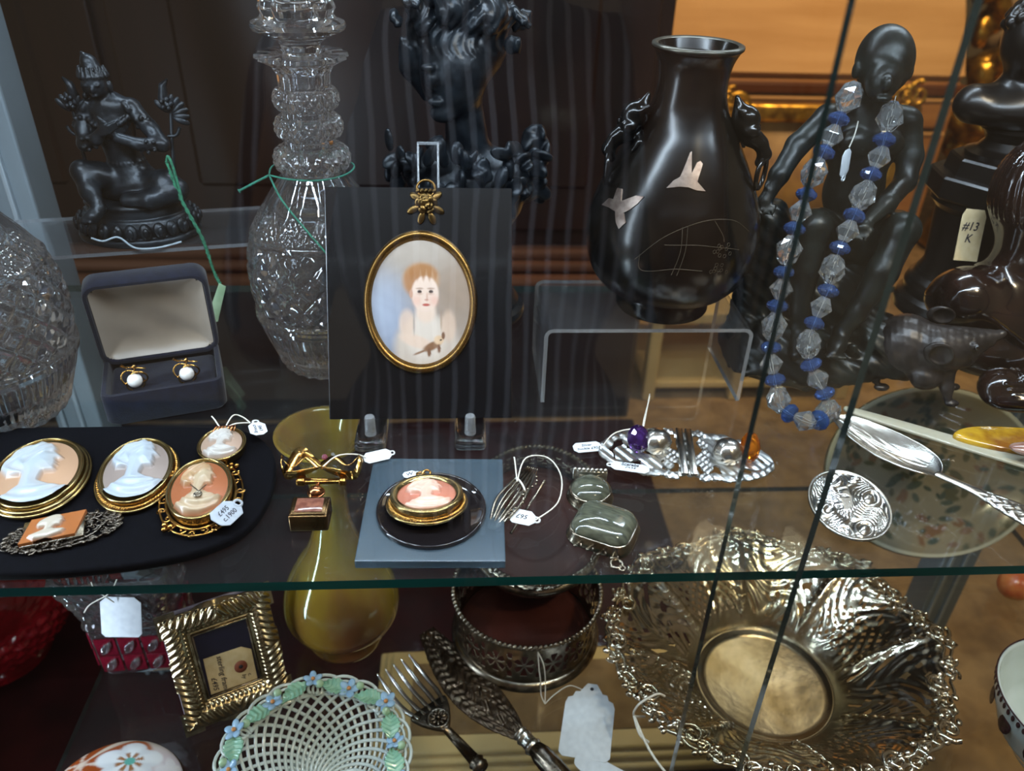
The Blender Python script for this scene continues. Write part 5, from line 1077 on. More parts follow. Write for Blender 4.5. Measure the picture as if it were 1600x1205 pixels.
def bfun(U, W):
    x = (U * 2 - 1) * 0.0545; y = (W * 2 - 1) * 0.0285; h = bout(x); e = np.clip((h - np.abs(y)) / 0.0062, 0, 1)
    z = 0.0022 + 0.0007 * np.sin(e * PI) + 0.0004 * np.sin(x * 1500) * np.sin(y * 1300) * (np.abs(x) < 0.014) + 0.0003 * np.sin(x * 900 + y * 700)
    return x, y, z + 0.0022 * (1 - (x / 0.054) ** 2)
part('plate', sheet(230, 120, bfun, bmask, 0.0012), mat('satin_silver', 'e6e6e4', 0.34, 1.0, 'c9c8c4', 200, rvar=0.06), t, angle=60)
part('hinge_bar', G().put(boxm(0.0042, 0.046, 0.0022, 0.0005), (-0.0028, 0, 0.0060)).put(boxm(0.0042, 0.046, 0.0022, 0.0005), (0.0028, 0, 0.0060)), SILVER, t)
def swirlball(r):
    V, F = ball(r, 40, 24); th = np.arctan2(V[:, 1], V[:, 0]); k = 1 + 0.06 * np.abs(np.sin(th * 4 + V[:, 2] / r * 2.2)); V = V * np.stack([k, k, np.ones_like(k)], -1); return V, F
for bx_, by_ in ((-0.0185, 0.0035), (0.0245, -0.001)): part('boss', swirlball(0.0088), SILVER, t, (bx_, by_, 0.0085), label='round swirled silver boss')
c_ = ink_tag(t, (-0.0600, 0.0005, 0.0022), (0.08, 0, 0.28), 0.0180, 0.0088, 'Silver\nbuckle £95', 0.0030)
thread(t, [(-0.0505, 0.0025, 0.003), (-0.044, 0.012, 0.006), (-0.033, 0.0170, 0.007), (-0.026, 0.0165, 0.005)]); thread(t, [(-0.026, 0.0165, 0.005), (-0.0255, 0.022, 0.012), (-0.0230, 0.028, 0.026)]); thread(t, [(-0.026, 0.0165, 0.005), (-0.0248, 0.022, 0.013), (-0.0236, 0.027, 0.028)])
ink_tag(t, (-0.0350, -0.0235, 0.0078), (0.10, 0, 3.05), 0.0225, 0.0090, '', 0.003); c2 = text('Scarabs\n£235', 0.0034, INK, t, (-0.0352, -0.0234, 0.0086), (0.10, 0, -0.06))
def gem(rx, ry, rz, n=12):
    return lathe([(0.0, -0.75), (0.55, -0.45), (0.95, -0.08), (1.0, 0.05), (0.82, 0.42), (0.5, 0.62), (0.0, 0.62)], n)
t2 = tag(part('purple_gem', gem(1, 1, 1), mat('amethyst', '4c2c72', 0.02, trans=0.85, ior=1.55), None, (0.1083, 0.1000, 0.0118), (0.9, 0.0, 0.1), smooth=False, scale=(0.0072, 0.0088, 0.0065)), 'faceted purple gem leaning against left boss of silver buckle', 'gemstone')
t2 = tag(part('amber_gem', gem(1, 1, 1), mat('orange_citrine', 'd67a1c', 0.02, trans=0.85, ior=1.55), None, (0.1755, 0.0915, 0.0108), (0.9, 0.0, -0.2), smooth=False, scale=(0.0062, 0.0095, 0.0062)), 'faceted orange gem leaning against right boss of silver buckle', 'gemstone')

# ------------------------------------------------------------------ crystal and blue bead necklace
NP = [(0.2726, 0.215, 0.1902), (0.2683, 0.207, 0.1757), (0.2648, 0.200, 0.1582), (0.2603, 0.196, 0.1482), (0.2559, 0.190, 0.1361), (0.2504, 0.184, 0.1252), (0.2449, 0.177, 0.1155), (0.2406, 0.173, 0.1044), (0.238, 0.170, 0.0933), (0.2376, 0.167, 0.0834), (0.2345, 0.163, 0.0738), (0.2308, 0.160, 0.0633), (0.2276, 0.156, 0.0522), (0.2273, 0.151, 0.0415), (0.2313, 0.147, 0.0312), (0.2378, 0.143, 0.0212), (0.2423, 0.139, 0.0126), (0.2427, 0.134, 0.0076), (0.2276, 0.1212, 0.0076), (0.2184, 0.1275, 0.0076), (0.2126, 0.138, 0.0078), (0.2115, 0.148, 0.0125), (0.2083, 0.153, 0.0246), (0.2058, 0.158, 0.0341), (0.2054, 0.162, 0.0465), (0.2064, 0.166, 0.0588), (0.207, 0.169, 0.069), (0.2084, 0.172, 0.0809), (0.2085, 0.175, 0.0932), (0.2108, 0.179, 0.1043), (0.2135, 0.184, 0.1176), (0.2182, 0.190, 0.1307), (0.2226, 0.196, 0.145), (0.2292, 0.202, 0.1586), (0.2348, 0.208, 0.1693), (0.2395, 0.213, 0.1804), (0.2430, 0.215, 0.1896)]
pth = smoothc(NP, 8); Ls = np.r_[0, np.cumsum(np.linalg.norm(np.diff(pth, axis=0), axis=1))]
t = thing('bead_necklace', 'clear crystal and blue glass bead necklace looped round the seated bronze man', 'necklace', (0.2276, 0.1212, 0.0))
off = np.array([0.2276, 0.1212, 0.0])
CB = mat('clear_bead_glass', 'f0f4f8', 0.02, trans=0.92, ior=1.5); BB = mat('blue_bead_glass', '6f92d0', 0.05, 0, '4a70bc', 60, trans=0.85, ior=1.5)
def beadm(prof, n, jit):
    V, F = lathe(prof, n, lambda T, R, Z: R * (1 + 0.10 * jit * np.cos(T * n / 2 + (np.arange(R.shape[1])[None, :] % 2) * PI))); return mk((V, F), 'bead', False)
big = beadm([(0.0, -0.5), (0.15, -0.5), (0.30, -0.34), (0.41, -0.14), (0.41, 0.14), (0.30, 0.34), (0.15, 0.5), (0.0, 0.5)], 8, 1); sml = beadm([(0, -0.5), (0.2, -0.5), (0.5, -0.02), (0.5, 0.02), (0.2, 0.5), (0, 0.5)], 8, 0); blu = beadm([(0, -0.5), (0.35, -0.5), (0.66, -0.22), (0.72, 0.0), (0.66, 0.22), (0.35, 0.5), (0, 0.5)], 12, 0)
part('string', tube(pth - off, 0.00025, 5), STRING, t)
pos = 0.004; k = 0
while pos < Ls[-1] - 0.006:
    kind = k % 4; ln = (0.0190, 0.0080, 0.0135, 0.0080)[kind]; c = pos + ln / 2
    if c > Ls[-1]: break
    p_ = np.array([np.interp(c, Ls, pth[:, i]) for i in range(3)]); p2 = np.array([np.interp(c + 0.003, Ls, pth[:, i]) for i in range(3)])
    q = Vector((p2 - p_).tolist()).to_track_quat('Z', 'Y').to_euler()
    me, m_, sc_ = ((big, CB, (ln * 0.98, ln * 0.98, ln)), (blu, BB, (0.0098, 0.0098, ln)), (sml, CB, (0.0150, 0.0150, ln)), (blu, BB, (0.0094, 0.0094, ln)))[kind]
    part('crystal_bead' if kind in (0, 2) else 'blue_bead', me, m_, t, tuple(p_ - off), q, scale=sc_); pos += ln + 0.0004; k += 1
g = ink_tag(t, (0.0195, 0.086, 0.150), (1.15, 1.45, 0.25), 0.0180, 0.0105, '', 0.003); thread(t, [(0.022, 0.088, 0.176), (0.0215, 0.087, 0.168), (0.0195, 0.086, 0.160)])

# ------------------------------------------------------------------ spoon, paper knife, horn pieces, medal
t = thing('berry_spoon', 'silver spoon with engraved pointed bowl and patterned handle on upper shelf', 'spoon', (0.264, 0.098, 0.0004), math.radians(122))
def sf(U, W):
    x = (U * 2 - 1) * 0.036; wd = 0.0165 * np.sqrt(np.clip(1 - (U * 2 - 1) ** 2, 0, 1)) * (1 - 0.18 * (U * 2 - 1)) ; v = W * 2 - 1
    eng = 0.0002 * np.sin(260 * x + 3 * np.sin(900 * v * wd)) * np.exp(-((v / 0.6) ** 2)) * (np.abs(x) < 0.026)
    return x, v * wd, 0.0012 + 0.0072 * (v ** 2) * np.clip(wd / 0.0165, 0, 1) + 0.005 * (U * 2 - 1) ** 2 + eng
part('bowl', sheet(110, 60, sf, None, 0.0008), SILVER, t)
def hf(U, W):
    x = -0.0345 - U * 0.105; v = W * 2 - 1; wd = 0.0022 + 0.0058 * ss(0.12, 0.5, U) + 0.003 * ss(0.7, 1.0, U)
    rel = 0.0004 * np.sin(x * 900 + np.cos(v * 7) * 2) * ss(0.2, 0.35, U) * (1 - v ** 4)
    return x, v * wd + 0.010 * U ** 2, 0.0060 + 0.008 * np.sin(U * PI * 0.6) + rel - 0.0006 * v * v
part('handle', sheet(140, 20, hf, None, 0.0016), SILVER, t)
t2 = prism([tuple(p_) for p_ in smoothc([(-0.064, 0.0005), (-0.055, 0.0042), (0.0, 0.0060), (0.07, 0.0062), (0.095, 0.005), (0.095, -0.005), (0.07, -0.0060), (0.0, -0.0056), (-0.055, -0.0034)], 5, True)], 0.0022, 0.0008)
tag(part('paper_knife', t2, mat('pale_horn', 'b3b09c', 0.25, 0, '9c9885', 25, coat=0.5, stretch=(0.2, 2, 1), sss=0.2), None, (0.3120, 0.1100, 0.0003), (0, 0, math.radians(-34))), 'long pale horn paper knife lying behind the silver spoon', 'paper knife')
tag(part('horn_dish', prism([tuple(p_) for p_ in smoothc([(-0.050, -0.002), (-0.036, 0.010), (0.0, 0.0155), (0.04, 0.014), (0.055, 0.0), (0.035, -0.0125), (0.0, -0.014), (-0.034, -0.010)], 6, True)], 0.0055, 0.0022, 3), mat('amber_tortoiseshell', '7a4a14', 0.14, 0, 'c09a2c', 55, coat=0.8), None, (0.3655, 0.1015, 0.0003), (0, 0, math.radians(-12))), 'amber and yellow mottled horn oval behind the pale paper knife', 'horn box')
V, F = ball((0.027, 0.0085, 0.0045), 28, 16)
tag(part('agate_handle', (V, F), mat('brown_agate', '7b5242', 0.1, 0, 'a98d80', 70, coat=0.8, stretch=(0.4, 3, 1)), None, (0.3640, 0.0815, 0.0108), (0, 0, math.radians(-16))), 'brown polished agate oval lying on the paper knife at right edge', 'agate')
MR = (0.0225, 0.0305)
def mgeo(U, W):
    a = U * 2 * PI; r = W ** 0.9; A = r * np.cos(a); B = r * np.sin(a)
    face = sd((A + 0.10) / 0.95, (B - 0.05) / 0.95, [(0.18, 0.42), (0.0, 0.46), (-0.14, 0.32), (-0.17, 0.15), (-0.30, 0.0), (-0.20, -0.06), (-0.26, -0.16), (-0.17, -0.22), (-0.20, -0.36), (-0.02, -0.44), (0.18, -0.36), (0.30, -0.1), (0.32, 0.2)])
    f = ss(0.05, -0.14, face); fl = A * 3.2 + 2.0 * np.sin(B * 3.5 + A * 1.5) + 1.1 * np.sin(A * 6 - B * 4)
    hairm = (1 - f) * ss(0.97, 0.86, r); h = 0.55 * f + hairm * (0.30 * np.sin(fl * 8.5) + 0.22 * np.sin(B * 9 + 3 * np.cos(A * 5)))
    e1 = np.exp(-(((A + 0.10) / 0.07) ** 2 + ((B - 0.17) / 0.03) ** 2)); h -= 0.35 * e1; m1 = np.exp(-(((A + 0.24) / 0.05) ** 2 + ((B + 0.20) / 0.02) ** 2)); h -= 0.3 * m1
    ed = ss(0.93, 0.97, r) * 0.35; return A, B, h + ed
def mfun(U, W): A, B, h = mgeo(U, W); return A * MR[0], B * MR[1], 0.0022 + 0.0020 * h
tag(part('silver_medallion', flipme(mk(sheet(260, 130, mfun, None, 0.0014, cu=True), 'medal', True)), SILVER, None, (0.2195, 0.0455, 0.0014), (0, 0, math.radians(-18))), 'oval repousse silver medallion of a face with flowing hair near shelf edge', 'medallion')
# ================================================================== LOWER SHELF (top at z = -0.230)
ZB = -0.2299
# ------------------------------------------------------------------ square cut crystal vase with ruby panels
RUBY = mat('ruby_glass', '8a1a30', 0.04, 0, '5e0c20', 40, trans=0.5, ior=1.5)
t = thing('square_crystal_vase', 'square cut crystal vase with ruby leaf panels and hanging price tag', 'vase', (-0.2485, 0.1555, ZB), math.radians(3))
def sqv():
    lv = [(0.050, 0.0), (0.056, 0.003), (0.0585, 0.010), (0.060, 0.050), (0.064, 0.056), (0.062, 0.060), (0.066, 0.072), (0.074, 0.090), (0.082, 0.106), (0.080, 0.110), (0.072, 0.108), (0.060, 0.085), (0.050, 0.055), (0.046, 0.016)]
    LV = dens(lv, 0.0022); V = []; m = 160; no = sum(1 for q in LV if True)
    top = np.argmax(LV[:, 1])
    for i, (wd, z) in enumerate(LV):
        o = np.array(rrect(wd, wd, 0.008, 10)); o = np.vstack([o, o[:1]]); L_ = np.r_[0, np.cumsum(np.linalg.norm(np.diff(o, axis=0), axis=1))]; q = np.linspace(0, L_[-1], m, endpoint=False)
        P = np.stack([np.interp(q, L_, o[:, 0]), np.interp(q, L_, o[:, 1])], -1)
        if i <= top and z > 0.058:
            tt = q / L_[-1]; d = dia(tt * 2 * PI, np.full(m, z), 28, 75, 0.3); P *= (1 - 0.030 * d)[:, None]
        V += [(x, y, z) for x, y in P]
    F = gridF(len(LV), m, cv=True)[:, ::-1].tolist(); F.append(list(range(m))[::-1]); F.append([(len(LV) - 1) * m + i for i in range(m)]); return V, F
part('body', sqv(), CRYS, t, angle=40)
leaf_o = [(0.0, -1.0), (0.35, -0.5), (0.42, 0.0), (0.3, 0.5), (0.0, 1.0), (-0.3, 0.5), (-0.42, 0.0), (-0.35, -0.5)]
lfm = mk(prism([(x * 0.0075, y * 0.0082) for x, y in leaf_o], 0.0016, 0.0006), 'leaf', True, 40)
for side in range(4):
    a = side * PI / 2; ca, sa = math.cos(a), math.sin(a)
    for ix in (-1, 0, 1):
        for iz in (0, 1):
            lx, ly, lz = ix * 0.0168, -0.0302 - (iz * 0.0004), 0.018 + iz * 0.0190
            pn = part('ruby_panel', boxm(0.0152, 0.0016, 0.0172, 0.0004), RUBY, t, (lx * ca - ly * sa, lx * sa + ly * ca, lz), (0, 0, a), smooth=False)
            part('leaf', lfm, CRYS, pn, (0, -0.0010, 0), (PI / 2, 0.55, 0))
c_ = part('price_tag', prism([(-0.011, -0.017), (0.011, -0.017), (0.0135, -0.014), (0.0135, 0.012), (0.009, 0.0165), (-0.009, 0.0165), (-0.0135, 0.012), (-0.0135, -0.014)], 0.0006, 0.0001), PAPER, t, (0.0065, -0.0415, 0.080), (PI / 2 - 0.22, 0.12, 0.0), 'white card price tag')
thread(t, [(0.0045, -0.041, 0.094), (0.001, -0.0425, 0.102), (-0.004, -0.0425, 0.1095), (-0.006, -0.040, 0.114)]); thread(t, [(0.001, -0.0425, 0.102), (0.007, -0.0425, 0.108), (0.011, -0.040, 0.115)]); thread(t, [(0.001, -0.0425, 0.102), (-0.010, -0.0435, 0.096), (-0.016, -0.0430, 0.088)])

# ------------------------------------------------------------------ embossed silver photograph frame
t = thing('silver_photo_frame', 'embossed gilt silver photograph frame holding a buff luggage tag', 'photo frame', (-0.1645, 0.0935, ZB), rot=(Matrix.Rotation(math.radians(25), 3, 'Z') @ Matrix.Rotation(math.radians(90 - 20), 3, 'X')).to_euler())
SW, SH = 0.0800, 0.1010
def fout(x, y):  # 1 inside the shaped outline
    hw = 0.0365 + 0.0032 * (np.abs(y) > SH * 0.30) + 0.0012 * (np.abs(y) < 0.012); hh = 0.0455 + 0.0035 * (np.abs(x) < 0.016) * np.cos(np.clip(x / 0.016, -1, 1) * PI / 2) + 0.0030 * (np.abs(x) > 0.026)
    return (np.abs(x) < hw) & (np.abs(y) < hh)
def fm(U, W):
    x = (U - 0.5) * SW; y = (W - 0.5) * SH; return fout(x, y) & ~((np.abs(x) < 0.0185) & (np.abs(y) < 0.0255))
def ff(U, W):
    x = (U - 0.5) * SW; y = (W - 0.5) * SH; dx = np.abs(x) - 0.0185; dy = np.abs(y) - 0.0255; d = np.maximum(dx, dy); e = np.clip(d / 0.020, 0, 1)
    vert = dx > dy * 0.95; s_ = np.where(vert, y, x); z = 0.003 + 0.0052 * np.sin(np.clip((e - 0.12) / 0.85, 0, 1) * PI * 0.85)
    g_ = np.clip((e - 0.38) / 0.08, 0, 1) * np.clip((0.97 - e) / 0.08, 0, 1); z += g_ * 0.0008 * np.sin((s_ * np.sign(s_) * 1.0 + d * 0.55) * 2 * PI / 0.0052)
    b_ = np.exp(-((d - 0.0048) / 0.0011) ** 2); z += b_ * 0.0013 * (0.5 + 0.5 * np.cos(s_ * 2 * PI / 0.0033)); z += 0.0010 * np.exp(-((d - 0.0018) / 0.0008) ** 2)
    sh = np.exp(-((x / 0.0055) ** 2 + ((y - 0.0435) / 0.006) ** 2)); z += sh * 0.0035; return x, y, z
SGILT = mat('gilded_silver', 'c4b596', 0.24, 1.0, '8e7d5e', 130, rvar=0.08)
part('embossed_border', sheet(200, 250, ff, fm, 0.0012), SGILT, t, (0, SH / 2 - 0.004, 0), angle=60)
part('back_board', prism([(x, y) for x, y in rrect(0.074, 0.092, 0.004)], 0.0030, 0.0006), mat('lilac_velvet_back', '8d8088', 0.7, 0, '7d7078', 60), t, (0, SH / 2 - 0.004, -0.0022))
part('inner_lip', G().put(boxm(0.0385, 0.0014, 0.0025, 0.0004), (0, 0.0255, 0.0035)).put(boxm(0.0385, 0.0014, 0.0025, 0.0004), (0, -0.0255, 0.0035)).put(boxm(0.0014, 0.051, 0.0025, 0.0004), (0.0187, 0, 0.0035)).put(boxm(0.0014, 0.051, 0.0025, 0.0004), (-0.0187, 0, 0.0035)), OSILV, t, (0, SH / 2 - 0.004, 0))
part('mount_panel', boxm(0.037, 0.051, 0.0006, c=(0, SH / 2 - 0.004, 0.0016)), mat('navy_card', '15132a', 0.5, 0, '1b1836', 60), t, smooth=False)
lt = part('luggage_tag', prism([(-0.0165, -0.0215), (0.0165, -0.0215), (0.0165, 0.003), (0.010, 0.0075), (-0.0165, 0.0075)], 0.0006, 0.0001), CREAMP, t, (0.0005, SH / 2 - 0.0072, 0.0022), (0, 0, -0.03), 'buff card luggage tag')
part('eyelet', lathe([(0.0016, 0), (0.0046, 0), (0.0046, 0.0006), (0.0016, 0.0006)], 28, cap=False), mat('red_brown_ring', '8c4a34', 0.6, 0, '7a3e2b', 90), lt, (0.0070, -0.0075, 0.0006)); part('hole', lathe([(0, 0), (0.0016, 0), (0.0016, 0.0003), (0, 0.0003)], 16), INK, lt, (0.0070, -0.0075, 0.0008))
text('sterling frame', 0.0054, INK, lt, (-0.0060, -0.0085, 0.0008), (0, 0, -PI / 2)); text('£495', 0.0052, INK, lt, (-0.0125, -0.014, 0.0008), (0, 0, -PI / 2)); text('c.\nby', 0.0040, INK, lt, (0.010, -0.016, 0.0008), (0, 0, -PI / 2))
part('strut', boxm(0.022, 0.06, 0.002, 0.0005), mat('lilac_velvet_back', '8d8088'), t, (0, 0.028, -0.011), (-0.24, 0, 0), smooth=False)

# ------------------------------------------------------------------ iridescent yellow glass vase
t = thing('yellow_glass_vase', 'iridescent amber yellow glass vase with round body and flared neck', 'vase', (-0.0945, 0.160, ZB))
yp = smoothc([(0.0330, 0.017), (0.0425, 0.030), (0.0448, 0.043), (0.0410, 0.062), (0.0315, 0.082), (0.0205, 0.102), (0.0140, 0.125), (0.0128, 0.150), (0.0150, 0.172), (0.0220, 0.192), (0.0315, 0.204)], 6)
YP = [(0, 0.004), (0.022, 0.004), (0.0285, 0.0), (0.0300, 0.004), (0.0290, 0.012), (0.0285, 0.0155)] + [tuple(q) for q in yp] + [(0.0320, 0.206), (0.0300, 0.2055), (0.0200, 0.193), (0.0130, 0.172), (0.0108, 0.150), (0.0122, 0.125), (0.0185, 0.102), (0.029, 0.084), (0.038, 0.062), (0.041, 0.045), (0.037, 0.030), (0.026, 0.016), (0, 0.014)]
YG = mat('iridescent_yellow_glass', 'b8a01e', 0.10, 0, '94603a', 13, trans=0.35, ior=1.5, coat=0.8, thin=420, stretch=(1, 1, 0.35))
part('body', lathe(dens(YP, 0.003), 72, cap=False), YG, t)

# ------------------------------------------------------------------ pair of pierced silver coasters
WOODB = mat('turned_mahogany', '4a2018', 0.6, 0, '35160f', 14, spec=0.2)
def coaster(label, loc, rot, r, h, tagit=False):
    t = thing('wine_coaster', label, 'wine coaster', loc, rot=rot)
    def cm(U, W):
        a = (U * 16) % 1 - 0.5; b = (W - 0.50) * 1.25; x, y = a * 1.0, b; rr = np.hypot(x, y); an = np.arctan2(y, x)
        pet = (rr < 0.36) & (rr > 0.07) & (np.abs(np.sin(an * 3)) > 0.34 + 0.35 * np.abs(rr - 0.2) / 0.2); cor = (np.abs(np.abs(x) - 0.5) < 0.10 * np.abs(np.cos(b * 9))) & (np.abs(b) < 0.42)
        return ~((pet | cor) & (W > 0.10) & (W < 0.88))
    def cf(U, W): a = U * 2 * PI; rr = r * (0.985 + 0.03 * W ** 2); return rr * np.cos(a), rr * np.sin(a), 0.006 + W * (h - 0.008)
    part('pierced_band', flipme(mk(sheet(576, 34, cf, cm, 0.0010, cu=True), 'band', True, 50)), OSILV, t)
    part('foot_ring', lathe(dens([(r * 0.96, 0.0), (r * 1.045, 0.0), (r * 1.06, 0.0025), (r * 1.04, 0.0055), (r * 1.0, 0.0075), (r * 0.97, 0.0075)], 0.002), 96, cap=False), OSILV, t)
    rm = part('rim', tube(ellipse(r * 1.02, r * 1.02, 120, h - 0.001), 0.0016, 8, True), OSILV, t); g = G()
    n_ = 96
    for i in range(n_): a = i * 2 * PI / n_; g.put(ball(0.0021, 8, 5), (r * 1.025 * math.cos(a), r * 1.025 * math.sin(a), h + 0.0006))
    part('beading', g, OSILV, rm)
    part('wood_base', lathe(dens([(0, 0.0005), (r * 0.95, 0.0005), (r * 0.96, 0.005), (r * 0.85, 0.0062), (r * 0.80, 0.0048), (r * 0.55, 0.0048), (r * 0.5, 0.0058), (r * 0.25, 0.0058), (0, 0.0075)], 0.002), 72), WOODB, t, angle=40)
    return t
t = coaster('upright pierced silver wine coaster with string tag on the lower shelf', (0.0522, 0.1600, ZB), (0, 0, 0.1), 0.0575, 0.050)
thread(t, [(-0.002, -0.059, 0.046), (-0.001, -0.062, 0.030), (0.0005, -0.063, 0.018), (0.001, -0.066, 0.0055), (0.003, -0.072, 0.002)]); thread(t, [(-0.002, -0.059, 0.046), (0.002, -0.063, 0.036), (0.004, -0.064, 0.018), (0.003, -0.072, 0.002)]); thread(t, [(0.003, -0.072, 0.002), (0.012, -0.066, 0.004), (0.024, -0.062, 0.0065), (0.034, -0.066, 0.0045)])
o_ = [(-0.0155, -0.029), (0.0155, -0.029), (0.0185, -0.026), (0.0185, 0.012), (0.0170, 0.0165), (0.0135, 0.0180), (0.0120, 0.0220), (0.0085, 0.0225), (0.0060, 0.0265), (0.0035, 0.0300), (-0.0035, 0.0300), (-0.0060, 0.0265), (-0.0085, 0.0225), (-0.0120, 0.0220), (-0.0135, 0.0180), (-0.0170, 0.0165), (-0.0185, 0.012), (-0.0185, -0.026)]
tg = part('price_tag', prism(o_, 0.0006, 0.0001), PAPER, t, (0.0315, -0.092, 0.004), (0.12, -0.05, -0.35), 'large scalloped white card tag')
part('hole', lathe([(0, 0), (0.0014, 0), (0.0014, 0.0002), (0, 0.0002)], 14), INK, tg, (0, 0.0255, 0.0006))
coaster('second pierced silver wine coaster leaning in the upright one, wooden base showing', (0.0600, 0.2020, -0.1545), (math.radians(30), 0, 0), 0.0545, 0.040)

# ------------------------------------------------------------------ big pierced silver basket
t = thing('silver_basket', 'large oval pierced silver basket with scrolled rim and smooth round well', 'basket', (0.2350, 0.1000, ZB))
def scal(a): return 1 + 0.016 * np.cos(8 * a + 0.3)
NPAN = 8
def bgeo(U, W):
    a = U * 2 * PI; k = scal(a); r = 0.053 + (0.114 - 0.053) * W; e = W ** 1.0
    rx = r * (1 + 0.05 * e) * (1 + (k - 1) * e); ry = r * (0.945 + 0.055 * (1 - e)) * (1 + (k - 1) * e)
    z = 0.004 + 0.048 * (W ** 0.75) * (1 + 0.02 * np.cos(8 * a + 0.3)) + 0.002 * np.cos(8 * a + 0.3) * W; return a, rx, ry, z
def bpat(U, W):
    pu = (U * NPAN) % 1 - 0.5; kp = np.floor(U * NPAN).astype(int) % 2; return pu, kp
def bf(U, W):
    a, rx, ry, z = bgeo(U, W); pu, kp = bpat(U, W)
    ribz = 0.0030 * np.exp(-((np.abs(pu) - 0.5) / 0.05) ** 2) * np.sin(np.clip(W, 0, 1) * PI)
    rel = 0.0005 * np.sin(W * 26 + 5 * np.sin(pu * 9)) * np.cos(pu * 20 + 4 * np.sin(W * 7)) * ss(0.05, 0.2, W); z = z + ribz + rel
    return rx * np.cos(a), ry * np.sin(a), z
def bm_(U, W):
    pu, kp = bpat(U, W); lat = (np.abs(((pu * 9 + W * 8) % 1) - 0.5) < 0.27) & (np.abs(((pu * 9 - W * 8) % 1) - 0.5) < 0.27) & (W > 0.18) & (W < 0.62) & (np.abs(pu) < 0.38)
    f1 = np.sin(W * 24 + 6 * np.sin(pu * 8 + 1)); f2 = np.cos(pu * 26 + 5 * np.sin(W * 8)); scr = (f1 > 0.35) & (f2 > 0.15) & (W > 0.12) & (W < 0.90) & (np.abs(pu) < 0.42)
    top = (np.sin(U * 2 * PI * 64) * np.sin(W * 30 + 3 * np.sin(U * 2 * PI * 32)) > 0.45) & (W > 0.66) & (W < 0.95)
    return ~(np.where(kp == 0, lat | top, scr))
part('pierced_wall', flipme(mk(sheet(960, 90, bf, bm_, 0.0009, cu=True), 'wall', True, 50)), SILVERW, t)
def wf(U, W): a = U * 2 * PI; r = 0.0535 * W; return r * np.cos(a), r * np.sin(a), 0.0040 + 0.0016 * ss(0.86, 1.0, W) - 0.0032 * (1 - W * W)
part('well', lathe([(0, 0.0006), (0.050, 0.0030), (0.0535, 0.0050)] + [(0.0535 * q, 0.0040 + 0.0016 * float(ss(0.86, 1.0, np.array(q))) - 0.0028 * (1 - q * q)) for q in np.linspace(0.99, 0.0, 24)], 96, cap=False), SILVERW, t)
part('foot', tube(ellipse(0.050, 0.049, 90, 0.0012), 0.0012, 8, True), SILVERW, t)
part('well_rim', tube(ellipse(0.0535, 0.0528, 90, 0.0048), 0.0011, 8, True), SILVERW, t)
def rimpt(u, off, dz):
    a = u * 2 * PI; k = float(scal(np.array(a))); r = (0.114 + off)
    return (r * 1.05 * k * math.cos(a), r * 0.945 * k * math.sin(a), 0.052 + 0.003 * math.cos(8 * a + 0.3) + dz)
g = G(); r2 = np.random.default_rng(21)
for off, rr in ((0.0, 0.0016), (0.0055, 0.0013)):
    g.put(tube([rimpt(i / 240, off + 0.0012 * math.sin(i * 2 * PI / 240 * 40), 0.001) for i in range(240)], rr, 6, True))
for i in range(64):
    u = (i + r2.uniform(-0.2, 0.2)) / 64; x, y, z_ = rimpt(u, r2.uniform(-0.004, 0.007), 0.0012); big_ = i % 4 == 0
    g.put(scroll(x, y, 0.0088 if big_ else r2.uniform(0.0042, 0.0062), 1.5, u * 2 * PI + r2.uniform(-1, 1), 0.0019 if big_ else 0.0014, 1 if i % 2 else -1, 22, z_))
    for q in range(3):
        x, y, z_ = rimpt(u + r2.uniform(-0.008, 0.008), r2.uniform(-0.006, 0.009), 0.0012); g.put(ball((0.0030, 0.0022, 0.0018), 8, 6), (x, y, z_), (0, 0, r2.uniform(0, 6)))
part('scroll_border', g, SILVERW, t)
g = G()
for i in range(NPAN):
    a = i * 2 * PI / NPAN + 0.02
    for q in range(9):
        W_ = 0.15 + q * 0.085; aa, rx, ry, z_ = bgeo(np.array(a / (2 * PI)), np.array(W_)); g.put(scroll(float(rx) * math.cos(a), float(ry) * math.sin(a), 0.0042, 1.2, r2.uniform(0, 6), 0.0011, 1 if q % 2 else -1, 14, float(z_) + 0.001))
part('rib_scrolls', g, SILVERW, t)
lp = [rimpt(0.575, -0.012, 0.001), rimpt(0.575, -0.004, 0.008), rimpt(0.575, 0.010, 0.006), rimpt(0.575, 0.013, -0.004), rimpt(0.577, 0.004, -0.010)]
thread(t, lp, 0.0008); thread(t, [rimpt(0.575, 0.013, -0.004), rimpt(0.590, 0.016, -0.010), rimpt(0.597, 0.012, -0.016)], 0.0009); thread(t, [rimpt(0.575, 0.013, -0.004), rimpt(0.61, 0.017, -0.018), rimpt(0.65, 0.018, -0.036), rimpt(0.68, 0.020, -0.046)], 0.0009)

# ------------------------------------------------------------------ woven porcelain basket with flowers
PORC = mat('cream_white_porcelain', 'd3dcda', 0.18, 0, 'c4cec8', 30, coat=0.6)
t = thing('porcelain_basket', 'white openwork porcelain basket with looped rim, blue flowers and green leaves', 'basket', (-0.0965, 0.0260, ZB))
RB = 0.0515
def bowlp(r): return 0.004 + 0.034 * (r / RB) ** 2.2
g = G(); nst = 32
for sgn in (-1, 1):
    for i in range(nst):
        a0 = i * 2 * PI / nst; P = []
        for q in np.linspace(0, 1, 16):
            r = 0.010 + (RB - 0.010) * q; a = a0 + sgn * 1.5 * (1 - q) ; P.append((r * math.cos(a), r * math.sin(a), bowlp(r) + 0.0006 * sgn))
        g.put(tube(P, 0.00125, 5))
part('woven_bowl', g, PORC, t)
part('bowl_foot', lathe(dens([(0, 0), (0.028, 0), (0.030, 0.002), (0.028, 0.006), (0.022, 0.0055), (0, 0.004)], 0.003), 48), PORC, t)
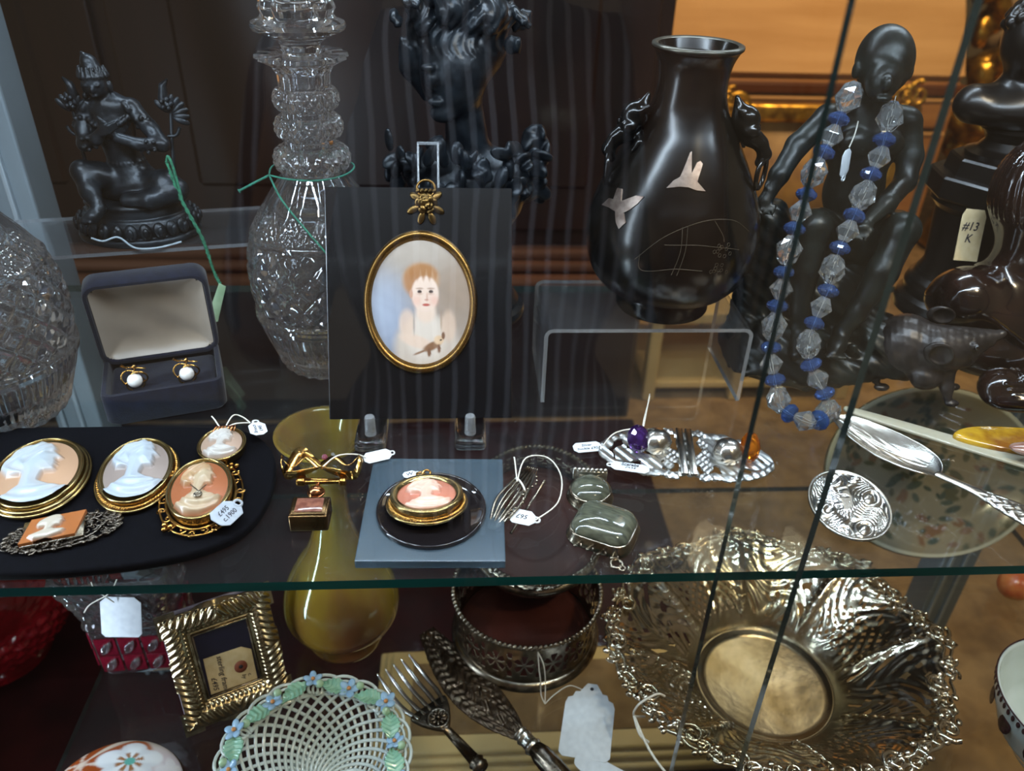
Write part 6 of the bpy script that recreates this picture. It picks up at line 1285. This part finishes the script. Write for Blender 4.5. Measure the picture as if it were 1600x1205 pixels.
rim = part('rim_ring', tube(ellipse(RB, RB, 90, bowlp(RB)), 0.0016, 8, True), PORC, t)
nl = 24
for i in range(nl):
    a = i * 2 * PI / nl; P = []; P2 = []
    for q in np.linspace(-0.6, PI + 0.6, 18):
        d_ = 0.0095 * math.sin(q); s2 = 0.0115 * math.cos(q); rr = RB + 0.002 + max(d_, -0.003) ; P.append((rr * math.cos(a + s2 / RB), rr * math.sin(a + s2 / RB), bowlp(RB) + 0.0030 + 0.18 * d_ + 0.0012 * math.cos(q)))
        rr2 = RB + 0.001 + max(d_ * 0.72, -0.003); P2.append((rr2 * math.cos(a + s2 * 0.74 / RB), rr2 * math.sin(a + s2 * 0.74 / RB), bowlp(RB) + 0.0030 + 0.16 * d_))
    lp_ = part('rim_loop', G().put(tube(P, 0.0012, 6)).put(tube(P2, 0.0010, 6)), PORC, rim)
BLUEP = mat('blue_petal_glaze', '86aed2', 0.2, 0, '9fc0dc', 200, coat=0.5); LEAFP = mat('mint_leaf_glaze', '9ec9ae', 0.2, 0, '7fb39a', 200, coat=0.5); BERP = mat('pale_green_berry_glaze', 'aecbaa', 0.15, 0, '9cbf9c', 100, coat=0.6); ORP = mat('orange_stamen', 'c98a4e', 0.4)
def flower(a, rr, zz, s_=1.0):
    g = G()
    for k in range(5): q = k * 2 * PI / 5; g.put(ball((0.0030, 0.0021, 0.0009), 10, 6), (0.0030 * math.cos(q), 0.0030 * math.sin(q), 0), (0, -0.3, q))
    f = part('flower', g, BLUEP, t, (rr * math.cos(a), rr * math.sin(a), zz), (0.35 * math.sin(a) - 0.3, -0.35 * math.cos(a), a), 'blue five-petalled flower', scale=1.25 * s_); part('flower_centre', ball((0.0012, 0.0012, 0.0011), 8, 6), ORP, f, (0, 0, 0.0008))
def leafp(a, rr, zz, rot):
    def lf_(U, W):
        x = (U - 0.5) * 0.021; wd = 0.0058 * np.sin(np.clip(U, 0.02, 1) ** 0.8 * PI) * (1 + 0.14 * np.abs(np.sin(U * 22))); v = W * 2 - 1
        return x, v * wd, 0.0016 * np.abs(v) + 0.0005 * np.sin(U * 40 - np.abs(v) * 5) - 0.0022 * (U * 2 - 1) ** 2
    part('leaf', sheet(40, 13, lf_, None, 0.0007), LEAFP, t, (rr * math.cos(a), rr * math.sin(a), zz), (0.1, 0.1, rot), 'mint green ribbed leaf')
for i, a in enumerate(np.linspace(0.15, 2 * PI + 0.15, 12, endpoint=False)):
    flower(a + 0.02 * (i % 3), RB + (0.006 if i % 2 else 0.001), 0.0465 if i % 2 else 0.0445, 1.05 if i % 3 else 0.95); leafp(a + 0.26, RB + 0.001, 0.0445, a + 0.26 + PI / 2 + (0.35 if i % 2 else -0.35))
    part('berry', ball(0.0029, 12, 8), BERP, t, ((RB + 0.002 + 0.003 * (i % 2)) * math.cos(a + 0.44), (RB + 0.002 + 0.003 * (i % 2)) * math.sin(a + 0.44), 0.0460), label='round pale green berry')

# ------------------------------------------------------------------ painted porcelain box
t = thing('painted_porcelain_box', 'domed oval porcelain box painted with a white blossom and orange leaves', 'trinket box', (-0.2230, 0.0150, ZB))
def pbc(U, W, P):
    a = U * 2 * PI; A = W * np.cos(a); B = W * np.sin(a)
    def L(c): return np.array(lin(c))
    def over(c, col, m): return c * (1 - m[..., None]) + L(col) * m[..., None]
    c = np.broadcast_to(L('d6c3b4'), A.shape + (3,)).copy(); c = over(c, 'cfc6d6', ss(-0.2, 0.7, A) * 0.9); c = over(c, 'e3d9c2', ss(0.35, 0.9, B) * 0.7)
    la = np.arctan2(B - 0.32, A + 0.42); lr = np.hypot(A + 0.42, B - 0.32); seg = ss(0.25, 0.6, np.abs(np.sin(la * 3.0 + 0.4))) * ss(0.78, 0.70, lr) * ss(0.03, 0.10, lr); c = over(c, '9c4a22', seg); c = over(c, 'c0703a', seg * ss(0.3, 0.7, lr) * 0.6); c = over(c, 'b46a34', ss(0.90, 0.97, W) * ss(0.2, -0.4, A) * 0.8)
    fx, fy = A - 0.10, B - 0.30; fa = np.arctan2(fy, fx * 1.0); fr = np.hypot(fx, fy); pet = ss(0.03, -0.03, fr - (0.24 + 0.13 * np.abs(np.sin(fa * 2.5 + 0.7)))); c = over(c, 'e9edf0', pet); c = over(c, 'c7cdd6', pet * ss(0.9, 0.3, np.abs(np.sin(fa * 2.5 + 0.7))) * 0.5)
    c = over(c, 'a06f47', pet * ss(0.16, 0.12, fr) * ss(0.5, 0.85, np.abs(np.sin(fa * 4)))); c = over(c, '5fb0a4', ss(0.065, 0.045, fr))
    fx, fy = A - 0.62, B - 0.22; fa = np.arctan2(fy, fx); fr = np.hypot(fx, fy); pet = ss(0.03, -0.03, fr - (0.15 + 0.09 * np.abs(np.sin(fa * 2.5)))); c = over(c, 'e6e6ea', pet * 0.8)
    c = over(c, '5fa89a', ss(0.06, 0.03, np.hypot(A - 0.12, (B - 0.80) * 1.4))); return c
def pbf(U, W): a = U * 2 * PI; r = np.sin(W * PI / 2); return 0.0425 * r * np.cos(a), 0.0385 * r * np.sin(a), 0.012 * np.cos(W * PI / 2) ** 0.9
V, F, cc = sheet(120, 70, pbf, cu=True, col=pbc)
part('lid', flipme(mk((V, F), 'lid', True, None, cc)), mat('painted_glaze', 'ffffff', 0.15, vcol=True, coat=0.7), t, (0, 0, 0.0245), label='painted blossom lid')
part('lid_rim', lathe([(0.97, 0.021), (1.01, 0.0215), (1.02, 0.0235), (1.0, 0.0255), (0.97, 0.025)], 80, cap=False), PGOLD, t, scale=(0.0425, 0.0385, 1))
part('base', lathe(dens([(0, 0.0), (0.80, 0.0), (0.88, 0.002), (0.99, 0.014), (1.0, 0.0215), (0, 0.0215)], 0.3), 80), PORC, t, scale=(0.0425, 0.0385, 1))

# ------------------------------------------------------------------ silver fork and server
DSIL = mat('dark_old_silver', '857a6c', 0.25, 1.0, '4c443a', 110, rvar=0.09)
t = thing('serving_fork', 'five-tined old silver serving fork with rosette on the lower shelf', 'fork', (-0.0200, 0.0800, ZB), math.radians(127))
g = G()
for k in range(5):
    y0 = (k - 2) * 0.0074; g.put(tube(smoothc([(0.004, y0 * 0.72, 0.005), (0.016, y0 * 0.95, 0.0035), (0.034, y0, 0.003), (0.056, y0 * 0.98, 0.0075)], 6), [0.0018] * 8 + [0.0016] * 8 + [0.0012, 0.0009, 0.0006], 6))
part('tines', g, SILVER, t)
part('shoulder', prism([tuple(q) for q in smoothc([(0.010, -0.0150), (0.011, 0.0), (0.010, 0.0150), (0.002, 0.0140), (-0.006, 0.0095), (-0.013, 0.0040), (-0.016, 0.0), (-0.013, -0.0040), (-0.006, -0.0095), (0.002, -0.0140)], 5, True)], 0.0032, 0.0012), DSIL, t, (0, 0, 0.0025))
g = G().put(lathe([(0, 0), (0.0085, 0), (0.0090, 0.0014), (0.0078, 0.0024), (0.0066, 0.0016), (0, 0.0012)], 32), (-0.004, 0, 0.005))
for k in range(10): g.put(ball((0.0026, 0.0012, 0.0010), 8, 5), (-0.004 + 0.0042 * math.cos(k * 0.628), 0.0042 * math.sin(k * 0.628), 0.0070), (0, 0, k * 0.628))
part('rosette', g.put(ball(0.0015, 10, 6), (-0.004, 0, 0.0074)), DSIL, t)
part('handle', G().put(tube([(-0.014, 0, 0.004), (-0.030, 0, 0.0055), (-0.048, 0, 0.0065)], [0.0032, 0.0038, 0.0046], 10, flat=0.6)).put(lathe([(0.0046, 0), (0.0062, 0.002), (0.0050, 0.004), (0.0062, 0.006), (0.0050, 0.009)], 20), (-0.047, 0, 0.0066), (0, -PI / 2, 0)), DSIL, t)
t = thing('fish_server', 'engraved dark silver fish server with broad blade and ringed collar', 'server', (0.0115, 0.1030, ZB), math.radians(126.5))
def blf(U, W):
    x = -0.050 + U * 0.118; v = W * 2 - 1; wd = 0.0045 + 0.0125 * np.sin(np.clip(U * 1.02, 0, 1) ** 0.8 * PI * 0.93) + 0.003 * U * (1 - U)
    rel = 0.0005 * np.sin(x * 700 + 4 * np.sin(v * 6)) * np.cos(v * 12 + x * 300) * (1 - v ** 6); return x, v * wd + 0.004 * np.sin(U * PI), 0.0035 + rel + 0.0025 * U * U
part('blade', sheet(180, 50, blf, None, 0.0012), mat('brown_tarnished_silver', '7c6a58', 0.28, 1.0, '4a3c30', 120, rvar=0.08), t)
hd = part('collar', lathe(dens([(0.0048, 0), (0.0062, 0.001), (0.0052, 0.003), (0.0066, 0.005), (0.0054, 0.008), (0.0056, 0.012), (0.0070, 0.0145), (0.0058, 0.017)], 0.001), 28), SILVER, t, (-0.050, 0, 0.0062), (0, -PI / 2, 0))
def hrf(T, R, Z): return R * (1 + 0.05 * np.sin(T * 8 + Z * 900) * np.sin(Z * 700))
part('handle', lathe(dens([(0.0056, 0), (0.0072, 0.006), (0.0078, 0.020), (0.0072, 0.040), (0.0, 0.046)], 0.0015), 32, hrf), DSIL, t, (-0.067, 0, 0.0075), (0, -PI / 2, 0))
tag(part('card_tag', prism([tuple(q) for q in smoothc([(-0.022, 0.0), (-0.018, 0.0075), (0.0, 0.0085), (0.026, 0.0085), (0.026, -0.0085), (0.0, -0.0085), (-0.018, -0.0075)], 4, True)], 0.0006, 0.0001), PAPER, None, (0.0985, 0.0330, ZB + 0.0006), (0, 0, math.radians(-38))), 'blank white rounded card tag lying beside the silver basket', 'tag')

# ------------------------------------------------------------------ leaf-painted platter, bowl, fruit
t = thing('oval_platter', 'oval porcelain platter painted with leafy branches leaning at the cabinet back', 'platter', (0.4330, 0.2350, ZB), rot=(math.radians(55), 0, 0))
PX, PY = 0.102, 0.078
def plc(U, W, P):
    a = U * 2 * PI; A = W * np.cos(a); B = W * np.sin(a); L = lambda c: np.array(lin(c)); c = np.broadcast_to(L('7d7462'), A.shape + (3,)).copy()
    def over(c, col, m): return c * (1 - m[..., None]) + L(col) * m[..., None]
    c = over(c, '7c6d52', 0.5 + 0.5 * np.sin(A * 3 + 2 * np.sin(B * 4)) * 0.8); r3 = np.random.default_rng(4)
    for k in range(260):
        x, y = r3.uniform(-0.95, 0.95, 2); s_ = r3.uniform(0.035, 0.085); an = r3.uniform(0, 3.1); X = (A - x) * math.cos(an) + (B - y) * math.sin(an); Y = -(A - x) * math.sin(an) + (B - y) * math.cos(an)
        if x * 0.6 + y * 0.3 + 0.4 * math.sin(x * 5 + y * 7) < 0.75: c = over(c, ('2f3a2c', '4d4a30', '6a4a2c', '3b4436')[k % 4], ss(1.3, 0.7, np.hypot(X / s_, Y / (s_ * 0.5))))
    c = over(c, 'b9b29c', ss(0.955, 0.975, W)); return c
def plf(U, W): a = U * 2 * PI; return PX * W * np.cos(a), PY * W * np.sin(a), 0.003 + 0.012 * ss(0.6, 1.0, W)
V, F, cc = sheet(200, 110, plf, None, 0.003, cu=True, col=plc)
part('dish', flipme(mk((V, F), 'dish', True, None, cc)), mat('painted_platter_glaze', 'ffffff', 0.2, vcol=True, coat=0.5), t, (0, PY + 0.003, 0.006))
part('gold_edge', tube([(PX * math.cos(a), PY * math.sin(a), 0.0150) for a in np.arange(100) * 2 * PI / 100], 0.0013, 6, True), PGOLD, t, (0, PY + 0.003, 0.006))
t = thing('china_bowl', 'white china bowl with dark patterned rim at the lower right edge', 'bowl', (0.4310, 0.0320, ZB))
part('body', lathe(dens([(0, 0.003), (0.028, 0.003), (0.030, 0), (0.032, 0.004), (0.046, 0.022), (0.055, 0.044), (0.058, 0.060), (0.0565, 0.0605), (0.053, 0.044), (0.044, 0.024), (0.026, 0.010), (0, 0.008)], 0.004), 80, cap=False), PORC, t)
DK = mat('plum_transfer_print', '2e1c20', 0.25, 0, '4a2c30', 200)
g = G().put(tube(ellipse(0.0582, 0.0582, 96, 0.0602), 0.0006, 6, True))
for i in range(72): a = i * 2 * PI / 72; g.put(ball((0.0016, 0.0004, 0.0026), 6, 5), (0.0578 * math.cos(a), 0.0578 * math.sin(a), 0.0560), (0, 0, a + PI / 2))
for i in range(14): a = i * 2 * PI / 14; g.put(ball((0.0062, 0.0005, 0.0080), 10, 6), (0.0552 * math.cos(a), 0.0552 * math.sin(a), 0.0420), (0.15 * math.sin(a), -0.15 * math.cos(a), a + PI / 2))
part('rim_pattern', g, DK, t)
t = thing('china_peach', 'small orange china peach with green leaf near the right cabinet post', 'ornament', (0.488, 0.185, ZB))
def pr_(T, R, Z): return R * (1 - 0.10 * np.exp(-((T - 4.4) / 0.25) ** 2))
part('fruit', lathe([(0.0001, 0.0)] + [(0.014 * math.sin(q), 0.0135 - 0.0135 * math.cos(q)) for q in np.linspace(0.2, PI - 0.1, 16)] + [(0.0001, 0.026)], 40, pr_), mat('peach_glaze', 'b5532e', 0.3, 0, 'c98a4a', 50, coat=0.4), t)
part('leaf', prism([tuple(q) for q in smoothc([(0, 0), (0.006, 0.005), (0.016, 0.004), (0.020, 0), (0.014, -0.005), (0.005, -0.004)], 4, True)], 0.001, 0.0003), mat('dark_leaf_glaze', '3c4a2a', 0.3), t, (0.001, -0.001, 0.0255), (0, 0.3, -0.6))

# ------------------------------------------------------------------ on the carpet below
RED = mat('dark_red_velvet', '2c0a0b', 0.9, 0, '1c0607', 16, spec=0.1, bump=0.3, bscale=500)
def clf(U, W):
    x = -1.10 + U * 1.40; y = -0.04 + W * 0.88; return x, y, -0.4965 + 0.0022 * np.sin(x * 30 + 3 * np.sin(y * 9)) * np.sin(y * 18 + x * 6)
tag(part('velvet_cloth', sheet(120, 80, clf, None, 0.002), RED, None), 'dark red velvet cloth spread on the carpet under the left half', 'cloth')
t = thing('cream_tray', 'cream painted tray with stepped moulded edge under the lower shelf', 'tray', (0.125, 0.268, -0.4925))
for sx, sy, zz, hh in ((0.44, 0.155, 0.0, 0.012), (0.425, 0.142, 0.012, 0.009), (0.41, 0.130, 0.021, 0.008)): part('step', boxm(sx, sy, hh, 0.003, 2, c=(0, 0, zz + hh / 2)), CREAMF, t)
part('panel', boxm(0.36, 0.09, 0.002, 0.0005, c=(0, 0, 0.0298)), CARPET, t, smooth=False)
RUBY2 = mat('bright_ruby_glass', 'b01a26', 0.04, 0, '7a0e18', 30, trans=0.5, ior=1.5)
t = thing('ruby_bowl', 'ruby red cut glass bowl standing low at the far left', 'bowl', (-0.545, 0.375, -0.4945))
def rbf(T, R, Z): return R * (1 - 0.05 * dia(T, Z, 22, 60, 0.3) * (Z > 0.02))
part('body', lathe(dens([(0, 0.004), (0.05, 0.004), (0.055, 0), (0.055, 0.008), (0.045, 0.016), (0.085, 0.045), (0.105, 0.085), (0.108, 0.105), (0.102, 0.105), (0.096, 0.085), (0.078, 0.052), (0.04, 0.028), (0, 0.024)], 0.003), 220, rbf, cap=False), RUBY2, t, angle=35)
# ------------------------------------------------------------------ the photographer, seen only as a reflection in the glass doors
def stripes():
    m = bpy.data.materials.new('striped_shirt_cloth'); m.use_nodes = True; nt = m.node_tree; N = nt.nodes; L = nt.links; b = N['Principled BSDF']; b.inputs['Roughness'].default_value = 0.9
    tc = N.new('ShaderNodeTexCoord'); sp = N.new('ShaderNodeSeparateXYZ'); L.new(tc.outputs['Object'], sp.inputs[0])
    nz = N.new('ShaderNodeTexNoise'); nz.inputs['Scale'].default_value = 4.0; L.new(tc.outputs['Object'], nz.inputs['Vector'])
    ad = N.new('ShaderNodeMath'); ad.operation = 'MULTIPLY_ADD'; L.new(nz.outputs['Fac'], ad.inputs[0]); ad.inputs[1].default_value = 0.03; L.new(sp.outputs['X'], ad.inputs[2])
    dv = N.new('ShaderNodeMath'); dv.operation = 'DIVIDE'; L.new(ad.outputs[0], dv.inputs[0]); dv.inputs[1].default_value = 0.0195
    fr = N.new('ShaderNodeMath'); fr.operation = 'FRACT'; L.new(dv.outputs[0], fr.inputs[0])
    cr = N.new('ShaderNodeValToRGB'); e = cr.color_ramp.elements; e[0].position = 0.0; e[0].color = lin('2a2d3c') + (1,); e[1].position = 0.62; e[1].color = lin('2a2d3c') + (1,)
    q = cr.color_ramp.elements.new(0.68); q.color = lin('c9cede') + (1,); q = cr.color_ramp.elements.new(0.92); q.color = lin('c9cede') + (1,); q = cr.color_ramp.elements.new(0.98); q.color = lin('2a2d3c') + (1,)
    L.new(fr.outputs[0], cr.inputs[0]); L.new(cr.outputs[0], b.inputs['Base Color']); return m
px, py, pz = 0.03, -0.66, -1.25
t = thing('person', 'person in a striped shirt holding up a phone, reflected in the glass doors', 'person', (px, py, pz))
s_ = Sculpt((-0.36, -0.20, 0.0), (0.36, 0.42, 1.78), 0.0075)
s_.cap((0, 0, 0.98), (0, 0.0, 1.30), 0.115, 0.125, 0.05).ell((0, -0.01, 0.93), (0.165, 0.115, 0.11), 0.05).cap((-0.15, 0, 1.36), (0.15, 0, 1.36), 0.062, 0.062, 0.05).ell((0, 0.01, 1.25), (0.155, 0.10, 0.14), 0.05)
s_.cap((0, 0.0, 1.40), (0, 0.025, 1.50), 0.055, 0.052, 0.02).ell((0, 0.035, 1.62), (0.076, 0.096, 0.115), 0.02).ell((0, 0.135, 1.605), (0.014, 0.018, 0.024), 0.008).ell((0, 0.118, 1.565), (0.026, 0.010, 0.008), 0.006).ell((0, 0.095, 1.525), (0.03, 0.03, 0.025), 0.02)
for sx in (-1, 1):
    s_.ell((sx * 0.031, 0.118, 1.628), (0.014, 0.010, 0.009), 0.004).ell((sx * 0.078, 0.03, 1.605), (0.008, 0.020, 0.032), 0.006)
    s_.chain([(sx * 0.085, -0.01, 0.92), (sx * 0.095, 0.0, 0.50), (sx * 0.10, -0.02, 0.09)], [0.088, 0.060, 0.042], 0.03).cap((sx * 0.10, -0.05, 0.045), (sx * 0.115, 0.14, 0.035), 0.040, 0.034, 0.02)
    s_.chain([(sx * 0.175, 0.0, 1.36), (sx * 0.235, 0.10, 1.12)], [0.056, 0.044], 0.03).chain([(sx * 0.235, 0.10, 1.12), (sx * 0.135, 0.285, 1.42), (sx * 0.105, 0.315, 1.48)], [0.042, 0.030, 0.026], 0.015)
    s_.ell((sx * 0.095, 0.328, 1.515), (0.022, 0.030, 0.042), 0.012)
    for k, (dy, ln) in enumerate(((0.026, 0.055), (0.012, 0.062), (-0.004, 0.058), (-0.018, 0.048))):
        s_.chain([(sx * 0.094, 0.330 + dy * 0.7, 1.545 + 0.006 * (2 - abs(k - 1))), (sx * 0.080, 0.352 + dy * 0.3, 1.565 + ln * 0.25), (sx * 0.055, 0.366, 1.555 + ln * 0.3 - k * 0.012)], [0.0100, 0.0092, 0.0080], 0.005)
    s_.chain([(sx * 0.085, 0.325, 1.495), (sx * 0.065, 0.335, 1.515), (sx * 0.048, 0.338, 1.530)], [0.0120, 0.0102, 0.0085], 0.005)
V, F = s_.VF(); col = np.broadcast_to(np.array(lin('b08268')), V.shape).copy(); col[V[:, 2] < 0.95] = lin('1c1f28'); col[V[:, 2] < 0.085] = lin('17120f')
part('body', mk((V, F), 'body', True, None, col), mat('skin_and_trousers', 'ffffff', 0.6, vcol=True), t)
s_ = Sculpt((-0.33, -0.20, 0.80), (0.33, 0.24, 1.47), 0.0085)
s_.cap((0, 0, 0.88), (0, 0.0, 1.30), 0.150, 0.140, 0.05).ell((0, -0.005, 0.92), (0.190, 0.140, 0.10), 0.05).cap((-0.155, 0, 1.355), (0.155, 0, 1.355), 0.076, 0.076, 0.05).ell((0, 0.012, 1.22), (0.185, 0.122, 0.17), 0.05).cap((0, 0, 1.38), (0, 0.01, 1.43), 0.075, 0.066, 0.02)
for sx in (-1, 1): s_.chain([(sx * 0.175, 0.0, 1.355), (sx * 0.232, 0.09, 1.145)], [0.070, 0.060], 0.03)
s_.disp(lambda X, Y, Z: 0.004 * np.sin(Z * 38 + 3 * np.sin(X * 14)) * np.sin(X * 21 + Z * 7), (-0.33, -0.2, 0.8), (0.33, 0.24, 1.47))
s_.box((0, 0, 0.80), (0.5, 0.5, 0.05), 0.0, sub=True)
part('shirt', s_.VF(), stripes(), t, label='navy and pale grey striped shirt')
s_ = Sculpt((-0.11, -0.11, 1.55), (0.11, 0.16, 1.77), 0.006)
s_.ell((0, 0.020, 1.65), (0.086, 0.102, 0.105), 0.01).ell((0, 0.135, 1.585), (0.075, 0.06, 0.085), 0.02, sub=True)
part('hair', s_.VF(), mat('brown_hair', '2a1c14', 0.6, 0, '3a281c', 60), t)
F3 = Vector((0.06462862, 0.83992117, -0.53884652)); c_ = Vector((0.0, -0.288, 0.300)) - F3 * 0.013
ph = bpy.data.objects.new('phone', mk(boxm(0.150, 0.072, 0.0085, 0.0035, 2), 'phone', True, 40)); C.objects.link(ph); ph.data.materials.append(mat('black_phone_glass', '0a0a0c', 0.15, 0, '0e0e12', 20))
mw = cam.matrix_world.copy(); mw.translation = c_; ph.matrix_world = mw; tag(ph, 'black phone held up sideways by the reflected person', 'phone')
